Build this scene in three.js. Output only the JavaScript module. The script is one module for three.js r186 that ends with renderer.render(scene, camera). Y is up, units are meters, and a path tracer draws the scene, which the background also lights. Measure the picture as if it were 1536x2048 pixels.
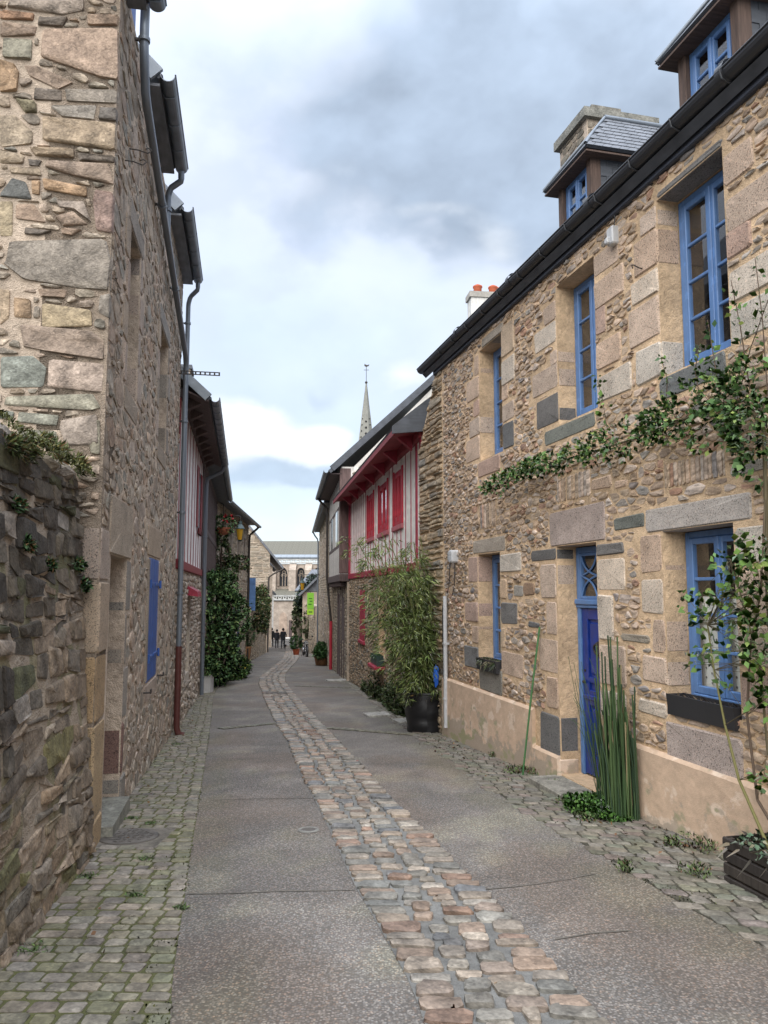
import * as THREE from 'three';
import { mergeGeometries } from 'three/addons/utils/BufferGeometryUtils.js';

// ---------- camera, sky, sun, exposure ----------
const FPX = 1539, CX = 768, CY = 1024, EYE = 1.65, PITCH = Math.atan(156 / FPX);
const scene = new THREE.Scene();
const camera = new THREE.PerspectiveCamera(2 * Math.atan(1024 / FPX) * 180 / Math.PI, 0.75, 0.1, 1200);
camera.position.set(0, EYE, 0);
camera.rotation.x = PITCH;
const renderer = new THREE.WebGLRenderer({ antialias: true });
renderer.toneMapping = THREE.LinearToneMapping;
renderer.toneMappingExposure = 3.3;
renderer.shadowMap.enabled = true;

const sun = new THREE.DirectionalLight(new THREE.Color().setRGB(1, 0.955, 0.88), 1.5);
sun.position.set(-14, 52, 36);
sun.target.position.set(0, 0, -14);
sun.castShadow = true;
sun.shadow.radius = 150;
sun.shadow.mapSize.set(2048, 2048);
Object.assign(sun.shadow.camera, { left: -60, right: 60, top: 70, bottom: -70, near: 1, far: 220 });
scene.add(sun, sun.target);

// seeded random numbers and noise
function rng(seed) { let a = seed >>> 0; return () => { a = (a + 0x6D2B79F5) | 0; let t = Math.imul(a ^ (a >>> 15), 1 | a); t = (t + Math.imul(t ^ (t >>> 7), 61 | t)) ^ t; return ((t ^ (t >>> 14)) >>> 0) / 4294967296; }; }
const hash3 = (x, y, z) => { let h = Math.imul(x | 0, 374761393) ^ Math.imul(y | 0, 668265263) ^ Math.imul(z | 0, 2147483647 ^ 0x5bd1e995); h = Math.imul(h ^ (h >>> 13), 1274126177); h = Math.imul(h ^ (h >>> 16), 0x85ebca6b); return ((h ^ (h >>> 15)) >>> 0) / 4294967296; };
const sm = t => t * t * (3 - 2 * t), lerp = (a, b, t) => a + (b - a) * t, clamp = (x, a, b) => Math.min(b, Math.max(a, x));
const sstep = (a, b, x) => sm(clamp((x - a) / (b - a), 0, 1));
function noise3(x, y, z) {
  const xi = Math.floor(x), yi = Math.floor(y), zi = Math.floor(z), u = sm(x - xi), v = sm(y - yi), w = sm(z - zi);
  const p = (a, b, c) => hash3(xi + a, yi + b, zi + c);
  return lerp(lerp(lerp(p(0, 0, 0), p(1, 0, 0), u), lerp(p(0, 1, 0), p(1, 1, 0), u), v), lerp(lerp(p(0, 0, 1), p(1, 0, 1), u), lerp(p(0, 1, 1), p(1, 1, 1), u), v), w);
}
function fbm(x, y, z, o = 5) { let s = 0, a = 0.5, n = 0; for (let i = 0; i < o; i++) { s += a * noise3(x, y, z); n += a; a *= 0.5; x = x * 2.03 + 17.1; y = y * 2.03 + 5.3; z = z * 2.03 + 9.7; } return s / n; }

// photo pixel -> direction with unit forward distance: [right, up] per metre forward
const SP = Math.sin(PITCH), CP = Math.cos(PITCH);
function ray(px, py) { const a = (px - CX) / FPX, b = (CY - py) / FPX, f = CP - b * SP; return [a / f, (SP + b * CP) / f]; }

// cloudy sky, computed over the whole sphere of directions
{
  const W = 4096, H = 2048, data = new Float32Array(W * H * 4);
  const az = (px, py) => Math.atan(ray(px, py)[0]), el = (px, py) => { const [r, u] = ray(px, py); return Math.atan(u / Math.hypot(1, r)); };
  const put = l => l.map(([x, y, a, b, s]) => [az(x, y), el(x, y), a / FPX, b / FPX, s]);
  // soft grey cloud masses: photo place, half sizes in px, strength
  const grey = put([[1000, 300, 300, 165, 1.0], [860, 190, 200, 150, 0.62], [735, 280, 150, 100, 0.5], [640, 420, 110, 60, 0.34], [1260, 160, 330, 240, 0.85], [1120, 410, 220, 80, 0.6], [640, 790, 70, 26, 0.42], [930, 500, 40, 60, 0.3], [600, 150, 220, 110, 0.26], [1500, 600, 300, 200, 0.6], [880, 20, 200, 90, 0.42], [420, 60, 120, 60, 0.22]]);
  const white = put([[505, 850, 62, 45, 1.0], [465, 872, 50, 50, 0.9], [600, 890, 80, 34, 0.85], [665, 885, 55, 38, 0.75], [415, 850, 60, 60, 0.85], [800, 770, 75, 42, 0.6], [955, 470, 110, 60, 0.34], [700, 345, 90, 40, 0.3], [360, 250, 90, 200, 0.3], [1020, 500, 60, 60, 0.25], [850, 420, 120, 26, 0.35]]);
  const under = put([[530, 925, 110, 30, 1.0], [620, 950, 85, 24, 0.9], [470, 935, 60, 30, 0.8], [700, 945, 80, 28, 0.7]]);
  const sum = (list, A, E) => { let m = 0; for (const [a, e, sa, se, s] of list) { const p = (A - a) / sa, q = (E - e) / se, d = p * p + q * q; if (d < 9) m += s * Math.exp(-d * 1.1); } return m; };
  const veil = [0.70, 0.77, 0.905], cool = [0.60, 0.74, 0.925], dark = [0.39, 0.475, 0.60], bright = [0.93, 0.955, 0.985], low = [0.77, 0.885, 0.95], belly = [0.40, 0.51, 0.63], lav = [0.56, 0.63, 0.80];
  for (let j = 0; j < H; j++) {
    const E = ((j + 0.5) / H - 0.5) * Math.PI, y = Math.sin(E), c = Math.cos(E);
    for (let i = 0; i < W; i++) {
      const k = (j * W + i) * 4;
      if (y < -0.06) { data[k] = 0.11; data[k + 1] = 0.12; data[k + 2] = 0.13; data[k + 3] = 1; continue; }
      const t = ((i + 0.5) / W - 0.5) * 2 * Math.PI, A0 = t + Math.PI / 2, A = A0 > Math.PI ? A0 - 2 * Math.PI : A0, view = Math.abs(A) < 0.85 && E < 0.95;
      if (!view && (i & 3 || j & 3)) { const s = ((j & ~3) * W + (i & ~3)) * 4; if (data[s + 3] === 1) { for (let q = 0; q < 4; q++) data[k + q] = data[s + q]; continue; } }
      const x = Math.cos(t) * c, z = Math.sin(t) * c;
      const n0 = fbm(x * 2.1 + 8, y * 2.6, z * 2.1 + 3, 3), n1 = fbm(x * 5 + 3, y * 7, z * 5, view ? 5 : 3), n2 = view ? fbm(x * 5 + 40, y * 7 + 9, z * 5 + 2, 5) : 0.5;
      const wx = (n1 - 0.5) * 0.9, wy = (n2 - 0.5) * 0.9, n3 = view ? fbm(x * 13 + wx, y * 21 + 4 + wy, z * 13 + wx, 6) : 0.5, n4 = view ? fbm(x * 40 + wx * 3, y * 62 + wy * 3, z * 40, 4) : 0.5;
      const wa = A + (n1 - 0.5) * 0.22 + (n3 - 0.5) * 0.06, we = E + (n2 - 0.5) * 0.15 + (n3 - 0.5) * 0.05;
      const inView = sstep(0.95, 0.55, Math.abs(A)) * sstep(1.05, 0.8, E);   // beyond the picture the same kinds of cloud go on
      let g = sum(grey, wa, we) * inView + sstep(0.42, 0.62, n0) * 0.75 * (1 - inView);
      g = lerp(g, sstep(0.12, 0.95, g + (n3 - 0.5) * 0.55 + (n1 - 0.5) * 0.35), 0.75);
      const rag = (n3 - 0.5) * 0.75 + (n4 - 0.5) * 0.3;
      const w = sstep(0.22, 0.78, sum(white, A + (n1 - 0.5) * 0.05 + (n3 - 0.5) * 0.05, E + (n2 - 0.5) * 0.05 + (n3 - 0.5) * 0.04) + rag * 0.5);
      const b = sstep(0.25, 1.0, sum(under, A + (n1 - 0.5) * 0.07, E + (n2 - 0.5) * 0.05 + (n3 - 0.5) * 0.035) + rag * 0.35);
      const over = 1 + 1.8 * sstep(0.5, 1.35, E);   // overcast skies are brightest overhead; raised beyond that for ambient fill
      const lowF = sstep(0.16, 0.05, E), cl = sstep(0.35, 0.12, Math.abs(A + 0.1)) * sstep(0.5, 0.3, E) * 0.6, lv = sstep(0.50, 0.66, n2 * 0.6 + n3 * 0.4) * sstep(0.15, 0.4, E) * 0.7;
      for (let q = 0; q < 3; q++) {
        let v = lerp(veil[q], cool[q], clamp(cl + (n2 - 0.5) * 0.8, 0, 1));
        v = lerp(v, low[q], lowF);
        v = lerp(v, lav[q], lv);
        v *= 1 + (n3 - 0.5) * 0.18 + (n1 - 0.5) * 0.16;
        v = lerp(v, dark[q] * (1 + (n3 - 0.5) * 0.5 + (n4 - 0.5) * 0.16), clamp(g, 0, 1));
        v = lerp(v, bright[q], w * 0.72);
        v = lerp(v, belly[q] * (1 + (n4 - 0.5) * 0.3), b * 0.62 * (1 - w * 0.3));
        data[k + q] = v * 0.385 * over;
      }
      data[k + 3] = 1;
    }
  }
  const sky = new THREE.DataTexture(data, W, H, THREE.RGBAFormat, THREE.FloatType);
  sky.mapping = THREE.EquirectangularReflectionMapping;
  sky.magFilter = sky.minFilter = THREE.LinearFilter;
  sky.wrapS = THREE.RepeatWrapping;
  sky.needsUpdate = true;
  scene.background = sky;
  scene.environment = sky;
}

// ---------- the lie of the land ----------
const gyd = d => d < 65 ? -0.0508 * d : -0.0508 * 65 - 0.036 * (d - 65);   // ground height at distance d down the street
function onGround(px, py) { const [r, u] = ray(px, py); let d = 10; for (let k = 0; k < 80; k++) d = lerp(d, clamp((gyd(d) - EYE) / u, 1, 140), 0.6); return [r * d, d]; }

// ---------- helpers ----------
const taken = new Map();
function numbered(name) { const n = taken.get(name) || 0; taken.set(name, n + 1); return n ? `${name}_${String(n).padStart(3, '0')}` : name; }
function shadows(m) { m.castShadow = m.receiveShadow = true; return m; }
function mesh(name, geo, mat, parent) { const m = shadows(new THREE.Mesh(geo, mat)); m.name = parent ? name : numbered(name); (parent || scene).add(m); return m; }
function tag(o, label, category, group) { o.userData.label = label; o.userData.category = category; if (group) o.userData.group = group; return o; }
function thing(name, label, category, pos = [0, 0, 0], turn = 0, group) { const g = new THREE.Group(); g.name = numbered(name); g.position.set(...pos); g.rotation.y = turn; scene.add(g); return tag(g, label, category, group); }
function structure(o) { o.userData.kind = 'structure'; return o; }
function stuff(o) { o.userData.kind = 'stuff'; return o; }

function norm(g, color) {   // every geometry: non-indexed, position normal uv (colour)
  let q = g.index ? g.toNonIndexed() : g;
  if (!q.attributes.normal) q.computeVertexNormals();
  const n = q.attributes.position.count;
  if (!q.attributes.uv) q.setAttribute('uv', new THREE.BufferAttribute(new Float32Array(n * 2), 2));
  for (const k of Object.keys(q.attributes)) if (!['position', 'normal', 'uv', 'color'].includes(k)) q.deleteAttribute(k);
  if (color && !q.attributes.color) { const c = new Float32Array(n * 3); for (let i = 0; i < n; i++) c.set(color, i * 3); q.setAttribute('color', new THREE.BufferAttribute(c, 3)); }
  q.morphAttributes = {}; q.groups = [];
  return q;
}
const merge = (list, color) => list.length === 1 ? norm(list[0], color) : mergeGeometries(list.map(g => norm(g, color)));
function metres(g, s = 1) {   // box-projected uv in metres
  const q = norm(g), p = q.attributes.position, n = q.attributes.normal, uv = q.attributes.uv;
  for (let i = 0; i < p.count; i++) {
    const ax = Math.abs(n.getX(i)), ay = Math.abs(n.getY(i)), az = Math.abs(n.getZ(i));
    if (ay > ax && ay > az) uv.setXY(i, p.getX(i) * s, p.getZ(i) * s); else if (ax > az) uv.setXY(i, p.getZ(i) * s, p.getY(i) * s); else uv.setXY(i, p.getX(i) * s, p.getY(i) * s);
  }
  return q;
}
function bx(x0, x1, y0, y1, z0, z1) { const g = new THREE.BoxGeometry(Math.abs(x1 - x0), Math.abs(y1 - y0), Math.abs(z1 - z0)); g.translate((x0 + x1) / 2, (y0 + y1) / 2, (z0 + z1) / 2); return metres(g); }
// box with chamfered edges on the +z face and its four long edges
function cbx(x0, x1, y0, y1, z0, z1, c = 0.01, wob = 0, R) {
  const o = [[x0, y0], [x1, y0], [x1, y1], [x0, y1]], jit = () => wob ? (R() - 0.5) * 2 * wob : 0, P = [], T = [];
  const outer = [[x0 + c, y0], [x1 - c, y0], [x1, y0 + c], [x1, y1 - c], [x1 - c, y1], [x0 + c, y1], [x0, y1 - c], [x0, y0 + c]].map(([a, b]) => [a + jit(), b + jit()]);
  const mx = (x0 + x1) / 2, my = (y0 + y1) / 2, inner = outer.map(([a, b]) => [a + Math.sign(mx - a) * c * 0.9, b + Math.sign(my - b) * c * 0.9]);
  const zi = inner.map(() => z1 + jit() * 0.5), tri = (a, b, d) => T.push(...a, ...b, ...d);
  for (let i = 0; i < 8; i++) {
    const j = (i + 1) % 8, A = [...outer[i], z0], B = [...outer[j], z0], C = [...outer[j], z1 - c], D = [...outer[i], z1 - c], Ei = [...inner[i], zi[i]], Ej = [...inner[j], zi[j]];
    tri(A, B, C); tri(A, C, D); tri(D, C, Ej); tri(D, Ej, Ei); tri(Ei, Ej, [mx, my, z1]);
  }
  const g = new THREE.BufferGeometry(); g.setAttribute('position', new THREE.BufferAttribute(new Float32Array(T), 3)); g.computeVertexNormals();
  return metres(g);
}
function tube(pts, r, rad = 7, closed = false, seg) {   // round bar through points, corners eased
  const v = pts.map(p => new THREE.Vector3(...p));
  const c = pts.length === 2 ? new THREE.LineCurve3(v[0], v[1]) : new THREE.CatmullRomCurve3(v, closed, 'catmullrom', 0.08);
  return norm(new THREE.TubeGeometry(c, seg || (pts.length === 2 ? 1 : (pts.length - 1) * 5), r, rad, closed));
}
function taper(a, b, r0, r1, rad = 6) {
  const A = new THREE.Vector3(...a), B = new THREE.Vector3(...b), L = A.distanceTo(B), g = new THREE.CylinderGeometry(r1, r0, L, rad, 1, false);
  g.translate(0, L / 2, 0); g.applyQuaternion(new THREE.Quaternion().setFromUnitVectors(new THREE.Vector3(0, 1, 0), B.clone().sub(A).normalize())); g.translate(...a);
  return norm(g);
}
function place(g, x, y, z, ry = 0, rx = 0, rz = 0, s = 1) { const m = new THREE.Matrix4().compose(new THREE.Vector3(x, y, z), new THREE.Quaternion().setFromEuler(new THREE.Euler(rx, ry, rz, 'YXZ')), typeof s === 'number' ? new THREE.Vector3(s, s, s) : new THREE.Vector3(...s)); g.applyMatrix4(m); return g; }
function extrude(poly, z0, z1, holes = []) {   // flat outline from z0 to z1
  const s = new THREE.Shape(poly.map(p => new THREE.Vector2(...p)));
  for (const h of holes) s.holes.push(new THREE.Path(h.map(p => new THREE.Vector2(...p))));
  const g = new THREE.ExtrudeGeometry(s, { depth: z1 - z0, bevelEnabled: false }); g.translate(0, 0, z0); return metres(g);
}
function quads(list) {   // list of [a,b,c,d] corners, wound anticlockwise seen from outside
  const T = []; for (const [a, b, c, d] of list) T.push(...a, ...b, ...c, ...(d ? [...a, ...c, ...d] : []));
  const g = new THREE.BufferGeometry(); g.setAttribute('position', new THREE.BufferAttribute(new Float32Array(T), 3)); g.computeVertexNormals(); return metres(g);
}
function slab(corners, t) {   // four (or three) corners of the upper face, thickness t downwards along the face normal
  const v = corners.map(c => new THREE.Vector3(...c)), n = v[1].clone().sub(v[0]).cross(v[2].clone().sub(v[0])).normalize().multiplyScalar(t), low = v.map(p => p.clone().sub(n)), a = p => [p.x, p.y, p.z], L = [v.map(a), low.map(a).reverse()];
  for (let i = 0; i < v.length; i++) { const j = (i + 1) % v.length; L.push([low[i], low[j], v[j], v[i]].map(a)); }
  return quads(L);
}

// wall frame: local x runs along the wall from p0 to p1, y up, z out towards the street. p = [x, distance]
function frame(p0, p1) {
  const dx = p1[0] - p0[0], dd = p1[1] - p0[1], L = Math.hypot(dx, dd), turn = Math.atan2(dd, dx), X = [dx / L, dd / L], Z = [dd / L, -dx / L];
  const loc = (x, d) => [(x - p0[0]) * X[0] + (d - p0[1]) * X[1], (x - p0[0]) * Z[0] + (d - p0[1]) * Z[1]];
  const cam = loc(0, 0), at = (px, py, w = 0) => { const [r, u] = ray(px, py), e = loc(r, 1), t = (w - cam[1]) / (e[1] - cam[1]); return [cam[0] + (e[0] - cam[0]) * t, EYE + u * t]; };
  const world = (u, w) => [p0[0] + X[0] * u + Z[0] * w, p0[1] + X[1] * u + Z[1] * w];
  return { p0, L, turn, at, loc, world, pos: [p0[0], 0, -p0[1]], ground: (u, w = 0) => gyd(world(u, w)[1]) };
}

// ---------- computed textures ----------
function tile(n, f) { const d = new Uint8Array(n * n * 4); for (let j = 0; j < n; j++) for (let i = 0; i < n; i++) { const c = f(i / n, j / n), k = (j * n + i) * 4; for (let q = 0; q < 3; q++) d[k + q] = clamp(255 * (Array.isArray(c) ? c[q] : c), 0, 255); d[k + 3] = 255; } return d; }
function tnoise(x, y, per, s, pery = per) { const xi = Math.floor(x), yi = Math.floor(y), u = sm(x - xi), v = sm(y - yi), h = (a, b) => hash3(((a % per) + per) % per, ((b % pery) + pery) % pery, s); return lerp(lerp(h(xi, yi), h(xi + 1, yi), u), lerp(h(xi, yi + 1), h(xi + 1, yi + 1), u), v); }
function tfbm(u, v, per, o, s, ax = 1, ay = 1) { let t = 0, a = 0.5, n = 0; for (let i = 0; i < o; i++) { t += a * tnoise(u * per * ax, v * per * ay, per * ax, s + i * 31, per * ay); n += a; a *= 0.55; per *= 2; } return t / n; }
const G = x => Math.pow(clamp(x, 0, 1), 1 / 2.2);
function tex(n, f, size, srgb = true) { const t = new THREE.DataTexture(tile(n, f), n, n); t.wrapS = t.wrapT = THREE.RepeatWrapping; t.magFilter = THREE.LinearFilter; t.minFilter = THREE.LinearMipmapLinearFilter; t.generateMipmaps = true; if (srgb) t.colorSpace = THREE.SRGBColorSpace; t.repeat.set(1 / size, 1 / size); t.needsUpdate = true; return t; }
const T = {};
// rough split stone: mottled, with lichen flecks
T.stone = tex(512, (u, v) => { const a = tfbm(u, v, 6, 5, 11), b = tfbm(u, v, 40, 3, 51), l = sstep(0.66, 0.75, tfbm(u, v, 9, 4, 91)); const k = 0.62 + (a - 0.5) * 0.75 + (b - 0.5) * 0.5 + l * 0.28; return [G(k), G(k * 0.985), G(k * 0.96)]; }, 0.55);
T.stoneBump = tex(512, (u, v) => tfbm(u, v, 8, 6, 12) * 0.75 + tfbm(u, v, 60, 2, 13) * 0.25, 0.55, false);
T.slaty = tex(512, (u, v) => { const a = tfbm(u, v, 4, 5, 21, 1, 4), b = tfbm(u, v, 40, 3, 22); return G(0.62 + (a - 0.5) * 0.8 + (b - 0.5) * 0.35); }, 0.5);
T.slatyBump = tex(512, (u, v) => tfbm(u, v, 4, 6, 23, 1, 5), 0.5, false);
// granite: pale ground, dark mica and pink felspar grains
T.granite = tex(512, (u, v) => { const g1 = tnoise(u * 150, v * 150, 150, 5), g2 = tnoise(u * 120 + 0.3, v * 120, 120, 6), m = tfbm(u, v, 5, 4, 7), f = tnoise(u * 256, v * 256, 256, 8); let k = 0.66 + (m - 0.5) * 0.4 + (f - 0.5) * 0.22; const d = sstep(0.70, 0.82, g1) * 0.40, p = sstep(0.72, 0.85, g2) * 0.2; k -= d; return [G(k + p), G(k + p * 0.75), G(k + p * 0.62)]; }, 0.95);
T.graniteBump = tex(512, (u, v) => tnoise(u * 150, v * 150, 150, 5) * 0.4 + tfbm(u, v, 24, 3, 9) * 0.6, 0.95, false);
// lime mortar with sand and grit
T.mortar = tex(1024, (u, v) => { const a = tfbm(u, v, 5, 5, 31), b = tnoise(u * 420, v * 420, 420, 32), c = tfbm(u, v, 60, 2, 33); return G(0.70 + (a - 0.5) * 0.55 + (b - 0.5) * 0.22 + (c - 0.5) * 0.25); }, 1.6);
T.mortarBump = tex(1024, (u, v) => tfbm(u, v, 22, 5, 34) * 0.8 + tnoise(u * 300, v * 300, 300, 35) * 0.2, 1.6, false);
T.wood = tex(512, (u, v) => G(0.66 + (tfbm(u, v, 3, 5, 41, 10, 1) - 0.5) * 0.7), 0.6);
T.woodBump = tex(512, (u, v) => tfbm(u, v, 3, 5, 42, 12, 1), 0.6, false);
T.paint = tex(512, (u, v) => G(0.74 + (tfbm(u, v, 6, 5, 45) - 0.5) * 0.34 + (tfbm(u, v, 3, 4, 46, 14, 1) - 0.5) * 0.2 + sstep(0.66, 0.72, tfbm(u, v, 12, 4, 44)) * 0.14), 1.1);
T.slate = tex(512, (u, v) => G(0.64 + (tfbm(u, v, 5, 5, 47) - 0.5) * 0.6 + (tfbm(u, v, 5, 4, 48, 1, 6) - 0.5) * 0.3), 0.9);
T.zinc = tex(512, (u, v) => G(0.70 + (tfbm(u, v, 4, 5, 49) - 0.5) * 0.5), 0.8);
// road: small pale and brown chippings in a grey binder, with older and newer patches
T.road = tex(2048, (u, v) => {
  const n = 330, x = u * n, y = v * n, xi = Math.floor(x), yi = Math.floor(y); let best = 9, id = 0;
  for (let a = -1; a < 2; a++) for (let b = -1; b < 2; b++) { const X = (xi + a + n) % n, Y = (yi + b + n) % n, px = xi + a + 0.15 + 0.7 * hash3(X, Y, 61), py = yi + b + 0.15 + 0.7 * hash3(X, Y, 62), d = (px - x) ** 2 + (py - y) ** 2; if (d < best) { best = d; id = hash3(X, Y, 63) + 2 * Math.floor(hash3(X, Y, 64) * 8); } }
  const m = tfbm(u, v, 5, 5, 65), h = id % 2, hue = Math.floor(id / 2), st = sstep(0.36, 0.16, best) * (0.4 + 0.6 * (h > 0.25));
  const binder = 0.195 + (m - 0.5) * 0.10, c = 0.235 + 0.27 * h * h * h + 0.09 * h + (m - 0.5) * 0.12;
  const tint = hue === 0 ? [1.12, 0.95, 0.84] : hue === 1 ? [1.05, 0.98, 0.9] : hue === 2 ? [0.96, 1, 1.03] : [1, 0.985, 0.965];
  return [0, 1, 2].map(q => G(lerp(binder * [1.03, 1, 0.97][q], c * tint[q], st)));
}, 4.0);
T.roadBump = tex(1024, (u, v) => tnoise(u * 330, v * 330, 330, 66), 4.0, false);
function mat(o) { const m = new THREE.MeshStandardMaterial({ roughness: 0.9, metalness: 0, ...o }); if (o.lin) m.color.setRGB(...o.lin); delete m.lin; return m; }
const std = (lin, o = {}) => { const { lin: _l, ...r } = o, m = new THREE.MeshStandardMaterial({ roughness: 0.85, metalness: 0, ...r }); m.color.setRGB(...lin); return m; };
const W1 = [1, 1, 1];
const M = {
  stone: std(W1, { vertexColors: true, map: T.stone, bumpMap: T.stoneBump, bumpScale: 0.016, roughness: 0.92 }),
  slaty: std(W1, { vertexColors: true, map: T.slaty, bumpMap: T.slatyBump, bumpScale: 0.012, roughness: 0.88 }),
  granite: std(W1, { vertexColors: true, map: T.granite, bumpMap: T.graniteBump, bumpScale: 0.004, roughness: 0.86 }),
  cobble: std(W1, { vertexColors: true, map: T.stone, bumpMap: T.stoneBump, bumpScale: 0.006, roughness: 0.62 }),
  mortarTan: std([0.84, 0.605, 0.385], { map: T.mortar, bumpMap: T.mortarBump, bumpScale: 0.02, roughness: 0.95 }),
  mortarGrey: std([0.64, 0.52, 0.41], { map: T.mortar, bumpMap: T.mortarBump, bumpScale: 0.025, roughness: 0.95 }),
  mortarDark: std([0.54, 0.45, 0.355], { map: T.mortar, bumpMap: T.mortarBump, bumpScale: 0.03, roughness: 0.95 }),
  render: std([0.66, 0.48, 0.33], { map: T.mortar, bumpMap: T.mortarBump, bumpScale: 0.004, roughness: 0.93 }),
  whiteRender: std([0.92, 0.90, 0.85], { map: T.paint, roughness: 0.9 }),
  limewash: std([1.0, 0.955, 0.88], { map: T.paint, bumpMap: T.mortarBump, bumpScale: 0.006, roughness: 0.9 }),
  road: std([0.53, 0.495, 0.465], { vertexColors: true, map: T.road, bumpMap: T.roadBump, bumpScale: 0.003, roughness: 0.88 }),
  ground: std([0.20, 0.19, 0.15], { map: T.mortar, roughness: 0.95 }),
  bed: std([0.245, 0.245, 0.235], { map: T.mortar, bumpMap: T.mortarBump, bumpScale: 0.01, roughness: 0.9 }),
  mossBed: std([0.12, 0.125, 0.045], { map: T.mortar, bumpMap: T.mortarBump, bumpScale: 0.02, roughness: 0.97 }),
  dirtBed: std([0.085, 0.078, 0.055], { map: T.mortar, bumpMap: T.mortarBump, bumpScale: 0.015, roughness: 0.97 }),
  jointDirt: std([0.19, 0.175, 0.15], { map: T.mortar, roughness: 0.97 }),
  blueFrame: std([0.14, 0.28, 0.58], { map: T.paint, roughness: 0.45 }),
  blueDoor: std([0.012, 0.046, 0.30], { map: T.paint, roughness: 0.35 }),
  blueShutter: std([0.036, 0.115, 0.40], { map: T.paint, roughness: 0.5 }),
  slateBlue: std([0.07, 0.095, 0.20], { map: T.paint, roughness: 0.5 }),
  red: std([0.42, 0.03, 0.065], { map: T.paint, roughness: 0.55 }),
  redBright: std([0.55, 0.03, 0.055], { map: T.paint, roughness: 0.55 }),
  redPale: std([0.50, 0.14, 0.16], { map: T.paint, roughness: 0.7 }),
  oxblood: std([0.30, 0.035, 0.045], { map: T.paint, roughness: 0.6 }),
  darkTimber: std([0.14, 0.10, 0.095], { map: T.wood, bumpMap: T.woodBump, bumpScale: 0.006, roughness: 0.85 }),
  oldWood: std([0.145, 0.095, 0.075], { map: T.wood, bumpMap: T.woodBump, bumpScale: 0.006, roughness: 0.85 }),
  slate: std([0.10, 0.112, 0.135], { map: T.slate, roughness: 0.55 }),
  slateLight: std([0.21, 0.225, 0.255], { map: T.slate, roughness: 0.45 }),
  slateMossy: std([0.20, 0.19, 0.15], { map: T.slate, roughness: 0.8 }),
  fasciaPaint: std([0.052, 0.06, 0.082], { map: T.paint, roughness: 0.6 }),
  blackMetal: std([0.035, 0.037, 0.043], { roughness: 0.38 }),
  zinc: std([0.24, 0.275, 0.32], { map: T.zinc, roughness: 0.42, metalness: 0.35 }),
  zincPale: std([0.40, 0.45, 0.50], { map: T.zinc, roughness: 0.45, metalness: 0.25 }),
  pvc: std([0.66, 0.67, 0.69], { map: T.paint, roughness: 0.45 }),
  pipeRed: std([0.12, 0.035, 0.03], { map: T.paint, roughness: 0.45 }),
  iron: std([0.05, 0.042, 0.038], { roughness: 0.6, metalness: 0.4 }),
  clay: std([0.56, 0.13, 0.055], { map: T.paint, roughness: 0.8 }),
  terracotta: std([0.46, 0.24, 0.12], { map: T.mortar, roughness: 0.85 }),
  plantBlack: std([0.030, 0.030, 0.034], { roughness: 0.42 }),
  soil: std([0.07, 0.05, 0.035], { map: T.mortar, bumpMap: T.mortarBump, bumpScale: 0.02, roughness: 1 }),
  leaf: std(W1, { vertexColors: true, roughness: 0.6, side: THREE.DoubleSide }),
  stem: std([0.16, 0.13, 0.07], { map: T.wood, roughness: 0.8 }),
  twig: std([0.10, 0.07, 0.05], { roughness: 0.9 }),
  dark: std([0.02, 0.02, 0.022], { roughness: 0.9 }),
  shadedPane: std([0.045, 0.05, 0.06], { roughness: 0.12 }),  // opaque panes; the dark of the rooms behind is in the colour
  roomShade: std([0.035, 0.034, 0.033], { roughness: 0.95 }),  // near-black stands in for the shade inside unlit rooms
  cloth: std([0.72, 0.73, 0.66], { roughness: 0.95, side: THREE.DoubleSide }),
  cotton: std([0.62, 0.62, 0.60], { map: T.paint, roughness: 0.9 }),
};
M.glass = new THREE.MeshPhysicalMaterial({ color: 0xffffff, roughness: 0.02, transmission: 1, thickness: 0, ior: 1.5 });
M.leaf.transmission = 0;
M.leafThin = new THREE.MeshPhysicalMaterial({ vertexColors: true, roughness: 0.75, transmission: 0.35, thickness: 0, side: THREE.DoubleSide });
// ---------- stones: cells of a wall or pavement, each with its own edge and bulge ----------
const area = p => { let a = 0; for (let i = 0, j = p.length - 1; i < p.length; j = i++) a += p[j][0] * p[i][1] - p[i][0] * p[j][1]; return a / 2; };
function clip(poly, a, b, c) {   // keep a*x + b*y <= c
  const out = []; for (let i = 0; i < poly.length; i++) { const p = poly[i], q = poly[(i + 1) % poly.length], s = a * p[0] + b * p[1] - c, t = a * q[0] + b * q[1] - c; if (s <= 0) out.push(p); if ((s < 0 && t > 0) || (s > 0 && t < 0)) { const k = s / (s - t); out.push([p[0] + (q[0] - p[0]) * k, p[1] + (q[1] - p[1]) * k]); } } return out;
}
const edges = poly => poly.map((p, i) => { const q = poly[(i + 1) % poly.length], dx = q[0] - p[0], dy = q[1] - p[1], L = Math.hypot(dx, dy) || 1; return [dy / L, -dx / L, (dy * p[0] - dx * p[1]) / L]; });   // outward normals for an anticlockwise outline
const ccw = p => area(p) < 0 ? p.slice().reverse() : p;
function inset(poly, k) { let r = poly; for (const [a, b, c] of edges(poly)) { r = clip(r, a, b, c - k); if (r.length < 3) return []; } return r; }
function chaikin(p, k = 0.25) { const o = []; for (let i = 0; i < p.length; i++) { const a = p[i], b = p[(i + 1) % p.length]; o.push([lerp(a[0], b[0], k), lerp(a[1], b[1], k)], [lerp(a[0], b[0], 1 - k), lerp(a[1], b[1], 1 - k)]); } return o; }
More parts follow.
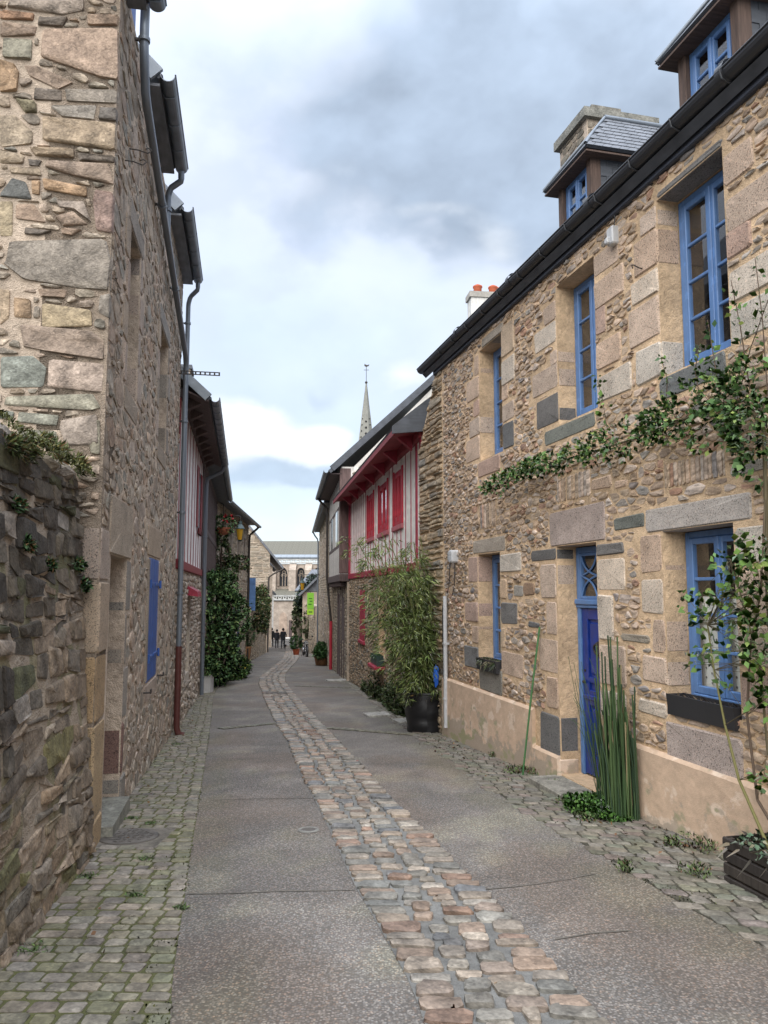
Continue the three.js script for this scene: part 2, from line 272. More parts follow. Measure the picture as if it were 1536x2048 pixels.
function resample(p, n) { const L = [0]; for (let i = 0; i < p.length; i++) { const q = p[(i + 1) % p.length]; L.push(L[i] + Math.hypot(q[0] - p[i][0], q[1] - p[i][1])); } const o = []; for (let k = 0; k < n; k++) { const t = L[p.length] * k / n; let i = 0; while (L[i + 1] < t) i++; const f = (t - L[i]) / (L[i + 1] - L[i] || 1), a = p[i], b = p[(i + 1) % p.length]; o.push([lerp(a[0], b[0], f), lerp(a[1], b[1], f)]); } return o; }
// cells round seeds (already scaled so that distances are fair), clipped to the outline and kept off the holes
function cells({ outline, holes = [], rowH, wide, jog = 0.5, joint = 0.02, R, min = 0.0012, lean = 0, mixed = 0 }) {
  const U = outline.map(p => p[0]), V = outline.map(p => p[1]), u0 = Math.min(...U), u1 = Math.max(...U), v0 = Math.min(...V), v1 = Math.max(...V);
  const mean = (wide[0] + wide[1]) / (rowH[0] + rowH[1]), S = Math.min(mean, 2.2), seeds = [];
  for (let v = v0; v < v1;) { const h = lerp(rowH[0], rowH[1], R() ** 1.4); for (let u = u0 - R() * wide[1]; u < u1;) { const w = lerp(wide[0], wide[1], R() ** 1.5) * (h > (rowH[0] + rowH[1]) / 2 ? 1.15 : 0.9); seeds.push([u + w / 2 + (R() - 0.5) * w * jog * 0.5, (v + h / 2 + (R() - 0.5) * h * jog + lean * (u - u0)) * S, mixed ? (R() < 0.22 ? (0.3 + 0.5 * R()) : -0.25 * R()) * (w * h * S) * mixed : 0]); u += w; } v += h; }
  const cs = Math.max(wide[1], rowH[1] * S) * 1.1, grid = new Map(), key = (a, b) => a * 100003 + b;
  for (const s of seeds) { const k = key(Math.floor(s[0] / cs), Math.floor(s[1] / cs)); (grid.get(k) || grid.set(k, []).get(k)).push(s); }
  const out = ccw(outline), oE = edges(out), H = holes.map(h => { const p = ccw(h); return { e: edges(p), u0: Math.min(...p.map(q => q[0])), u1: Math.max(...p.map(q => q[0])), v0: Math.min(...p.map(q => q[1])), v1: Math.max(...p.map(q => q[1])) }; }), res = [];
  for (const s of seeds) {
    const sx = s[0], sy = s[1] / S; let ok = true;
    for (const [a, b, c] of oE) if (a * sx + b * sy > c + 0.02) { ok = false; break; }
    if (!ok) continue;
    let p = [[s[0] - cs, s[1] - cs], [s[0] + cs, s[1] - cs], [s[0] + cs, s[1] + cs], [s[0] - cs, s[1] + cs]];
    const gi = Math.floor(s[0] / cs), gj = Math.floor(s[1] / cs);
    for (let a = -2; a <= 2; a++) for (let b = -2; b <= 2; b++) for (const q of grid.get(key(gi + a, gj + b)) || []) if (q !== s) { const dx = q[0] - s[0], dy = q[1] - s[1], d2 = dx * dx + dy * dy; if (d2 > 4.5 * cs * cs || d2 < 1e-9) continue; p = clip(p, dx, dy, dx * (s[0] + q[0]) / 2 + dy * (s[1] + q[1]) / 2 + (s[2] - q[2]) / 2); if (p.length < 3) break; }
    p = p.map(q => [q[0], q[1] / S]);
    for (const [a, b, c] of oE) { if (p.length < 3) break; p = clip(p, a, b, c); }
    if (p.length < 3) continue;
    const a0 = Math.min(...p.map(q => q[0])), a1 = Math.max(...p.map(q => q[0])), b0 = Math.min(...p.map(q => q[1])), b1 = Math.max(...p.map(q => q[1]));
    for (const h of H) { if (a0 > h.u1 || a1 < h.u0 || b0 > h.v1 || b1 < h.v0) continue; let best = -1e9, be; for (const e of h.e) { const d = e[0] * sx + e[1] * sy - e[2]; if (d > best) { best = d; be = e; } } if (best < 0.004) { ok = false; break; } p = clip(p, -be[0], -be[1], -be[2]); if (p.length < 3) { ok = false; break; } }
    if (!ok) continue;
    p = inset(p, joint * (0.35 + 0.35 * R()));
    if (p.length >= 3 && area(p) > min) res.push(p);
  }
  return res;
}
// coursed flat stones: rows of uneven height, each stone a skewed oblong
function courses({ outline, rowH, wide, joint, R, jit = 0.022, wave = 0.05 }) {
  const U = outline.map(p => p[0]), V = outline.map(p => p[1]), u0 = Math.min(...U), u1 = Math.max(...U), v0 = Math.min(...V), v1 = Math.max(...V), E = edges(ccw(outline)), res = [], wav = (u, k) => (noise3(u * 2.3, k * 3.1, 5) - 0.5) * wave;
  for (let v = v0, k = 0; v < v1; k++) { const h = lerp(rowH[0], rowH[1], R() ** 1.5); for (let u = u0 - R() * 0.1; u < u1;) { const w = lerp(wide[0], wide[1], R()), j = () => (R() - 0.5) * jit, g = joint * (0.3 + 0.5 * R()), thin = R() < 0.3 ? R() * h * 0.35 : 0; let p = [[u + g + j(), v + g + wav(u, k) + j()], [u + w - g + j(), v + g + wav(u + w, k) + j()], [u + w - g + j(), v + h - g - thin + wav(u + w, k + 1)], [u + g + j(), v + h - g - thin + wav(u, k + 1) + j()]]; for (const [a, b, c] of E) { if (p.length < 3) break; p = clip(p, a, b, c); } if (p.length >= 3 && area(p) > 0.0014) res.push(p); u += w; } v += h; }
  return res;
}
// one stone from its outline: sides, shoulder and a rough face. map turns (u, v, w) into a place
function stoneGeo(poly, { n = 9, proud = 0.02, back = 0.02, round = 1, rough = 0.3, color, R, map, dome = 0.8, spread = 0.1 }) {
  let p = poly; if (round) p = chaikin(p, 0.13 * round); if (p.length > n + 2) p = resample(p, n); n = p.length;
  let cx = 0, cy = 0; for (const q of p) { cx += q[0] / n; cy += q[1] / n; }
  const sz = Math.sqrt(Math.abs(area(p))), k = Math.min(proud, sz * 0.4), ring = (s, w, j) => p.map(q => { const f = s * (1 + (R() - 0.5) * j); return [cx + (q[0] - cx) * f, cy + (q[1] - cy) * f, w + (R() - 0.5) * k * rough * 1.4]; });
  const A = p.map(q => [cx + (q[0] - cx) * 1.02, cy + (q[1] - cy) * 1.02, -back]), B = ring(0.97, k * 0.62, 0.07), C = ring(dome, k, 0.16), c = [cx + (R() - 0.5) * sz * 0.2, cy + (R() - 0.5) * sz * 0.1, k * (1 + (R() - 0.5) * rough)];
  const P = [], I = [], put = v => { P.push(v); return P.length - 1; };
  const a = A.map(put), b0 = B.map(put), b1 = B.map(put), cc = C.map(put), m = put(c);
  for (let i = 0; i < n; i++) { const j = (i + 1) % n; I.push(a[i], a[j], b0[j], a[i], b0[j], b0[i], b1[i], b1[j], cc[j], b1[i], cc[j], cc[i], cc[i], cc[j], m); }
  const ou = R() * 9, ov = R() * 9, sw = R() < 0.5, pos = [], uv = [], col = [];
  for (const q of P) { const w = map ? map(q[0], q[1], q[2]) : q; pos.push(w[0], w[1], w[2]); uv.push(q[0] + ou + q[2], q[1] + ov + q[2]); const f = 1 + (R() - 0.5) * spread; col.push(color[0] * f, color[1] * f, color[2] * f); }
  const g = new THREE.BufferGeometry(); g.setAttribute('position', new THREE.Float32BufferAttribute(pos, 3)); g.setAttribute('uv', new THREE.Float32BufferAttribute(uv, 2)); g.setAttribute('color', new THREE.Float32BufferAttribute(col, 3)); g.setIndex(I); g.computeVertexNormals();
  g.userData.size = Math.abs(area(poly));
  return g;
}
function pick(pal, R) { let t = 0; for (const p of pal) t += p[3] ?? 1; let r = R() * t; for (const p of pal) { r -= p[3] ?? 1; if (r <= 0) return p; } return pal[0]; }
const tint = (c, R, a = 0.22) => { const f = 1 + (R() - 0.5) * 2 * a, h = (R() - 0.5) * 0.09; return [c[0] * f * (1 + h), c[1] * f, c[2] * f * (1 - h)]; };
// lay a list of stone geometries under a parent: the largest ones (score) as meshes of their own, the rest joined
function lay(list, mtl, parent, name, most = 300, restName) {
  list.sort((a, b) => (b.userData.score ?? b.userData.size) - (a.userData.score ?? a.userData.size));
  for (const g of list.slice(0, most)) mesh(name, g, mtl, parent);
  if (list.length > most) stuff(mesh(restName || 'small_' + name + 's', mergeGeometries(list.slice(most)), mtl, parent));
}
// rubble for a wall: outline and holes in wall metres
function rubble(parent, mtl, pal, o) {
  const R = o.R, list = (o.coursed ? courses(o) : cells(o)).map(p => { const g = stoneGeo(p, { n: o.n || 9, proud: lerp(o.proud[0], o.proud[1], R()), back: o.back ?? 0.03, color: tint(o.colour ? o.colour(p) : pick(pal, R), R, o.vary), R, rough: o.rough ?? 0.5, map: o.map, round: o.round ?? 1 }); if (o.score) g.userData.score = o.score(p) * g.userData.size; return g; });
  if (o.collect) { o.collect.push(...list); return; }
  lay(list, mtl, parent, 'stone', o.most ?? 300);
}
const rect = (u0, u1, v0, v1) => [[u0, v0], [u1, v0], [u1, v1], [u0, v1]];
const grow = (h, k) => { const u = h.map(p => p[0]), v = h.map(p => p[1]); return rect(Math.min(...u) - k, Math.max(...u) + k, Math.min(...v) - k, Math.max(...v) + k); };
const seen = F => p => { const w = F.world(p[0][0], 0), d = Math.max(1, w[1]); return 1 / (d * d); };   // nearer stones show larger
// ---------- ground, road, pavements ----------
// edges of the cobbled gutter, of the two sett pavements and of the house fronts, read off the photograph on the ground plane
const px = list => list.map(p => onGround(...p));
const line = (pts) => d => { if (d <= pts[0][1]) { const [a, b] = pts; return a[0] + (b[0] - a[0]) * (d - a[1]) / (b[1] - a[1]); } for (let i = 1; i < pts.length; i++) if (d <= pts[i][1]) { const a = pts[i - 1], b = pts[i]; return lerp(a[0], b[0], (d - a[1]) / (b[1] - a[1])); } const a = pts[pts.length - 2], b = pts[pts.length - 1]; return a[0] + (b[0] - a[0]) * (d - a[1]) / (b[1] - a[1]); };
const sorted = l => l.slice().sort((a, b) => a[1] - b[1]);
const bandL = line(sorted(px([[848, 2045], [820, 1967], [746, 1834], [711, 1776], [676, 1698], [637, 1615], [603, 1553], [573, 1482], [549, 1445], [529, 1401], [517, 1368], [519, 1354], [531, 1345], [548, 1332], [562, 1321], [570, 1308], [572, 1298], [569, 1291]])));
const bandR = line(sorted(px([[1212, 2046], [1135, 1960], [1068, 1883], [1016, 1831], [965, 1778], [905, 1720], [867, 1677], [817, 1631], [762, 1574], [695, 1502], [651, 1455], [613, 1414], [583, 1381], [570, 1362], [572, 1348], [580, 1337], [590, 1327], [598, 1316], [597, 1304], [590, 1297], [580, 1290]])));
const leftEdge = line(sorted(px([[339, 2048], [345, 1955], [369, 1797], [379, 1722], [394, 1629], [405, 1561], [416, 1486], [422, 1441], [426, 1396], [440, 1362]])));
const rightEdge = line(sorted(px([[1536, 1898], [1375, 1816], [1255, 1740], [1145, 1677], [1078, 1639], [1016, 1601], [977, 1572], [925, 1538], [890, 1506], [846, 1480], [790, 1440], [742, 1400], [700, 1368]])));
// house fronts in plan [x, distance]
const FL1 = frame([-2.178, 5.9], [-3.38, 12.54]), FG = frame([-0.86, -3.2], [-2.135, 5.86]);
const FL2 = frame([-3.39, 12.58], [-4.64, 19.5]), FL3 = frame([-4.68, 19.6], [-6.4, 29.2]), FL4 = frame([-6.55, 29.6], [-7.35, 41.6]), FL5 = frame([-7.15, 41.65], [-8.5, 56]);
const FR1 = frame([0.95, 12.5], [4.58, -2.25]), FR2 = frame([-1.12, 25.2], [0.72, 13.9]), FR3 = frame([-2.14, 32.8], [-1.2, 25.25]), FR4 = frame([-4.2, 50], [-2.24, 32.9]);
const leftFront = line([[FG.p0[0], -3.2], [-2.1, 5.9], [-3.336, 12.3], [-4.82, 20.5], [-6.4, 29.2], [-7.35, 41.6], [-8.5, 56], [-11.3, 75], [-16, 104]]);
const rightFront = line([[4.58, -2.25], [0.95, 12.5], [0.72, 13.9], [-1.12, 25.2], [-2.14, 32.8], [-4.2, 50], [-7.2, 64], [-8.6, 75], [-11.5, 104]]);

function sheet(l, r, d0, d1, step, lift, cols = 2, wob) {   // a strip of ground between two edge lines
  const P = [], UV = [], I = []; let n = 0;
  for (let d = d0; d <= d1 + 1e-6; d += step, n++) for (let c = 0; c <= cols; c++) { const x = lerp(l(d), r(d), c / cols); P.push(x, gyd(d) + lift + (wob ? wob(x, d) : 0), -d); UV.push(x, d); }
  for (let j = 0; j < n - 1; j++) for (let c = 0; c < cols; c++) { const a = j * (cols + 1) + c, b = a + 1, e = a + cols + 1, f = e + 1; I.push(a, b, f, a, f, e); }
  const g = new THREE.BufferGeometry(); g.setAttribute('position', new THREE.Float32BufferAttribute(P, 3)); g.setAttribute('uv', new THREE.Float32BufferAttribute(UV, 2)); g.setIndex(I); g.computeVertexNormals(); return g;
}
structure(mesh('ground', sheet(() => -320, () => 320, -60, 640, 10, -0.09, 2), M.ground));
{ // the road's chippings are worn pale, stained brown and greened with algae in patches
  const g = sheet(d => leftFront(d) - 0.9, d => rightFront(d) + 0.9, -4, 104, 0.2, 0, 36), p = g.attributes.position, c = new Float32Array(p.count * 3);
  for (let i = 0; i < p.count; i++) {
    const x = p.getX(i), d = -p.getZ(i), a = fbm(x * 0.9, d * 0.9, 1, 4), b = fbm(x * 2.6 + 9, d * 1.7, 4, 4), e = fbm(x * 6, d * 6, 8, 3), edge = Math.min(Math.abs(x - leftEdge(d)), Math.abs(x - rightEdge(d)));
    const k = 0.95 + (a - 0.5) * 0.5 + (e - 0.5) * 0.4, worn = sstep(0.56, 0.66, b) * 0.28, moss = sstep(0.50, 0.62, b * 0.5 + e * 0.5 + (edge < 0.35 ? 0.10 : -0.06)), brown = sstep(0.52, 0.63, fbm(x * 1.3 + 30, d * 0.8, 6, 4));
    let q = [k + worn, k + worn, k + worn]; q = q.map((v, n) => v * lerp(1, [0.86, 0.92, 0.66][n], moss * 0.4) * lerp(1, [1.0, 0.90, 0.82][n], brown * 0.7)); c.set(q, i * 3);
  }
  g.setAttribute('color', new THREE.BufferAttribute(c, 3)); structure(mesh('road', g, M.road));
}
const onRoad = lift => (x, d, w) => [x, gyd(d) + lift + w, -d];

{ // cobbled gutter winding down the middle
  const root = new THREE.Group(); root.name = 'cobbled_gutter'; scene.add(structure(root));
  mesh('mortar_bed', sheet(bandL, bandR, 1.5, 76, 0.2, 0.005, 3), M.bed, root);
  const R = rng(71), list = [], pal = [[0.394, 0.336, 0.279, 4], [0.377, 0.295, 0.238, 2.6], [0.377, 0.258, 0.197, 0.9], [0.353, 0.328, 0.287, 3], [0.295, 0.287, 0.262, 1.4], [0.238, 0.246, 0.258, 0.7], [0.459, 0.410, 0.353, 1.5]];
  for (let d = 2.0; d < 75;) {
    const h = lerp(0.088, 0.155, R()) * (d > 30 ? 1.5 : 1), L = bandL(d + h / 2), Rr = bandR(d + h / 2), cols = 4, slope = -0.09 + (bandL(d + 0.3) - bandL(d)) * 0.25;
    let xs = [0, 0.27, 0.49, 0.73, 1].map((t, i) => t + (i && i < 4 ? (R() - 0.5) * 0.07 : 0));
    for (let c = 0; c < cols; c++) {
      const hh = h * (0.78 + R() * 0.32), off = (R() - 0.5) * h * 0.45 + (c % 2) * h * 0.3, m = c === 1 || c === 2 ? 0.045 : 0.012;
      const a = lerp(L, Rr, xs[c]) + m * R() * 0.9 + 0.004, b = lerp(L, Rr, xs[c + 1]) - m * R() * 0.9 - 0.004, e = d + off, sl = slope * 0.5 + (R() - 0.5) * 0.1, j = () => (R() - 0.5) * 0.028;
      if (b - a < 0.07) continue;
      const poly = [[a + j(), e + 0.008 + j() * 0.5], [b + j(), e + 0.008 + sl * (b - a) + j() * 0.5], [b + j(), e + hh - 0.008 + sl * (b - a) + j() * 0.5], [a + j(), e + hh - 0.008 + j() * 0.5]];
      const g = stoneGeo(poly, { n: 10, proud: lerp(0.012, 0.028, R()), back: 0.03, color: tint(pick(pal, R), R, 0.2), R, rough: 0.45, map: onRoad(0.008), dome: 0.8, spread: 0.14, round: 1.1 });
      g.userData.score = 1 / d; list.push(g);
    }
    d += h;
  }
  lay(list, M.cobble, root, 'cobblestone', 300, 'far_cobblestones');
}
function pavement(name, bedMat, l, r, d0, d1, sx, sy, pal, R, lean, skip) {
  const root = new THREE.Group(); root.name = name; scene.add(structure(root));
  mesh('joint_bed', sheet(l, r, d0, d1, 0.25, 0.004, 2), bedMat, root);
  const list = [];
  for (let d = d0 + 0.1; d < d1;) {
    const h = sy * (0.85 + R() * 0.3), cut = R() < 0.14 ? 0.5 : 1, shear = lean;
    for (let c = 0, x = r(d) - 0.008; x > l(d) - 0.02; c++) {
      const w = sx * (0.8 + R() * 0.4), a = x - w, b = x; x -= w;
      if (skip && skip((a + b) / 2, d + h / 2)) continue;
      const j = () => (R() - 0.5) * 0.02, y = (q) => d + (q - r(d)) * shear + (R() - 0.5) * 0.014, g0 = 0.0075;
      const poly = [[a + g0 + j() * 0.5, y(a) + g0], [b - g0 + j() * 0.5, y(b) + g0], [b - g0 + j() * 0.5, y(b) + h - g0], [a + g0 + j() * 0.5, y(a) + h - g0]];
      if (area(poly) < 0.0015) continue;
      const g = stoneGeo(poly, { n: 8, proud: lerp(0.006, 0.012, R()), back: 0.02, color: tint(pick(pal, R), R, 0.16), R, rough: 0.35, map: onRoad(0.003), dome: 0.86, round: 0.9, spread: 0.12 });
      g.userData.score = 1 / Math.max(1, d); list.push(g);
    }
    d += h * cut ** 0;
  }
  lay(list, M.cobble, root, 'sett', 300, 'far_setts');
  return root;
}
const leftManhole = onGround(258, 1677);
pavement('sett_pavement_left', M.mossBed, d => leftFront(d) - 0.12, leftEdge, 1.5, 24, 0.128, 0.102, [[0.286, 0.265, 0.197, 3], [0.311, 0.281, 0.227, 3], [0.260, 0.256, 0.168, 2], [0.344, 0.307, 0.260, 1.8], [0.277, 0.244, 0.210, 1]], rng(81), -0.02, (x, d) => Math.abs(x - leftManhole[0]) < 0.3 && Math.abs(d - leftManhole[1]) < 0.3);
pavement('sett_pavement_right', M.dirtBed, rightEdge, d => rightFront(d) + 0.1, 2.5, 27, 0.15, 0.115, [[0.274, 0.256, 0.212, 3], [0.302, 0.277, 0.241, 2], [0.245, 0.245, 0.187, 2], [0.288, 0.238, 0.212, 1]], rng(83), -0.28);
{ // rows of setts laid across the road, and dark joints between the road bays
  const root = new THREE.Group(); root.name = 'cross_rows'; scene.add(structure(root));
  const R = rng(91), list = [], rows = [[[440, 1458], [548, 1447]], [[655, 1456], [832, 1470]], [[592, 1372], [700, 1376]]];
  for (const [p, q] of rows) {
    const A = onGround(...p), B = onGround(...q), L = Math.hypot(B[0] - A[0], B[1] - A[1]), n = Math.round(L / 0.13), ux = (B[0] - A[0]) / L, ud = (B[1] - A[1]) / L;
    const s = []; for (const e of [-0.12, 0.12]) s.push([A[0] - ud * e, A[1] + ux * e], [B[0] - ud * e, B[1] + ux * e]);
    mesh('joint_bed', quads([[s[0], s[1], s[3], s[2]].map(([x, d]) => [x, gyd(d) + 0.004, -d])]), M.dirtBed, root);
    for (let r = 0; r < 2; r++) for (let i = 0; i < n; i++) { const t0 = i / n * L + 0.008, t1 = (i + 1) / n * L - 0.008, e0 = -0.105 + r * 0.105 + 0.008, e1 = e0 + 0.09, P = (t, e) => [A[0] + ux * t - ud * e + (R() - 0.5) * 0.012, A[1] + ud * t + ux * e + (R() - 0.5) * 0.012]; list.push(stoneGeo(ccw([P(t0, e0), P(t1, e0), P(t1, e1), P(t0, e1)]), { n: 8, proud: 0.01, color: tint([0.25, 0.24, 0.19], R, 0.16), R, map: onRoad(0.006), dome: 0.8 })); }
  }
  for (const g of list) mesh('sett', g, M.cobble, root);
  const joints = new THREE.Group(); joints.name = 'road_joint'; scene.add(structure(joints));
  for (const pts of [[[372, 1789], [480, 1787], [560, 1783], [640, 1782], [708, 1781]], [[966, 1780], [1020, 1775], [1080, 1768], [1150, 1757], [1190, 1748]], [[430, 1600], [520, 1598], [626, 1597]], [[1110, 1880], [1180, 1868], [1260, 1862]], [[430, 1357], [470, 1355], [516, 1353]], [[580, 1350], [640, 1348], [690, 1346]], [[535, 1318], [556, 1317]], [[600, 1327], [640, 1329]]]) {
    const g = pts.map(p => onGround(...p)), w = g[0][1] > 8 ? 0.022 : 0.006, L = [];
    for (let i = 0; i < g.length - 1; i++) { const a = g[i], b = g[i + 1], wa = w * (0.5 + hash3(i, 5, pts[0][1])), wb = w * (0.5 + hash3(i + 1, 5, pts[0][1])); L.push([[a[0], gyd(a[1] - wa) + 0.004, -(a[1] - wa)], [b[0], gyd(b[1] - wb) + 0.004, -(b[1] - wb)], [b[0], gyd(b[1] + wb) + 0.004, -(b[1] + wb)], [a[0], gyd(a[1] + wa) + 0.004, -(a[1] + wa)]]); }
    mesh('joint', quads(L), M.jointDirt, joints);
  }
}
function lieFlat(o, x, d, lift = 0.006) { o.position.set(x, gyd(d) + lift, -d); o.rotation.x = -Math.atan(0.0508); return o; }
{ // covers and grating let into the ground
  const m = thing('manhole_cover', 'round iron manhole cover in a square frame in the mossy setts', 'manhole cover');
  lieFlat(m, leftManhole[0], leftManhole[1], 0.008);
  const iron = std([0.17, 0.155, 0.14], { map: T.stone, bumpMap: T.stoneBump, bumpScale: 0.004, roughness: 0.6 });
  mesh('frame', cbx(-0.3, 0.3, -0.3, 0.3, -0.03, 0.004, 0.008).rotateX(-Math.PI / 2), std([0.22, 0.20, 0.17], { map: T.stone, roughness: 0.8 }), m);
  mesh('lid', new THREE.LatheGeometry([[0, 0.014], [0.225, 0.014], [0.232, 0.009], [0.232, 0.004]].map(p => new THREE.Vector2(...p)), 40), iron, m);
  const ridge = []; for (let i = -3; i <= 3; i++) for (let j = -3; j <= 3; j++) if (i * i + j * j < 11) ridge.push(place(new THREE.BoxGeometry(0.045, 0.004, 0.012), i * 0.056, 0.015, j * 0.056, (i + j) % 2 ? 0.78 : -0.78));
  mesh('tread_pattern', merge(ridge), iron, m);
  const s = onGround(617, 1661), v = thing('valve_cover', 'small round metal valve cover in the grey road beside the cobbles', 'valve cover'); lieFlat(v, s[0], s[1], 0.004);
  mesh('rim', new THREE.LatheGeometry([[0.062, 0], [0.062, 0.008], [0.085, 0.008], [0.09, 0]].map(p => new THREE.Vector2(...p)), 28), std([0.33, 0.33, 0.31], { map: T.stone, roughness: 0.7 }), v);
  mesh('lid', new THREE.LatheGeometry([[0, 0.004], [0.02, 0.007], [0.05, 0.004], [0.06, 0.006], [0.062, 0]].map(p => new THREE.Vector2(...p)), 24), iron, v);
  const q = onGround(553, 1388), gr = thing('drain_grating', 'iron drain grating set across the cobbled gutter', 'drain'); lieFlat(gr, q[0], q[1], 0.03);
  const wd = 0.62, dp = 0.42;
  mesh('pit_shade', bx(-wd / 2, wd / 2, -0.02, -0.012, -dp / 2, dp / 2), M.dark, gr);  // thin dark plate standing in for the shade below the bars
  for (const z of [-dp / 2, dp / 2]) mesh('rail', bx(-wd / 2, wd / 2, -0.02, 0.006, z - 0.03, z + 0.03), iron, gr);
  for (let i = 0; i <= 11; i++) mesh('bar', bx(-wd / 2 + i * wd / 11 - 0.012, -wd / 2 + i * wd / 11 + 0.012, -0.011, 0.005, -dp / 2 + 0.031, dp / 2 - 0.031), iron, gr);
}
// ---------- shared building pieces ----------
// casement window in an opening u0..u1, v0..v1 with its face at depth w
function casement(parent, u0, u1, v0, v1, w, o = {}) {
  const m = o.mat || M.blueFrame, rows = o.rows || 4, leaves = o.leaves || 2, win = mesh('window', merge([cbx(u0, u0 + 0.05, v0, v1, w - 0.07, w, 0.006), cbx(u1 - 0.05, u1, v0, v1, w - 0.07, w, 0.006), cbx(u0 + 0.05, u1 - 0.05, v1 - 0.055, v1, w - 0.07, w - 0.002, 0.006), cbx(u0 + 0.05, u1 - 0.05, v0, v0 + 0.06, w - 0.07, w + 0.015, 0.008)]), m, parent);
  const a0 = u0 + 0.052, a1 = u1 - 0.052, b0 = v0 + 0.062, b1 = v1 - 0.057, lw = (a1 - a0) / leaves, s = o.stile || 0.052;
  for (let i = 0; i < leaves; i++) {
    const x0 = a0 + i * lw + 0.002, x1 = x0 + lw - 0.004, z = w + 0.008;
    mesh('casement', merge([cbx(x0, x0 + s, b0, b1, z - 0.045, z, 0.007), cbx(x1 - s, x1, b0, b1, z - 0.045, z, 0.007), cbx(x0 + s, x1 - s, b0, b0 + s * 1.25, z - 0.045, z - 0.001, 0.007), cbx(x0 + s, x1 - s, b1 - s, b1, z - 0.045, z - 0.001, 0.007)]), m, win);
    const c0 = b0 + s * 1.25, c1 = b1 - s;
    for (let r = 0; r < rows; r++) {
      const y0 = lerp(c0, c1, r / rows), y1 = lerp(c0, c1, (r + 1) / rows);
      if (r) mesh('glazing_bar', cbx(x0 + s, x1 - s, y0 - 0.014, y0 + 0.014, z - 0.035, z - 0.006, 0.006), m, win);
      mesh('pane', bx(x0 + s - 0.004, x1 - s + 0.004, y0 + (r ? 0.008 : -0.004), y1 - (r < rows - 1 ? 0.008 : -0.004), z - 0.024, z - 0.0235), M.glass, win);
    }
  }
  if (leaves === 2) mesh('cover_strip', cbx((a0 + a1) / 2 - 0.02, (a0 + a1) / 2 + 0.02, b0, b1, w + 0.008, w + 0.02, 0.006), m, win);
  return win;
}
function halfRound(u0, u1, v, w, r, mtl) {   // open half-round gutter along u
  const s = []; const N = 10; for (let i = 0; i <= N; i++) { const a = Math.PI + Math.PI * i / N; s.push([Math.cos(a) * r, Math.sin(a) * r]); } for (let i = N; i >= 0; i--) { const a = Math.PI + Math.PI * i / N; s.push([Math.cos(a) * (r - 0.006), Math.sin(a) * (r - 0.006) + 0.001]); }
  const g = extrude(s.map(([a, b]) => [-a, b]), 0, u1 - u0); g.rotateY(Math.PI / 2); g.translate(u0, v, w);
  const L = [g, tube([[u0, v, w + r], [u1, v, w + r]], 0.009, 6)];
  for (let u = u0 + 0.6; u < u1; u += 2.0) L.push(place(new THREE.CylinderGeometry(r + 0.006, r + 0.006, 0.05, 16, 1, true, Math.PI / 2 * 0, Math.PI), u, v, w, 0, 0, Math.PI / 2).rotateX(0));
  return merge([g, L[1]]);
}
function gableRoof(parent, u0, u1, depth, eave, ridge, over, mtl, th = 0.09) {   // roof as two slabs, ridge along u half way back
  const mid = -depth / 2, dropF = (ridge - eave) / (-mid) * over;
  const r = mesh('roof', merge([slab([[u0, eave - dropF, over], [u1, eave - dropF, over], [u1, ridge, mid], [u0, ridge, mid]], th), slab([[u1, eave, -depth], [u0, eave, -depth], [u0, ridge, mid], [u1, ridge, mid]], th)]), mtl, parent);
  return r;
}
function gableEnds(parent, u0, u1, depth, eave, ridge, low, mtl, th = 0.4, name = 'end_wall') {
  for (const u of [u0, u1 - th]) { const g = extrude([[-depth, low], [-0.36, low], [-0.36, eave + (ridge - eave) * 0.72 / depth - 0.1], [-depth / 2, ridge - 0.12], [-depth, eave - 0.1]].map(([z, y]) => [-z, y]), 0, th); g.rotateY(Math.PI / 2); g.translate(u, 0, 0); mesh(name, g, mtl, parent); }
  mesh('rear_wall', bx(u0, u1, low, eave - 0.05, -depth - 0.02, -depth + 0.3), mtl, parent);
}

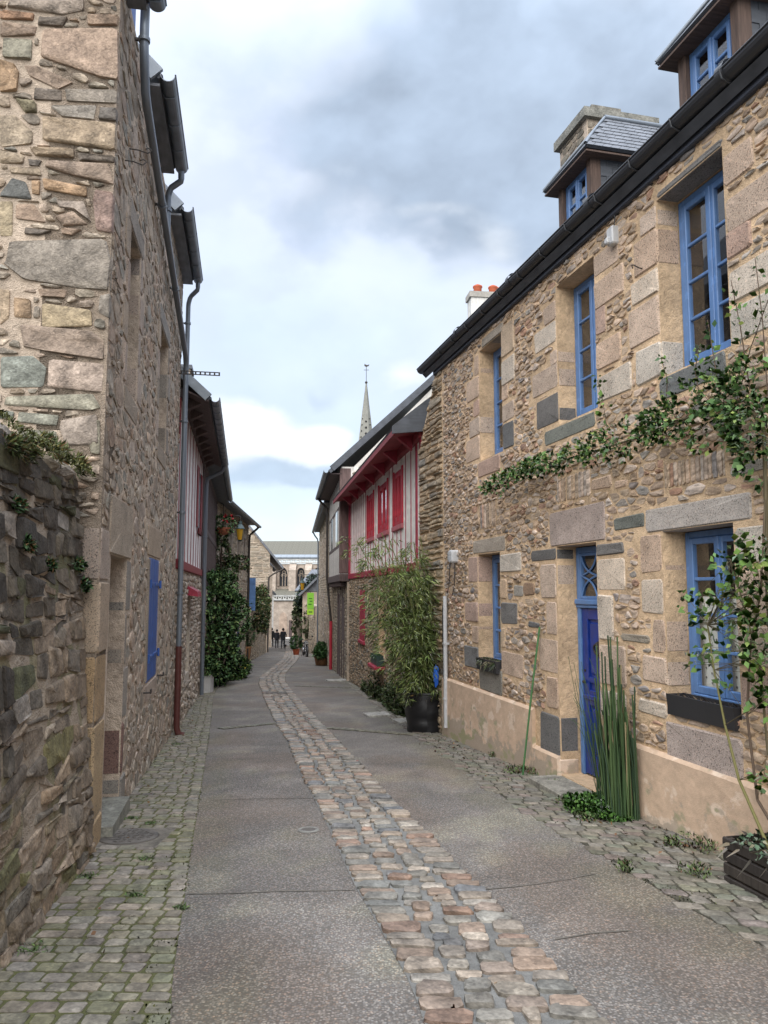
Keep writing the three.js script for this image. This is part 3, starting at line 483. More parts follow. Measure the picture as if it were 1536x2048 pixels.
// ---------- stone house with blue windows ----------
const R1 = thing('stone_house', 'tan rubble stone house with blue windows, blue door and two roof dormers', 'house', FR1.pos, FR1.turn);
{
  const F = FR1, R = rng(101), EAVE = 5.47, LEN = 15.1, OP = { w1: [1.76, 2.58, 3.47, 5.07], w2: [4.19, 5.04, 3.48, 5.07], w3: [6.15, 7.03, 3.49, 5.09], w4: [1.60, 2.42, 0.62, 2.15], door: [4.05, 4.93, -0.33, 2.13], w5: [6.06, 6.96, 0.70, 2.155], w6: [8.6, 9.5, 3.49, 5.09], w7: [8.6, 9.5, 0.70, 2.15] };
  const low = -1.0, holes = Object.values(OP).map(([a, b, c, d]) => rect(a, b, c, d));
  const wall = mesh('wall', extrude([[-1.28, low], [LEN, low], [LEN, EAVE], [-0.25, EAVE], [-0.5, 5.05], [-0.95, 4.58], [-1.28, 4.13]], -0.30, 0, holes), M.mortarTan, R1);
  // dressed granite blocks: colours
  const pink = [0.74, 0.565, 0.435], pale = [0.78, 0.675, 0.56], grey = [0.50, 0.45, 0.385], slateG = [0.215, 0.21, 0.205], rose = [0.64, 0.445, 0.35], buff = [0.74, 0.565, 0.40];
  const B = [], reg = (ox, oy, s, list) => { for (const [x0, x1, y0, y1, c, round] of list) { const a = ox + x0 / s, b = ox + x1 / s, t = oy + y0 / s, d = oy + y1 / s, ym = (t + d) / 2, xm = (a + b) / 2; B.push([F.at(a, ym)[0], F.at(b, ym)[0], F.at(xm, d)[1], F.at(xm, t)[1], c]); } };
  reg(840, 540, 3.6575, [[395, 442, 615, 780, pink], [340, 437, 790, 960, pink], [388, 432, 945, 1085, rose], [362, 432, 1085, 1225, pink], [338, 425, 1230, 1410, pink], [425, 590, 1395, 1500, rose], [450, 612, 440, 522, grey],
    [606, 690, 375, 620, buff], [602, 695, 630, 830, pale], [597, 650, 835, 960, pink], [592, 692, 970, 1105, pink], [587, 692, 1110, 1310, slateG],
    [900, 1015, 230, 390, pink], [832, 1010, 395, 580, pale], [950, 1008, 585, 700, pink], [818, 1002, 715, 915, pink], [850, 1003, 930, 1150, slateG], [905, 1290, 1105, 1225, [0.26, 0.28, 0.25]], [1005, 1287, -20, 52, grey]]);
  reg(1140, 300, 3.414, [[178, 335, 650, 815, pink], [178, 372, 830, 1040, pink], [180, 250, 1055, 1265, rose], [180, 352, 1275, 1480, pink], [180, 430, 1490, 1690, pale], [470, 612, 400, 565, pink], [432, 615, 580, 830, pink], [418, 615, 850, 1025, pale], [400, 627, 1040, 1320, pink], [448, 632, 1330, 1590, pale], [585, 1055, 90, 205, [0.31, 0.30, 0.29]], [600, 1085, 1490, 1640, [0.23, 0.23, 0.22]],
    [1058, 1262, -50, 190, pink], [1068, 1400, 205, 490, pink], [1076, 1245, 510, 715, rose], [1085, 1400, 730, 1000, pale], [1082, 1400, 1015, 1280, pale]]);
  reg(840, 1000, 3.2, [[340, 550, 235, 348, grey], [310, 373, 360, 530, rose], [290, 372, 650, 785, rose], [335, 372, 800, 920, pink], [285, 380, 930, 1075, [0.27, 0.26, 0.25]], [512, 652, 335, 470, pale], [512, 560, 500, 640, buff], [515, 628, 645, 805, [0.24, 0.24, 0.24]], [520, 548, 815, 955, buff], [525, 667, 965, 1140, pink], [380, 530, 1095, 1235, [0.30, 0.29, 0.26]],
    [712, 870, 310, 395, slateG], [770, 867, 405, 635, pink], [808, 875, 645, 870, pink], [765, 880, 880, 1110, pink], [808, 887, 1120, 1345, pink], [772, 892, 1355, 1640, slateG], [830, 1190, 40, 285, [0.56, 0.46, 0.41]], [600, 665, 540, 625, grey], [660, 740, 520, 620, [0.42, 0.27, 0.17]], [690, 770, 770, 830, slateG]]);
  reg(1140, 900, 3.414, [[195, 372, 625, 718, slateG], [200, 387, 728, 970, pale], [207, 302, 985, 1300, pale], [215, 392, 1320, 1620, pink], [222, 400, 1640, 1900, pale], [510, 1247, 335, 512, [0.60, 0.53, 0.47]], [470, 637, 560, 850, pink], [485, 637, 870, 1130, pale], [562, 650, 1150, 1390, pink], [495, 652, 1400, 1600, pink], [462, 662, 1615, 1830, pale], [1105, 1400, 495, 790, pale], [1123, 1400, 810, 1170, pink], [1140, 1400, 1190, 1490, pink], [1165, 1400, 1510, 1800, rose], [300, 512, 440, 550, [0.22, 0.23, 0.20]], [340, 555, 1240, 1330, [0.42, 0.36, 0.28]], [1085, 1400, 50, 170, [0.55, 0.50, 0.44]], [140, 290, 180, 275, pink], [300, 400, 200, 265, pink]]);
  reg(1100, 1300, 3.413, [[800, 1325, 545, 860, [0.58, 0.47, 0.41]]]);
  // beyond the picture's edge the same dressed openings go on
  for (const [a, b, c, d] of [OP.w6, OP.w7]) { B.push([a - 0.2, b + 0.2, d + 0.01, d + 0.27, grey], [a - 0.25, b + 0.25, c - 0.2, c - 0.01, pink]); for (let i = 0; i < 5; i++) { const h = (d - c) / 5, e = i % 2 ? 0.2 : 0.36; B.push([a - e, a, c + i * h + 0.006, c + (i + 1) * h - 0.006, pink], [b, b + e, c + i * h + 0.006, c + (i + 1) * h - 0.006, pale]); } }
  const keep = [...holes];
  for (const b of B) {
    let [u0, u1, v0, v1, c] = b, depth = 0.06;
    for (const [a, e, lo, hi] of Object.values(OP)) {   // jamb stones run back into the opening and form its sides
      if (v1 > lo + 0.02 && v0 < hi - 0.02) { if (Math.abs(u1 - a) < 0.11) { u1 = a + 0.004; depth = 0.205; } if (Math.abs(u0 - e) < 0.11) { u0 = e - 0.004; depth = 0.205; } }
      if (u1 > a && u0 < e) { if (Math.abs(v0 - hi) < 0.12) { v0 = hi - 0.004; depth = 0.2; } if (Math.abs(v1 - lo) < 0.12) { v1 = lo + 0.004; depth = 0.2; } }
    }
    if (u1 - u0 < 0.05 || v1 - v0 < 0.05) continue;
    keep.push(rect(u0 - 0.004, u1 + 0.004, v0 - 0.004, v1 + 0.004));
    const g = cbx(u0 + 0.004, u1 - 0.004, v0 + 0.004, v1 - 0.004, -depth, 0.006 + R() * 0.01, 0.016 + R() * 0.014, 0.009, R), ou = R() * 5;
    const uv = g.attributes.uv; for (let i = 0; i < uv.count; i++) uv.setXY(i, uv.getX(i) + ou, uv.getY(i) + ou * 0.7);
    mesh('granite_block', norm(g, tint(c, R, 0.07)), M.granite, wall);
  }
  // upright slates packed over the lintels
  const pal = [[0.679, 0.505, 0.358, 5], [0.728, 0.560, 0.431, 5], [0.601, 0.455, 0.347, 3], [0.524, 0.460, 0.398, 2], [0.388, 0.340, 0.319, 0.8], [0.621, 0.385, 0.274, 1.3], [0.776, 0.635, 0.532, 2.5]];
  const packs = []; const pk = (ox, oy, s, list) => { for (const [x0, x1, y0, y1] of list) { const a = ox + x0 / s, b = ox + x1 / s, t = oy + y0 / s, d = oy + y1 / s; packs.push([F.at(a, (t + d) / 2)[0], F.at(b, (t + d) / 2)[0], F.at((a + b) / 2, d)[1], F.at((a + b) / 2, t)[1]]); } };
  pk(1140, 900, 3.414, [[640, 1065, 40, 225]]); pk(840, 540, 3.6575, [[1010, 1250, 1485, 1680], [440, 556, 1700, 1890]]);
  const fine = [];
  for (const [a, b, c, d] of packs) { keep.push(rect(a, b, c, d)); rubble(wall, M.slaty, pal, { outline: rect(a, b, c, d), rowH: [d - c, d - c + 0.001], wide: [0.035, 0.085], jog: 0.15, joint: 0.014, proud: [0.008, 0.02], R, n: 8, vary: 0.2, collect: fine }); }
  const upper = { outline: rect(0.10, LEN - 0.02, 0.30, EAVE - 0.02), holes: keep, rowH: [0.03, 0.095], wide: [0.06, 0.30], jog: 0.9, mixed: 0.25, joint: 0.017, proud: [0.002, 0.02], R, rough: 1.0, round: 0.5, vary: 0.22, collect: fine, n: 8, min: 0.0011, score: seen(F) };
  // the big openings' surrounds are rubbed smooth with mortar: stones stay a little clear of them
  rubble(wall, M.slaty, pal, upper);
  // long flat stones bonded into the far corner
  const corner = [], cornerPal = [[0.60, 0.46, 0.305, 5], [0.48, 0.39, 0.285, 3], [0.34, 0.30, 0.25, 1.0], [0.64, 0.49, 0.33, 3]];
  rubble(wall, M.slaty, cornerPal, { outline: [[-1.28, low + 0.2], [0.04, low + 0.2], [0.04, EAVE - 0.1], [-0.36, 5.18], [-1.28, 4.11]], coursed: true, rowH: [0.05, 0.14], wide: [0.22, 0.7], joint: 0.02, proud: [0.01, 0.045], round: 0.7, R, rough: 0.6, n: 8, collect: corner, score: seen(F) });
  fine.push(...corner);
  for (const g of fine) g.userData.score ??= g.userData.size / 60;
  lay(fine, M.slaty, wall, 'stone', 300);

  // rendered plinth
  T.plinth = (() => { const t = tex(1024, (u, v) => { const a = tfbm(u, v, 9, 5, 131, 3, 1), b = tfbm(u, v, 30, 4, 132, 3, 1), h = v * 1.5 + (a - 0.5) * 1.1 + (b - 0.5) * 0.35; const worn = sstep(0.60, 0.70, tfbm(u, v, 8, 5, 133, 3, 1)) * (h < 1.0 ? 1 : 0.1), damp = sstep(0.56, 0.42, h), moss = sstep(0.52, 0.64, tfbm(u, v, 10, 5, 134, 2, 1)) * sstep(0.62, 0.3, h); let c = [0.68, 0.50, 0.36].map(x => x * (0.86 + (a - 0.5) * 0.35 + (b - 0.5) * 0.25)); const mix = (q, d, k) => c = c.map((x, i) => lerp(x, d[i], k)); mix(0, [0.72, 0.58, 0.46], worn * 0.9); mix(0, [0.42, 0.345, 0.27], damp * 0.85); mix(0, [0.33, 0.33, 0.17], moss * 0.75); return c.map(G); }, 1); t.repeat.set(1 / 5.2, 1 / 1.35); t.offset.set(0, 0.5); return t; })();
  const plinthMat = std(W1, { map: T.plinth, bumpMap: T.mortarBump, bumpScale: 0.006, roughness: 0.93 });
  const PL = 0.28, pl = (a, b, top = PL) => { const g = extrude([[-0.02, low], [0.05, low], [0.045, top - 0.03], [0.012, top], [-0.02, top]].map(([z, y]) => [-z, y]), 0, b - a); g.rotateY(Math.PI / 2); g.translate(a, 0, 0); mesh('plinth', metres(g), plinthMat, R1); };
  const sill = F.at(1100, 1450)[0];
  pl(0.05, 3.42); pl(3.42, 4.045, -0.14); pl(5.4, LEN); pl(4.94, 5.4, -0.02);
  mesh('plinth', metres(cbx(3.60, 4.06, -0.55, -0.17, -0.2, 0.03, 0.02)), plinthMat, R1);

  // rooms behind the windows, coloured near-black to hold their shade
  mesh('shade_lining', merge([extrude(rect(-0.2, LEN, low, EAVE - 0.1), -0.48, -0.302, holes), bx(0.41, LEN - 0.41, low, EAVE - 0.1, -2.6, -2.55), bx(0.41, LEN - 0.41, 2.85, 2.95, -2.5, -0.5), bx(0.41, LEN - 0.41, EAVE - 0.15, EAVE - 0.1, -2.5, -0.5), bx(3.0, 3.1, low, EAVE - 0.2, -2.5, -0.5), bx(5.55, 5.65, low, EAVE - 0.2, -2.5, -0.5), bx(0.41, 0.45, low, EAVE - 0.2, -2.5, -0.5), bx(LEN - 0.45, LEN - 0.41, low, EAVE - 0.2, -2.5, -0.5)]), M.roomShade, R1);
  // windows
  for (const k of ['w1', 'w2', 'w3', 'w4', 'w5', 'w6', 'w7']) { const [a, b, c, d] = OP[k]; casement(R1, a + 0.012, b - 0.012, c + 0.03, d - 0.01, -0.21); mesh('window_sill', cbx(a + 0.005, b - 0.005, c - 0.02, c + 0.03, -0.3, -0.17, 0.008), M.blueFrame, R1); }
  // patterned net curtains inside the ground floor windows
  for (const k of ['w4', 'w5']) { const [a, b, c, d] = OP[k]; const g = new THREE.PlaneGeometry(b - a + 0.1, 0.85, 30, 1), p = g.attributes.position; for (let i = 0; i < p.count; i++) p.setZ(i, Math.sin(p.getX(i) * 34) * 0.012); g.translate((a + b) / 2, c + 0.47, -0.31);
    const dots = []; for (let i = 0; i < 12; i++) for (let j = 0; j < 10; j++) dots.push(new THREE.CircleGeometry(0.011, 8).translate(a + 0.04 + i * 0.075, c + 0.1 + j * 0.08 + (i % 2) * 0.04, -0.293)); const cu = mesh('net_curtain', metres(g), M.cloth, R1); stuff(mesh('woven_dots', merge(dots), std([0.10, 0.11, 0.10], { side: THREE.DoubleSide }), cu)); }

  // blue panelled door with a latticed light above it
  const [da, db, dc, dd] = OP.door, dw = -0.23, dr = mesh('door', merge([cbx(da + 0.01, da + 0.075, dc, dd - 0.01, dw - 0.08, dw, 0.008), cbx(db - 0.075, db - 0.01, dc, dd - 0.01, dw - 0.08, dw, 0.008), cbx(da + 0.075, db - 0.075, dd - 0.075, dd - 0.01, dw - 0.08, dw - 0.002, 0.008)]), M.blueFrame, R1);
  const tr = 1.52;
  mesh('transom_bar', merge([cbx(da - 0.02 + 0.03, db - 0.01, tr - 0.03, tr + 0.03, dw - 0.08, dw + 0.035, 0.012), cbx(da + 0.01, db - 0.01, tr - 0.065, tr - 0.03, dw - 0.08, dw + 0.015, 0.008)]), M.blueFrame, dr);
  const la = da + 0.077, lb = db - 0.077, t0 = tr + 0.032, t1 = dd - 0.077, cw = -0.245, curve = (pts) => tube(pts.map(([x, y]) => [lerp(la + 0.03, lb - 0.03, x), lerp(t0 + 0.03, t1 - 0.03, y), cw]), 0.011, 6);
  mesh('light_frame', merge([cbx(la, la + 0.032, t0, t1, cw - 0.03, cw + 0.012, 0.005), cbx(lb - 0.032, lb, t0, t1, cw - 0.03, cw + 0.012, 0.005), cbx(la, lb, t0, t0 + 0.032, cw - 0.03, cw + 0.011, 0.005), cbx(la, lb, t1 - 0.032, t1, cw - 0.03, cw + 0.011, 0.005)]), M.blueFrame, dr);
  const arc = (x0, y0, x1, y1, bx_, by_) => { const p = []; for (let i = 0; i <= 8; i++) { const t = i / 8; p.push([lerp(x0, x1, t) + Math.sin(Math.PI * t) * bx_, lerp(y0, y1, t) + Math.sin(Math.PI * t) * by_]); } return curve(p); };
  for (const s of [0, 1]) { const x = s ? 0.5 : 0; mesh('lattice_bar', merge([arc(x, 0, x + 0.5, 0.5, -0.09, 0.07), arc(x, 1, x + 0.5, 0.5, -0.09, -0.07), arc(x + 0.5, 0, x, 0.5, 0.09, 0.07), arc(x + 0.5, 1, x, 0.5, 0.09, -0.07)]), M.blueFrame, dr); }
  mesh('pane', bx(la, lb, t0, t1, cw - 0.012, cw - 0.0115), M.glass, dr);
  const l0 = dc + 0.02, l1 = tr - 0.068, leaf = mesh('door_leaf', bx(la, lb, l0, l1, dw - 0.075, dw - 0.045), M.blueDoor, dr);
  for (const [a, b, c, d] of [[la, la + 0.12, l0, l1], [lb - 0.12, lb, l0, l1]]) mesh('stile', cbx(a, b, c, d, dw - 0.046, dw - 0.02, 0.006), M.blueDoor, dr);
  for (const [c, d] of [[l0, l0 + 0.2], [0.42, 0.58], [0.66, 0.72], [l1 - 0.12, l1]]) mesh('rail', cbx(la + 0.12, lb - 0.12, c, d, dw - 0.046, dw - 0.021, 0.006), M.blueDoor, dr);
  mesh('mid_moulding', merge([cbx(la + 0.02, lb - 0.02, 0.48, 0.53, dw - 0.022, dw + 0.004, 0.01)]), M.blueDoor, dr);
  for (const [c, d] of [[l0 + 0.2, 0.42], [0.72, l1 - 0.12]]) mesh('panel', cbx(la + 0.15, lb - 0.15, c + 0.03, d - 0.03, dw - 0.046, dw - 0.03, 0.014), M.blueDoor, dr);
  const kx = (la + lb) / 2 - 0.02; mesh('knocker', merge([place(new THREE.TorusGeometry(0.055, 0.012, 8, 22), kx, 1.02, dw + 0.0, 0, 0.2), place(new THREE.SphereGeometry(0.022, 10, 8), kx, 1.08, dw - 0.005), place(new THREE.CylinderGeometry(0.03, 0.034, 0.03, 14), kx, 1.08, dw - 0.03, 0, Math.PI / 2)]), M.iron, dr);
  mesh('door_knob', place(new THREE.SphereGeometry(0.02, 10, 8), la + 0.05, 0.66, dw + 0.0), M.iron, dr);
  mesh('lock', place(new THREE.CylinderGeometry(0.014, 0.014, 0.012, 12), la + 0.05, 0.78, dw - 0.016, 0, Math.PI / 2), M.iron, dr);
  mesh('doorstep', cbx(da - 0.06, db + 0.1, -0.36, 0.06, -0.62, -0.345, 0.015).rotateX(-Math.PI / 2).translate(0, 0, 0), std([0.36, 0.345, 0.30], { map: T.stone, bumpMap: T.stoneBump, bumpScale: 0.004 }), R1);

  // roof, eaves and gutter
  const depth = 6.4, ridge = 8.75;
  const roof = gableRoof(R1, -0.62, LEN + 0.1, depth, EAVE + 0.05, ridge, 0.14, M.slate);
  gableEnds(R1, 0.0, LEN, depth, EAVE, ridge, low, M.mortarTan);
  mesh('fascia', cbx(-0.3, LEN, EAVE - 0.20, EAVE - 0.0, 0.002, 0.05, 0.012), M.fasciaPaint, R1);
  mesh('soffit', bx(-0.6, LEN, EAVE - 0.03, EAVE + 0.0, 0.05, 0.15), M.fasciaPaint, R1);
  const gut = mesh('gutter', halfRound(-0.70, LEN, EAVE + 0.015, 0.135, 0.082, M.blackMetal), M.blackMetal, R1);
  for (let u = 0.5; u < LEN; u += 0.62) mesh('gutter_bracket', tube([[u, EAVE + 0.0, 0.04], [u, EAVE - 0.07, 0.08], [u, EAVE - 0.076, 0.14], [u, EAVE - 0.05, 0.205], [u, EAVE + 0.02, 0.222]], 0.009, 5, false, 8), M.blackMetal, gut);
  for (const u of [1.3, 3.3, 5.3, 7.3]) mesh('gutter_joint', place(new THREE.CylinderGeometry(0.088, 0.088, 0.09, 18, 1, true, 0, Math.PI), u, EAVE + 0.015, 0.135, 0, Math.PI / 2, Math.PI / 2), M.blackMetal, gut);

  // dormers
  const slope = (ridge - EAVE - 0.05) / (depth / 2), roofAt = w => EAVE + 0.05 - w * slope;
  for (const [c, dw2] of [[4.11, 0.40], [6.52, 0.41]]) {
    const f = -0.30, a = c - dw2, b = c + dw2, v0 = roofAt(f) - 0.02, v1 = 6.56, d = new THREE.Group(); d.name = 'dormer'; R1.add(d);
    for (const s of [a, b - 0.11]) mesh('post', cbx(s, s + 0.11, v0, v1, f - 0.12, f, 0.01), M.oldWood, d);
    mesh('sill_board', cbx(a + 0.11, b - 0.11, v0, v0 + 0.05, f - 0.1, f - 0.01, 0.01), M.oldWood, d);
    mesh('head_beam', cbx(a + 0.11, b - 0.11, v1 - 0.07, v1, f - 0.1, f - 0.004, 0.01), M.oldWood, d);
    casement(d, a + 0.112, b - 0.112, v0 + 0.052, v1 - 0.072, f - 0.045, { rows: 2, stile: 0.04 });
    for (const s of [a + 0.004, b - 0.044]) { const back = (v1 - EAVE - 0.05) / slope; const g = extrude([[-f + 0.12, v0 + 0.1], [-f + 0.12, v1 - 0.01], [back, v1 - 0.01]].map(p => p), 0, 0.04); g.rotateY(Math.PI / 2); g.translate(s, 0, 0); mesh('cheek', g, M.slate, d);
      const near = s > c ? s + 0.041 : s - 0.006, sl = []; for (let r = 0; r < 7; r++) for (let k = 0; k < 8; k++) { const y0 = v0 + 0.02 + r * 0.115, z0 = f - 0.12 - (k + (r % 2) * 0.5) * 0.15; if (y0 < roofAt(z0 - 0.15) - 0.02 || y0 + 0.12 > v1) continue; sl.push(bx(near, near + 0.006, y0, y0 + 0.118, z0 - 0.146, z0)); } if (sl.length) stuff(mesh('cheek_slates', merge(sl), M.slate, d)); }
    // hipped slated roof with a swept front and lead-capped ridge
    const e = v1 - 0.02, o = 0.13, top = 7.26, hw = -0.74, zb = -(top - EAVE - 0.05) / slope - 0.1;
    const eavesBack = -(e - EAVE - 0.05) / slope - 0.1;
    mesh('dormer_roof', merge([slab([[a - o, e, f + o], [b + o, e, f + o], [c, top, hw]], 0.03), slab([[b + o, e, f + o], [b + o, e, eavesBack], [c, top, zb], [c, top, hw]], 0.03), slab([[a - o, e, eavesBack], [a - o, e, f + o], [c, top, hw], [c, top, zb]], 0.03)]), M.slate, d);
    mesh('eaves_boards', slab([[a - o + 0.01, e - 0.04, f + o - 0.01], [b + o - 0.01, e - 0.04, f + o - 0.01], [b + o - 0.01, e - 0.04, eavesBack], [a - o + 0.01, e - 0.04, eavesBack]].reverse(), -0.02), M.oldWood, d);
    const sl = [], rows = 9; for (const side of [1, -1]) for (let r = 0; r < rows; r++) { const t0 = r / rows, t1 = (r + 1) / rows, n = 9; for (let k = 0; k < n; k++) { const p = (t, s) => { const x = c + side * lerp(dw2 + o, 0, t), y = lerp(e, top, t) + 0.008, zf = lerp(f + o, hw, t), zk = lerp(eavesBack, zb, t); return [x, y, lerp(zf, zk, s)]; }; const s0 = (k + (r % 2) * 0.5) / n, s1 = Math.min(1, s0 + 0.96 / n); if (s0 >= 1) continue; const q = [p(t0 - 0.02, s0), p(t0 - 0.02, s1), p(t1, s1), p(t1, s0)]; q[0][1] += 0.012; q[1][1] += 0.012; sl.push(slab(side > 0 ? q : q.reverse(), 0.007)); } }
    stuff(mesh('roof_slates', merge(sl), M.slateLight, d));
    mesh('ridge_cap', merge([tube([[c, top + 0.01, hw + 0.02], [c, top + 0.01, zb]], 0.035, 8), tube([[c, top + 0.03, hw], [c + dw2 * 0.5, (top + e) / 2 + 0.03, (hw + f + o) / 2], [b + o, e + 0.02, f + o]], 0.02, 6), tube([[c, top + 0.03, hw], [c - dw2 * 0.5, (top + e) / 2 + 0.03, (hw + f + o) / 2], [a - o, e + 0.02, f + o]], 0.02, 6)]), M.zinc, d);
  }
  // chimney on the far gable
  const ch = mesh('chimney', extrude([[0.08, 7.2], [1.04, 7.2], [1.04, 9.42], [0.08, 9.42]], -3.45, -2.22), M.mortarGrey, R1), cl = [];
  const cpal = [[0.33, 0.29, 0.23, 3], [0.28, 0.25, 0.20, 2], [0.38, 0.33, 0.27, 2]];
  rubble(ch, M.stone, cpal, { outline: rect(0.09, 1.03, 7.25, 9.4), rowH: [0.09, 0.16], wide: [0.14, 0.4], joint: 0.018, proud: [0.008, 0.016], R, collect: cl, map: (u, v, w) => [u, v, -2.22 + w] });
  rubble(ch, M.stone, cpal, { outline: rect(-3.44, -2.23, 7.25, 9.4), rowH: [0.09, 0.16], wide: [0.14, 0.4], joint: 0.018, proud: [0.008, 0.016], R, collect: cl, map: (u, v, w) => [1.04 + w, v, -u - 5.67] });
  lay(cl, M.stone, ch, 'stone', 120);
  mesh('cap_slab', cbx(0.0, 1.12, -3.53, -2.14, 9.42, 9.6, 0.03, 0.012, R).rotateX(-Math.PI / 2).applyMatrix4(new THREE.Matrix4().makeScale(1, 1, -1)).rotateY(0) && bx(-0.0, 1.12, 9.42, 9.58, -3.53, -2.14), std([0.33, 0.325, 0.29], { map: T.stone, bumpMap: T.stoneBump, bumpScale: 0.02 }), ch);
  for (const [x, z] of [[0.42, -2.5], [0.8, -2.5], [0.42, -2.85], [0.8, -2.85]]) mesh('cowl_leg', bx(x - 0.04, x + 0.04, 9.581, 9.74, z - 0.04, z + 0.04), M.mortarGrey, ch);
  mesh('cowl_slab', bx(0.32, 0.9, 9.741, 9.79, -2.95, -2.4), std([0.27, 0.26, 0.23], { map: T.stone }), ch);
}
// ---------- tall stone house at the corner of the garden wall ----------
function downpipe(name, label, F, pts, r, mtl, collars = [], group) {   // pipe through wall-frame points, with collars
  const t = thing(name, label, 'downpipe', F.pos, F.turn, group);
  mesh('pipe', tube(pts, r, 10, false, pts.length * 6), mtl, t);
  for (const [u, v, w, a] of collars) mesh('collar', place(new THREE.CylinderGeometry(r + 0.012, r + 0.012, 0.035, 14), u, v, w, 0, 0, a || 0), mtl, t), mesh('wall_bracket', bx(u - 0.012, u + 0.012, v - 0.012, v + 0.012, 0.0, w), M.iron, t);
  return t;
}
const L1 = thing('corner_house', 'tall grey and pink stone house with deep narrow windows and one blue shutter', 'house', FL1.pos, FL1.turn);
{
  const F = FL1, R = rng(201), LEN = 6.6, TOP = 6.85, low = -1.1, OP = { w1: [0.92, 1.66, 3.5, 5.02], w2: [3.55, 4.55, 3.5, 5.0], door: [0.42, 1.38, -0.55, 1.94], shut: [3.12, 4.1, 0.58, 2.03] };
  const holes = Object.values(OP).map(([a, b, c, d]) => rect(a, b, c, d));
  const wall = mesh('wall', extrude(rect(0, LEN, low, TOP), -0.5, 0, holes), M.mortarGrey, L1);
  const pink = [0.50, 0.405, 0.335], tan = [0.46, 0.375, 0.285], grey = [0.36, 0.32, 0.275], ochre = [0.50, 0.36, 0.21], keep = [...holes];
  const block = (u0, u1, v0, v1, c, d = 0.06) => { keep.push(rect(u0, u1, v0, v1)); const g = cbx(u0 + 0.005, u1 - 0.005, v0 + 0.005, v1 - 0.005, -d, 0.004 + R() * 0.012, 0.014 + R() * 0.012, 0.006, R), o = R() * 5, uv = g.attributes.uv; for (let i = 0; i < uv.count; i++) uv.setXY(i, uv.getX(i) + o, uv.getY(i) + o * 0.6); mesh('granite_block', norm(g, tint(c, R, 0.1)), M.granite, wall); };
  for (const [k, n, c] of [['w1', 4, pink], ['w2', 4, grey], ['door', 5, grey]]) {
    const [a, b, lo, hi] = OP[k], h = (hi - lo) / n;
    for (let i = 0; i < n; i++) { const e = i % 2 ? 0.14 : 0.3, y0 = lo + i * h, y1 = y0 + h; block(b - 0.004, b + e, y0, y1, i === 1 && k === 'door' ? [0.26, 0.15, 0.12] : c, 0.42); if (k !== 'door') block(a - (i % 2 ? 0.28 : 0.16), a + 0.004, y0, y1, i % 2 ? tan : pink, 0.42); }
    if (k !== 'door') { block(a - 0.1, b + 0.14, hi - 0.004, hi + 0.24, grey, 0.42); block(a - 0.05, b + 0.05, lo - 0.24, lo + 0.004, tan, 0.42); }
  }
  block(0.36, 1.62, 1.936, 2.45, tan, 0.42);
  block(2.9, 4.3, 2.034, 2.42, tan); block(4.104, 4.3, 0.6, 2.03, pink); block(2.94, 3.116, 0.6, 2.03, tan); block(3.0, 4.2, 0.36, 0.574, pink);
  // ochre-stained corner stones beside the door
  let y = -0.7; for (const h of [0.62, 0.72, 0.52, 0.56, 0.42]) { block(-0.012, 0.424, y, y + h, y < 0.9 ? ochre : y < 1.5 ? tan : pink, 0.42); y += h; }
  // threshold inside the doorway
  mesh('doorstep', bx(0.43, 1.37, -0.54, F.ground(0.9) + 0.12, -0.42, 0.10), std([0.30, 0.30, 0.26], { map: T.stone, bumpMap: T.stoneBump, bumpScale: 0.006 }), L1);
  mesh('door_leaf', cbx(0.43, 1.37, -0.54, 1.93, -0.47, -0.42, 0.01), M.darkTimber, L1);
  const pal = [[0.52, 0.43, 0.34, 4], [0.45, 0.38, 0.31, 4], [0.56, 0.45, 0.365, 3], [0.40, 0.36, 0.30, 2], [0.48, 0.36, 0.275, 1.4], [0.36, 0.335, 0.29, 1.2], [0.60, 0.52, 0.43, 1.4]];
  rubble(wall, M.stone, pal, { outline: rect(0.02, LEN - 0.02, low + 0.1, TOP - 0.05), holes: keep, rowH: [0.06, 0.17], wide: [0.10, 0.36], jog: 0.9, mixed: 1, joint: 0.022, proud: [0.001, 0.014], R, rough: 0.9, vary: 0.13, most: 220, score: seen(F), n: 8 });
  // gable towards the garden: large stones, each read off the photograph
  const gable = mesh('gable_wall', extrude(rect(-6.2, 0, low, TOP + 0.3), -0.5, 0), M.mortarGrey, L1); gable.rotation.y = -Math.PI / 2; 
  const GF = frame(F.world(0, -6.2), F.world(0, 0)), gx = (p) => { const q = GF.at(p[0], p[1]); return [q[0] - 6.2, q[1]]; };
  const c = { pk: [0.55, 0.43, 0.35], br: [0.42, 0.32, 0.25], rust: [0.42, 0.255, 0.165], gp: [0.44, 0.37, 0.315], gn: [0.39, 0.37, 0.295], or: [0.50, 0.355, 0.235], dk: [0.22, 0.19, 0.165], ol: [0.24, 0.21, 0.14], gy: [0.38, 0.345, 0.305], tn: [0.48, 0.385, 0.285], sl: [0.18, 0.185, 0.18], rd: [0.45, 0.315, 0.265], yl: [0.54, 0.44, 0.30], gr: [0.35, 0.36, 0.31] };
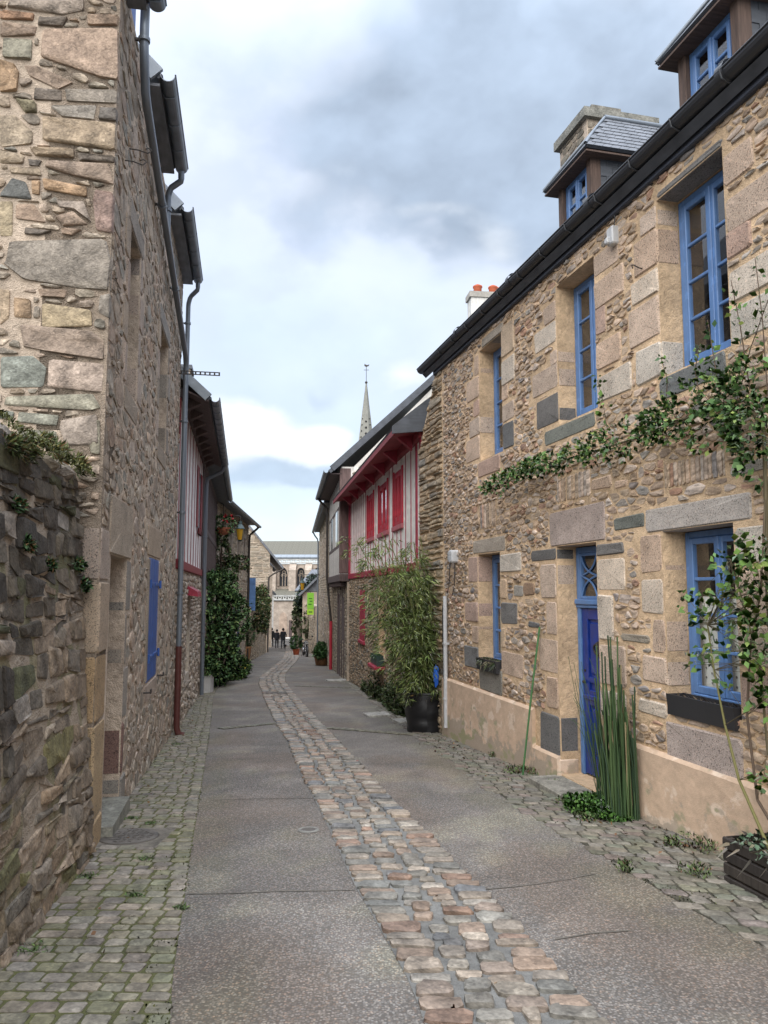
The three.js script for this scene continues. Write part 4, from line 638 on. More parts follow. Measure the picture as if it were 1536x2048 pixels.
  const big = [['pk', 265, 185, 755, 185, 772, 515, 640, 500, 255, 365], ['br', 0, 150, 235, 170, 230, 230, 0, 240], ['rust', 0, 70, 225, 95, 215, 135, 0, 125], ['gp', 60, 0, 540, 0, 540, 70, 400, 100, 50, 50], ['gn', 25, 250, 210, 260, 205, 390, 20, 370], ['or', 0, 395, 100, 420, 125, 460, 110, 590, 0, 590], ['br', 150, 420, 250, 430, 470, 530, 380, 580, 190, 490], ['dk', 220, 560, 400, 580, 395, 650, 215, 640], ['ol', 100, 640, 235, 660, 240, 725, 160, 725], ['gy', 415, 570, 770, 580, 765, 665, 420, 650], ['gy', 320, 680, 620, 675, 600, 770, 400, 750], ['dk', 640, 690, 772, 700, 752, 780, 630, 770], ['tn', 270, 745, 740, 800, 770, 970, 265, 900], ['tn', 0, 730, 100, 740, 215, 850, 210, 925, 0, 945], ['tn', 190, 950, 480, 960, 475, 1015, 220, 1000], ['dk', 490, 980, 745, 1010, 738, 1045, 500, 1030], ['br', 300, 1035, 700, 1050, 757, 1190, 480, 1130, 290, 1070], ['or', 270, 1140, 560, 1200, 560, 1265, 280, 1215], ['sl', 0, 1240, 80, 1140, 170, 1170, 205, 1280, 0, 1260], ['rd', 610, 1215, 752, 1240, 742, 1500, 620, 1480, 595, 1300], ['yl', 0, 1285, 85, 1290, 80, 1515, 0, 1510], ['gp', 360, 1280, 540, 1290, 590, 1430, 480, 1345, 380, 1335], ['br', 350, 1390, 470, 1355, 570, 1440, 400, 1450], ['br', 100, 1310, 220, 1310, 300, 1430, 100, 1400], ['gy', 20, 1680, 60, 1550, 690, 1535, 722, 1650, 702, 1860, 560, 1850, 150, 1790], ['or', 90, 1910, 200, 1920, 205, 2040, 90, 2030], ['yl', 270, 1940, 590, 1990, 590, 2090, 265, 2100], ['br', 240, 1850, 430, 1860, 420, 1910, 260, 1900], ['gy', 640, 1890, 735, 1880, 740, 2040, 630, 2000], ['tn', 0, 1850, 65, 1860, 60, 2040, 0, 2080], ['br', 560, 100, 770, 110, 760, 170, 560, 165], ['dk', 250, 110, 440, 120, 400, 175, 240, 165], ['dk', 160, 1460, 340, 1480, 250, 1510, 160, 1500], ['br', 390, 1460, 530, 1470, 470, 1510, 400, 1500], ['tn', 0, 960, 160, 1000, 150, 1050, 0, 1045], ['dk', 180, 1020, 270, 1030, 250, 1065, 190, 1060], ['or', 205, 1160, 260, 1160, 255, 1250, 205, 1240], ['tn', 60, 1070, 260, 1080, 270, 1130, 70, 1110]]
    .concat([['br', 125, 30, 590, 70, 665, 130, 660, 260, 290, 200, 140, 170], ['gr', 0, 235, 210, 225, 300, 300, 285, 430, 0, 435], ['pk', 310, 250, 668, 275, 655, 470, 300, 430], ['gn', 20, 490, 600, 470, 650, 560, 600, 580, 20, 545], ['gr', 0, 580, 95, 590, 80, 640, 0, 630], ['gr', 110, 590, 380, 610, 370, 680, 110, 655], ['gp', 390, 640, 620, 600, 630, 800, 420, 800, 380, 700], ['gn', 110, 700, 360, 710, 380, 780, 110, 780], ['gn', 560, 660, 640, 640, 640, 860, 580, 860]].map(([k, ...v]) => [k, ...v.map((q, i) => i % 2 ? q + 2048 : q)]));
  const list = [], gh = [];
  for (const [k, ...v] of big) { const p = []; for (let i = 0; i < v.length; i += 2) p.push(gx([v[i] / 3.2, v[i + 1] / 3.2])); const q = ccw(p).map(a => [Math.min(a[0], 0.005), a[1]]); gh.push(q); const gg = stoneGeo(q, { n: 12, proud: 0.012 + R() * 0.018, back: 0.04, color: tint(c[k], R, 0.08), R, rough: 0.9, dome: 0.86, round: 0.5, spread: 0.12 }); gg.userData.score = 9; list.push(gg); }
  rubble(gable, M.stone, pal, { outline: rect(-1.35, -0.01, 2.2, TOP + 0.25), holes: gh, rowH: [0.05, 0.12], wide: [0.08, 0.26], jog: 0.8, joint: 0.026, proud: [0.008, 0.025], R, rough: 0.8, vary: 0.25, collect: list, min: 0.0012 });
  rubble(gable, M.stone, pal, { outline: rect(-6.1, -1.36, 2.2, TOP + 0.25), rowH: [0.12, 0.28], wide: [0.2, 0.55], jog: 0.8, joint: 0.04, proud: [0.015, 0.04], R, rough: 0.8, collect: list });
  lay(list, M.stone, gable, 'stone', 280);
  mesh('end_wall', bx(LEN - 0.4, LEN, low, TOP, -6.2, -0.51), M.mortarGrey, L1);
  mesh('rear_wall', bx(0, LEN, low, TOP, -6.3, -6.2), M.mortarGrey, L1);
  // closed blue shutters on the ground floor window
  const sh = mesh('shutter', bx(3.122, 4.098, 0.583, 2.027, -0.04, -0.021), M.blueShutter, L1);
  for (let i = 0; i < 8; i++) { const a = 3.125 + i * 0.1215 + (i > 3 ? 0.006 : 0); mesh('plank', cbx(a, a + 0.116, 0.585 + R() * 0.004, 2.022 + R() * 0.004, -0.02, 0.006 + R() * 0.004, 0.005), M.blueShutter, sh); }
  for (const v of [0.86, 1.72]) for (const [a, b] of [[3.13, 3.55], [3.7, 4.16]]) mesh('strap_hinge', merge([cbx(a, b, v - 0.02, v + 0.02, 0.0085, 0.02, 0.004), place(new THREE.CylinderGeometry(0.016, 0.016, 0.1, 10), a < 3.5 ? a : b, v, 0.026)]), M.blueShutter, sh);
  for (const [u, v] of [[4.3, 0.55], [2.95, 0.5]]) mesh('shutter_stop', merge([tube([[u, v, 0], [u, v, 0.08]], 0.01, 6), cbx(u - 0.035, u + 0.035, v - 0.01, v + 0.04, 0.075, 0.09, 0.004)]), M.iron, sh);
  for (const [a, b, lo, hi] of [OP.w1, OP.w2]) { const w = mesh('window', bx(a, b, lo, hi, -0.46, -0.44), M.shadedPane, L1); }
  // roof in eaves pieces between blue wall dormers
  const EV = 6.86;
  const piece = (u0, u1, o) => { const s = 1.0, zin = -3.2; mesh('roof', slab([[u0, EV - 0.02, o], [u1, EV - 0.02, o], [u1, EV + (o - zin) * s, zin], [u0, EV + (o - zin) * s, zin]], 0.06), M.slate, L1); mesh('soffit', slab([[u0 + 0.02, EV - 0.1, 0.0], [u1 - 0.02, EV - 0.1, 0.0], [u1 - 0.02, EV - 0.1, o - 0.03], [u0 + 0.02, EV - 0.1, o - 0.03]].reverse(), 0.03), M.slateLight, L1);
    mesh('verge_flashing', merge([slab([[u0 - 0.03, EV - 0.13, o], [u0 + 0.012, EV - 0.13, o], [u0 + 0.012, EV - 0.13 + (o + 1.2) * s, -1.2], [u0 - 0.03, EV - 0.13 + (o + 1.2) * s, -1.2]].map(p => [p[0], p[1] + 0.16, p[2]]), 0.16)]), M.zincPale, L1);
    const gu = mesh('gutter', halfRound(u0 - 0.02, u1 + 0.03, EV - 0.02, o + 0.05, 0.075), M.zinc, L1); for (let u = u0 + 0.25; u < u1; u += 0.5) mesh('gutter_bracket', tube([[u, EV - 0.02, o - 0.03], [u, EV - 0.1, o + 0.0], [u, EV - 0.1, o + 0.08], [u, EV - 0.02, o + 0.13]], 0.008, 5, false, 6), M.zinc, gu); };
  piece(-0.45, 0.40, 0.19); piece(1.40, 3.12, 0.19); piece(4.15, 6.62, 0.19);
  for (const [a, b] of [[0.48, 1.32], [3.2, 4.07]]) { mesh('wall_dormer', bx(a, b, TOP, TOP + 1.3, -0.6, -0.08), M.blueShutter, L1); }
  mesh('main_roof', slab([[0, TOP + 0.35, -0.5], [LEN, TOP + 0.35, -0.5], [LEN, 10.2, -3.25], [0, 10.2, -3.25]], 0.06), M.slate, L1);
}
downpipe('downpipe', 'long grey zinc downpipe slanting across the tall stone house, with a dark red foot', FL1, [[0.5, 7.3, 0.22], [0.6, 7.15, 0.12], [0.78, 7.0, 0.085], [0.8, 6.66, 0.085], [0.99, 6.34, 0.085], [1.5, 6.25, 0.085], [6.4, 5.47, 0.085], [6.6, 5.3, 0.085], [6.6, 3.0, 0.085], [6.6, 0.75, 0.085]], 0.043, M.zinc, [[0.79, 6.75, 0.085], [2.6, 6.07, 0.085, 1.41], [4.4, 5.79, 0.085, 1.41], [6.6, 4.4, 0.085], [6.6, 2.9, 0.085], [6.6, 1.6, 0.085]]);
{ const p = scene.children[scene.children.length - 1]; mesh('cast_foot', tube([[6.6, 0.76, 0.085], [6.6, -0.5, 0.085], [6.6, -0.6, 0.11], [6.6, -0.63, 0.2]], 0.05, 12), M.pipeRed, p); }
downpipe('downpipe', 'short zinc downpipe with a swan neck running into the long slanting pipe', FL1, [[3.1, 6.80, 0.24], [3.12, 6.66, 0.24], [3.16, 6.58, 0.12], [3.18, 6.48, 0.085], [3.2, 6.02, 0.085]], 0.038, M.zinc, [[3.185, 6.3, 0.085]]);
downpipe('downpipe', 'zinc downpipe with a swan neck at the far end of the tall stone house', FL1, [[6.6, 6.80, 0.24], [6.62, 6.66, 0.24], [6.7, 6.56, 0.12], [6.72, 6.42, 0.085], [6.72, 5.4, 0.085]], 0.038, M.zinc, [[6.72, 6.1, 0.085]]);
for (const [u, v] of [[0.42, 5.35], [0.7, 5.62]]) { const t = thing('wall_hook', v > 5.5 ? 'rusty wire hook in the tall wall, closer under the zinc pipe' : 'rusty wire hook in the tall wall, just above the first narrow window', 'hook', FL1.pos, FL1.turn); mesh('hook', tube([[u, v, -0.02], [u + 0.01, v, 0.08], [u + 0.015, v - 0.02, 0.16], [u + 0.03, v + 0.02, 0.19], [u + 0.03, v + 0.04, 0.16], [u + 0.02, v + 0.02, 0.14]], 0.006, 5), M.iron, t); }
{ const t = thing('perforated_bracket', 'flat perforated steel bracket sticking out of the wall by the zinc downpipe', 'bracket', FL1.pos, FL1.turn), u = 6.35, v = FL1.at(376, 803)[1]; for (let i = 0; i < 9; i++) mesh(i ? 'link' : 'strap', merge([bx(u - 0.01, u + 0.01, v + 0.018, v + 0.03, i * 0.075 - 0.03, i * 0.075 + 0.045), bx(u - 0.01, u + 0.01, v - 0.03, v - 0.018, i * 0.075 - 0.03, i * 0.075 + 0.045), bx(u - 0.01, u + 0.01, v - 0.0179, v + 0.0179, i * 0.075 + 0.02, i * 0.075 + 0.045)]), M.iron, t); }

// ---------- mossy garden wall ----------
const GW = thing('garden_wall', 'old dark mossy rubble garden wall with weeds on its crumbling top', 'wall', FG.pos, FG.turn);
{
  const F = FG, R = rng(301), L = F.L, top = 2.46, low = -0.75, bat = 0.075, lean = (u, v, w) => [u, v, w - (v + 0.3) * bat];
  const prof = [[0, low], [L, low], [L, top + 0.02], [L - 0.6, top - 0.02], [L - 1.3, top + 0.10], [L - 1.9, top + 0.06], [0, top + 0.2]];
  const g0 = extrude(prof, -0.55, 0); { const p = g0.attributes.position; for (let i = 0; i < p.count; i++) p.setZ(i, p.getZ(i) - (p.getY(i) + 0.3) * bat); g0.computeVertexNormals(); }
  // lime mortar blackened by algae and moss in runs below the coping
  const t = tex(1024, (u, v) => { const a = tfbm(u, v, 6, 5, 331, 4, 1), b = tfbm(u, v, 20, 5, 332, 3, 1), h = v * 3.4 - 0.75, k = 0.82 + (b - 0.5) * 0.6; let c = [0.40, 0.33, 0.255].map(x => x * k); const st = sstep(0.50, 0.60, a * 0.75 + b * 0.25 + clamp((h - 1.35) * 0.11, -0.2, 0.12)), ms = sstep(0.56, 0.64, tfbm(u, v, 12, 5, 333, 3, 1)); c = c.map((x, i) => lerp(x, [0.055, 0.05, 0.042][i], st * 0.85)); c = c.map((x, i) => lerp(x, [0.15, 0.15, 0.05][i], ms * 0.5)); return c.map(G); }, 1); t.repeat.set(1 / 9.2, 1 / 3.4); t.offset.set(0, 0.75 / 3.4);
  const wall = mesh('wall_core', metres(g0), std(W1, { map: t, bumpMap: T.mortarBump, bumpScale: 0.03, roughness: 0.95 }), GW);
  const dark = [[0.090, 0.077, 0.064, 4], [0.126, 0.105, 0.080, 3], [0.189, 0.159, 0.123, 2], [0.104, 0.105, 0.055, 1.2], [0.324, 0.285, 0.247, 1.2]], mid = [[0.289, 0.229, 0.171, 3], [0.222, 0.185, 0.147, 3], [0.346, 0.278, 0.210, 2], [0.380, 0.301, 0.234, 1.5], [0.174, 0.149, 0.120, 1.4]], lowp = [[0.398, 0.307, 0.218, 3], [0.324, 0.266, 0.183, 3], [0.286, 0.266, 0.131, 1.6], [0.444, 0.361, 0.280, 2], [0.259, 0.226, 0.183, 1.5]];
  rubble(wall, M.stone, mid, { outline: [[1.5, low + 0.1], [L - 0.01, low + 0.1], [L - 0.01, top - 0.05], [1.5, top + 0.12]], coursed: true, jit: 0.06, wave: 0.16, rowH: [0.07, 0.21], wide: [0.12, 0.46], joint: 0.022, round: 0.7, proud: [0.004, 0.03], back: 0.05, R, rough: 0.9, vary: 0.24, most: 260, n: 9, map: lean, score: seen(F), colour: p => { const v = p[0][1] + (noise3(p[0][0] * 1.6, p[0][1] * 1.2, 3) - 0.5) * 1.5; return pick(v > 1.25 ? dark : v > 0.4 ? mid : lowp, R); } });
  // coping of loose stones and sods
  const cop = []; for (let u = 1.5; u < L - 0.05;) { const w = 0.16 + R() * 0.26, h = 0.07 + R() * 0.1; const g = new THREE.IcosahedronGeometry(1, 1), p = g.attributes.position; for (let i = 0; i < p.count; i++) { const f = 0.82 + 0.36 * noise3(p.getX(i) * 2 + u * 7, p.getY(i) * 2, p.getZ(i) * 2); p.setXYZ(i, p.getX(i) * f * w / 2, p.getY(i) * f * h, p.getZ(i) * f * 0.22); } g.computeVertexNormals(); g.translate(u + w / 2, top + 0.03, -0.02 - (top + 0.3) * bat - 0.12 - R() * 0.1); cop.push(norm(g, tint(pick(dark, R), R))); u += w * 0.8; }
  for (const g of cop) mesh('coping_stone', g, M.stone, wall);
}
// ---------- red and white half-timbered house ----------
function studs(parent, list, mtl, name = 'stud') { for (const [a, b, c, d, z] of list) mesh(name, cbx(a, b, c, d, -0.04, z ?? 0.02, 0.006), mtl, parent); }
const R2 = thing('half_timbered_house', 'half-timbered house with white infill, crimson windows and crimson eaves over a rubble ground floor', 'house', FR2.pos, FR2.turn);
{
  const F = FR2, R = rng(401), L = F.L, low = -1.9, SILL = 2.0, TOP = 4.42, OPg = [[2.75, 3.75, 0.22, 1.66], [6.2, 7.05, 0.05, 1.6]];
  const holes = OPg.map(([a, b, c, d]) => rect(a, b, c, d));
  const base = mesh('wall', extrude(rect(0, L, low, SILL - 0.005), -0.45, 0, holes), M.mortarTan, R2);
  rubble(base, M.slaty, [[0.48, 0.37, 0.25, 4], [0.40, 0.31, 0.22, 3], [0.33, 0.28, 0.21, 2], [0.26, 0.24, 0.20, 1.4], [0.44, 0.30, 0.2, 1]], { outline: rect(0.03, L, low + 0.2, SILL - 0.02), holes, rowH: [0.06, 0.13], wide: [0.1, 0.34], jog: 0.9, joint: 0.024, proud: [0.006, 0.03], R, rough: 0.9, most: 240, n: 7, score: seen(F) });
  const sh = mesh('shutter', cbx(2.77, 3.73, 0.24, 1.64, -0.06, 0.03, 0.01), M.red, R2); for (let i = 1; i < 5; i++) mesh('board_gap', bx(2.77 + i * 0.192 - 0.004, 2.77 + i * 0.192 + 0.004, 0.26, 1.62, 0.0285, 0.0305), M.oxblood, sh);
  mesh('sill_board', cbx(2.68, 3.82, 0.14, 0.24, -0.12, 0.07, 0.01), M.red, R2);
  casement(R2, 6.22, 7.03, 0.08, 1.58, -0.16, { mat: M.oxblood, rows: 3 });
  mesh('bressummer', cbx(0.0, L + 0.0, SILL, SILL + 0.17, -0.2, 0.05, 0.015), M.red, R2);
  const upper = mesh('infill', extrude(rect(0.02, L - 0.02, SILL + 0.172, TOP + 0.2), -0.3, -0.005, [[4.2, 5.3], [6.25, 7.5], [8.4, 9.35]].map(([a, b]) => rect(a, b, 3.04, 4.22))), M.limewash, R2);
  const st = []; const wins = [[4.2, 5.3], [6.25, 7.5], [8.4, 9.35]];
  for (let u = 0.35; u < L - 0.5; u += 0.44 + R() * 0.12) { const w = 0.055 + R() * 0.03, inW = wins.find(([a, b]) => u + w > a - 0.1 && u < b + 0.1); if (inW) st.push([u, u + w, SILL + 0.173, 2.92, 0.006]); else st.push([u, u + w, SILL + 0.173, TOP, 0.006]); }
  studs(upper, st, M.redPale);
  studs(upper, [[L - 0.16, L - 0.02, SILL + 0.173, TOP, 0.045], [L - 0.62, L - 0.55, SILL + 0.173, TOP, 0.02], [0.02, 0.2, SILL + 0.173, TOP, 0.05]], M.red, 'post');
  for (const [a, b] of wins) {
    mesh('window_rail', cbx(a - 0.12, b + 0.12, 2.92, 3.03, -0.04, 0.05, 0.012), M.redPale, upper);
    mesh('window_post', merge([cbx(a - 0.1, a, 3.035, 4.25, -0.04, 0.03, 0.01), cbx(b, b + 0.1, 3.035, 4.25, -0.04, 0.03, 0.01)]), M.redBright, upper);
    const w = casement(R2, a + 0.004, b - 0.004, 3.045, 4.215, 0.0, { mat: M.redBright, rows: 1, leaves: 2, stile: 0.09 });
    for (const s of [0, 1]) mesh('inner_shutter', bx(lerp(a, b, s * 0.5) + 0.12, lerp(a, b, s * 0.5 + 0.5) - 0.12, 3.15, 4.12, -0.05, -0.035), M.redBright, w);
  }
  mesh('wall_plate', cbx(0.0, L - 0.02, TOP, TOP + 0.2, -0.1, 0.09, 0.02), M.oxblood, R2);  // darker red, with the shade under the eaves put into its colour
  for (let u = 1.0; u < L; u += 1.62) mesh('eaves_corbel', extrude([[0.085, TOP - 0.12], [0.3, TOP + 0.06], [0.48, TOP + 0.2], [0.085, TOP + 0.2]].map(([z, y]) => [-z, y]), 0, 0.14).rotateY(Math.PI / 2).translate(u, 0, 0), M.red, R2);
  const EV = 4.62, ov = 0.58, depth = 6.2, ridge = EV + 3.1 * 0.78;
  mesh('eaves_boards', slab([[0.0, TOP + 0.21, 0.0], [L, TOP + 0.21, 0.0], [L, EV - 0.07, ov - 0.04], [0.0, EV - 0.07, ov - 0.04]].reverse(), 0.03), M.oxblood, R2);  // eaves shade painted in the darker red, as on the fascia
  mesh('eaves_fascia', cbx(0.0, L, EV - 0.16, EV - 0.02, ov - 0.05, ov - 0.02, 0.008), M.oxblood, R2);
  mesh('roof', merge([slab([[-0.05, EV - 0.02, ov], [L + 0.1, EV - 0.02, ov], [L + 0.1, ridge, -3.1], [-0.05, ridge, -3.1]], 0.06), slab([[L + 0.1, EV, -6.2], [-0.05, EV, -6.2], [-0.05, ridge, -3.1], [L + 0.1, ridge, -3.1]], 0.06)]), M.slate, R2);
  // slate-hung cheek closing the eaves where the roof meets the stone pier
  mesh('verge_slates', extrude([[ov + 0.02, EV - 0.16], [ov + 0.02, EV - 0.02], [-0.3, EV + (ov + 0.3) * 0.8], [-0.3, EV - 0.1], [0.02, EV - 0.1]].map(([z, y]) => [-z, y]), 0, 0.05).rotateY(Math.PI / 2).translate(L + 0.1, 0, 0), M.slate, R2);
  mesh('rear_wall', bx(0, L, low, EV, -6.2, -5.9), M.mortarTan, R2); for (const u of [0, L - 0.4]) mesh('end_wall', bx(u + 0.02, u + 0.38, low, EV, -5.9, -0.46), M.mortarTan, R2);
  mesh('shade_lining', merge([bx(0.45, L - 0.45, low, TOP, -1.5, -1.45), bx(0.45, L - 0.45, 1.8, 1.9, -1.44, -0.46)]), M.roomShade, R2);
}
// ---------- dark timber house with grey gable ----------
const R3 = thing('timber_house', 'tall narrow dark timber house with grey rendered gable and jettied upper floor', 'house', FR3.pos, FR3.turn);
{
  const F = FR3, R = rng(451), L = F.L, low = -2.4, SILL = 2.12, EV = 5.72, ov = 0.45, depth = 8.4, ridge = EV + 4.2 * 0.98;
  const base = mesh('wall', extrude(rect(0, L, low, SILL - 0.2), -0.45, 0, [rect(3.4, 4.5, -1.5, 1.5), rect(5.6, 6.5, -0.1, 1.4)]), M.mortarGrey, R3);
  rubble(base, M.stone, [[0.40, 0.33, 0.25, 3], [0.32, 0.28, 0.22, 2], [0.46, 0.38, 0.29, 2]], { outline: rect(0.03, L - 0.03, low + 0.2, SILL - 0.22), holes: [rect(3.4, 4.5, -1.5, 1.5), rect(5.6, 6.5, -0.1, 1.4)], rowH: [0.09, 0.18], wide: [0.14, 0.42], joint: 0.025, proud: [0.008, 0.03], R, n: 6, most: 60, score: seen(F) });
  mesh('door', cbx(3.42, 4.48, -1.5, 1.48, -0.08, 0.0, 0.01), M.darkTimber, R3); mesh('shutter', cbx(5.62, 6.48, -0.08, 1.38, -0.06, 0.02, 0.01), M.darkTimber, R3);
  for (const [a, b] of [[3.2, 3.4], [4.5, 4.7], [6.5, 6.65], [5.45, 5.6]]) mesh('door_post', cbx(a, b, -1.6, SILL - 0.2, -0.1, 0.04, 0.015), M.darkTimber, R3);
  mesh('jetty_beam', cbx(0.0, L + 0.03, SILL - 0.2, SILL + 0.06, -0.3, 0.26, 0.025), M.darkTimber, R3);
  for (let u = 0.3; u < L; u += 0.62) mesh('jetty_joist', cbx(u, u + 0.16, SILL - 0.36, SILL - 0.205, -0.1, 0.22, 0.02), M.darkTimber, R3);
  const up = mesh('infill', extrude(rect(0.02, L - 0.02, SILL + 0.062, EV), -0.2, 0.2), M.limewash, R3);
  for (let u = 0.1; u < L - 0.1; u += 0.56 + R() * 0.12) mesh('stud', cbx(u, u + 0.12 + R() * 0.04, SILL + 0.07, EV - 0.2, 0.15, 0.206, 0.004), M.darkTimber, up);
  for (const v of [3.1, 4.4]) mesh('rail', cbx(0.05, L - 0.05, v, v + 0.13, 0.15, 0.204, 0.003), M.darkTimber, up);
  mesh('corner_post', cbx(L - 0.22, L - 0.0, SILL + 0.07, EV - 0.05, -0.1, 0.26, 0.02), std([0.20, 0.13, 0.12], { map: T.wood, bumpMap: T.woodBump, bumpScale: 0.006 }), up);
  for (const [a, b] of [[1.6, 2.8], [4.6, 5.7]]) mesh('window', cbx(a, b, 3.2, 4.45, 0.15, 0.212, 0.008), M.shadedPane, up);
  const s = 0.98;
  mesh('roof', merge([slab([[-0.1, EV - ov * s, ov + 0.2], [L + 0.12, EV - ov * s, ov + 0.2], [L + 0.12, ridge, -4.0], [-0.1, ridge, -4.0]].map(p => p[2] > 0 ? [p[0], EV - 0.15, p[2]] : p), 0.12), slab([[L + 0.12, EV, -8.2], [-0.1, EV, -8.2], [-0.1, ridge, -4.0], [L + 0.12, ridge, -4.0]], 0.1)]), M.slate, R3);
  mesh('eaves_boards', bx(0.0, L, EV - 0.26, EV - 0.22, 0.2, ov + 0.15), M.darkTimber, R3);
  const gut = mesh('gutter', halfRound(-0.15, L + 0.1, EV - 0.16, ov + 0.27, 0.075), M.zinc, R3);
  // gable towards the camera: stone below the verge, white render over the rest
  const G0 = extrude([[-8.2, low], [-0.1, low], [-0.1, EV - 0.1], [-4.0, ridge - 0.18], [-8.2, EV - 0.1]].map(([z, y]) => [-z, y]), 0, 0.4); G0.rotateY(Math.PI / 2); G0.translate(L - 0.43, 0, 0); const gab = mesh('gable_wall', G0, M.limewash, R3);
  const gl = []; rubble(gab, M.stone, [[0.42, 0.385, 0.32, 3], [0.36, 0.335, 0.29, 2], [0.48, 0.44, 0.37, 2]], { outline: ccw([[-0.12, EV - 1.0], [-0.12, EV - 0.22], [-3.6, EV + 3.2], [-3.9, EV + 2.7]]), rowH: [0.08, 0.16], wide: [0.12, 0.36], joint: 0.02, proud: [0.01, 0.03], R, n: 7, collect: gl, map: (u, v, w) => [L - 0.03 + w, v, u] });
  for (const g of gl) { const ix = g.index.array; for (let i = 0; i < ix.length; i += 3) { const t = ix[i]; ix[i] = ix[i + 1]; ix[i + 1] = t; } g.computeVertexNormals(); }
  lay(gl, M.stone, gab, 'stone', 150);
  mesh('verge_flashing', slab([[L + 0.05, EV - 0.02, ov + 0.15], [L + 0.16, EV - 0.02, ov + 0.15], [L + 0.16, ridge + 0.13, -4.0], [L + 0.05, ridge + 0.13, -4.0]], 0.2), M.slate, R3);
  const ch = mesh('chimney', bx(L - 0.55, L + 0.02, 8.2, 11.75, -5.5, -4.25), M.whiteRender, R3);
  mesh('chimney_cap', bx(L - 0.6, L + 0.07, 11.751, 11.95, -5.56, -4.19), std([0.50, 0.47, 0.42], { map: T.mortar }), ch);
  for (const z of [-4.55, -5.1, -5.3]) mesh('chimney_pot', place(new THREE.LatheGeometry([[0.0, 0], [0.15, 0], [0.14, 0.22], [0.17, 0.25], [0.165, 0.3], [0.06, 0.36], [0, 0.37]].map(p => new THREE.Vector2(...p)), 16), L - 0.26 - (z < -5.2 ? 0.16 : 0), 11.951, z), M.clay, ch);
}
downpipe('downpipe', 'dark downpipe with a bright red foot beside the timber house doorway', FR3, [[0.6, 5.5, 0.72], [0.5, 5.35, 0.6], [0.4, 5.1, 0.32], [0.35, 4.8, 0.3], [0.35, 2.3, 0.3], [0.35, 1.8, 0.26], [0.35, 0.35, 0.12]], 0.05, M.iron, [[0.35, 3.5, 0.3]]);
{ const p = scene.children[scene.children.length - 1]; mesh('cast_foot', tube([[0.35, 0.36, 0.12], [0.35, FR3.ground(0.35) + 0.02, 0.12]], 0.065, 12), M.redBright, p); }

// ---------- further houses: one builder, each its own shapes ----------
function farHouse(name, label, F, o) {
  const t = thing(name, label, 'house', F.pos, F.turn), R = rng(o.seed), L = F.L, low = F.ground(F.p0[1] > 30 ? L * 0 : 0) - 2.4, holes = o.op.map(([a, b, c, d]) => rect(a, b, c, d));
  const wall = mesh('wall', extrude(rect(0, L, low, o.eave), -0.45, 0, holes), o.mortar || M.mortarGrey, t);
  rubble(wall, M.stone, o.pal, { outline: rect(0.02, L - 0.02, o.from ?? low + 1.0, o.eave - 0.05), holes: o.op.map(([a, b, c, d]) => rect(a - 0.18, b + 0.18, c - 0.18, d + 0.2)), rowH: [0.10, 0.2], wide: [0.16, 0.5], joint: 0.03, proud: [0.01, 0.035], R, n: 6, most: o.most ?? 80, score: seen(F), min: 0.004 });
  for (const [a, b, c, d, kind] of o.op) {
    const fr = (k, c2) => mesh('granite_surround', norm(k, tint(c2, R, 0.06)), M.granite, wall), col = o.dress || [0.56, 0.47, 0.39];
    fr(cbx(a - 0.2, a + 0.003, c, d, -0.3, 0.02, 0.015), col); fr(cbx(b - 0.003, b + 0.2, c, d, -0.3, 0.022, 0.015), col); fr(cbx(a - 0.22, b + 0.22, d - 0.003, d + 0.24, -0.3, 0.024, 0.015), col); fr(cbx(a - 0.1, b + 0.1, c - 0.16, c + 0.003, -0.3, 0.05, 0.015), col);
    if (kind === 'window') casement(t, a + 0.01, b - 0.01, c + 0.02, d - 0.01, -0.18, { mat: o.frame || M.cotton, rows: 3 });
    else if (kind === 'door') mesh('door', cbx(a + 0.01, b - 0.01, c, d - 0.01, -0.26, -0.18, 0.01), o.door || M.slateBlue, t);
    if (o.shutters && kind === 'window' && o.shutters(a, c)) for (const [x0, x1] of [[a - (b - a) * 0.5 - 0.03, a - 0.03], [b + 0.03, b + (b - a) * 0.5 + 0.03]]) { const s = mesh('shutter', cbx(x0, x1, c + 0.02, d - 0.02, 0.03, 0.07, 0.01), o.shutters(a, c), t); for (const y of [lerp(c, d, 0.15), lerp(c, d, 0.85)]) mesh('ledge', cbx(x0 + 0.02, x1 - 0.02, y, y + 0.07, 0.07, 0.09, 0.008), o.shutters(a, c), s); }
  }
  const dp = o.depth || 7, ridge = o.ridge;
  const s = (ridge - o.eave) / (dp / 2), ov = o.over ?? 0.35;
  mesh('roof', merge([slab([[-0.1, o.eave + 0.05 - ov * s * 0.4, ov], [L + 0.1, o.eave + 0.05 - ov * s * 0.4, ov], [L + 0.1, ridge, -dp / 2], [-0.1, ridge, -dp / 2]], 0.12), slab([[L + 0.1, o.eave, -dp - 0.2], [-0.1, o.eave, -dp - 0.2], [-0.1, ridge, -dp / 2], [L + 0.1, ridge, -dp / 2]], 0.1)]), o.roof || M.slate, t);
  mesh('soffit', bx(0, L, o.eave - 0.16, o.eave - 0.1, 0.0, ov - 0.03), M.slate, t);
  mesh('gutter', halfRound(-0.12, L + 0.12, o.eave + 0.0 - ov * s * 0.4, ov + 0.07, 0.075), M.zinc, t);
  gableEnds(t, 0, L, dp, o.eave, ridge, low, o.mortar || M.mortarGrey);
  mesh('shade_lining', bx(0.42, L - 0.42, low, o.eave - 0.1, -1.5, -1.45), M.roomShade, t);
  return t;
}
const stonePal = [[0.60, 0.50, 0.385, 4], [0.52, 0.435, 0.335, 3], [0.67, 0.56, 0.44, 2], [0.45, 0.40, 0.325, 2]];
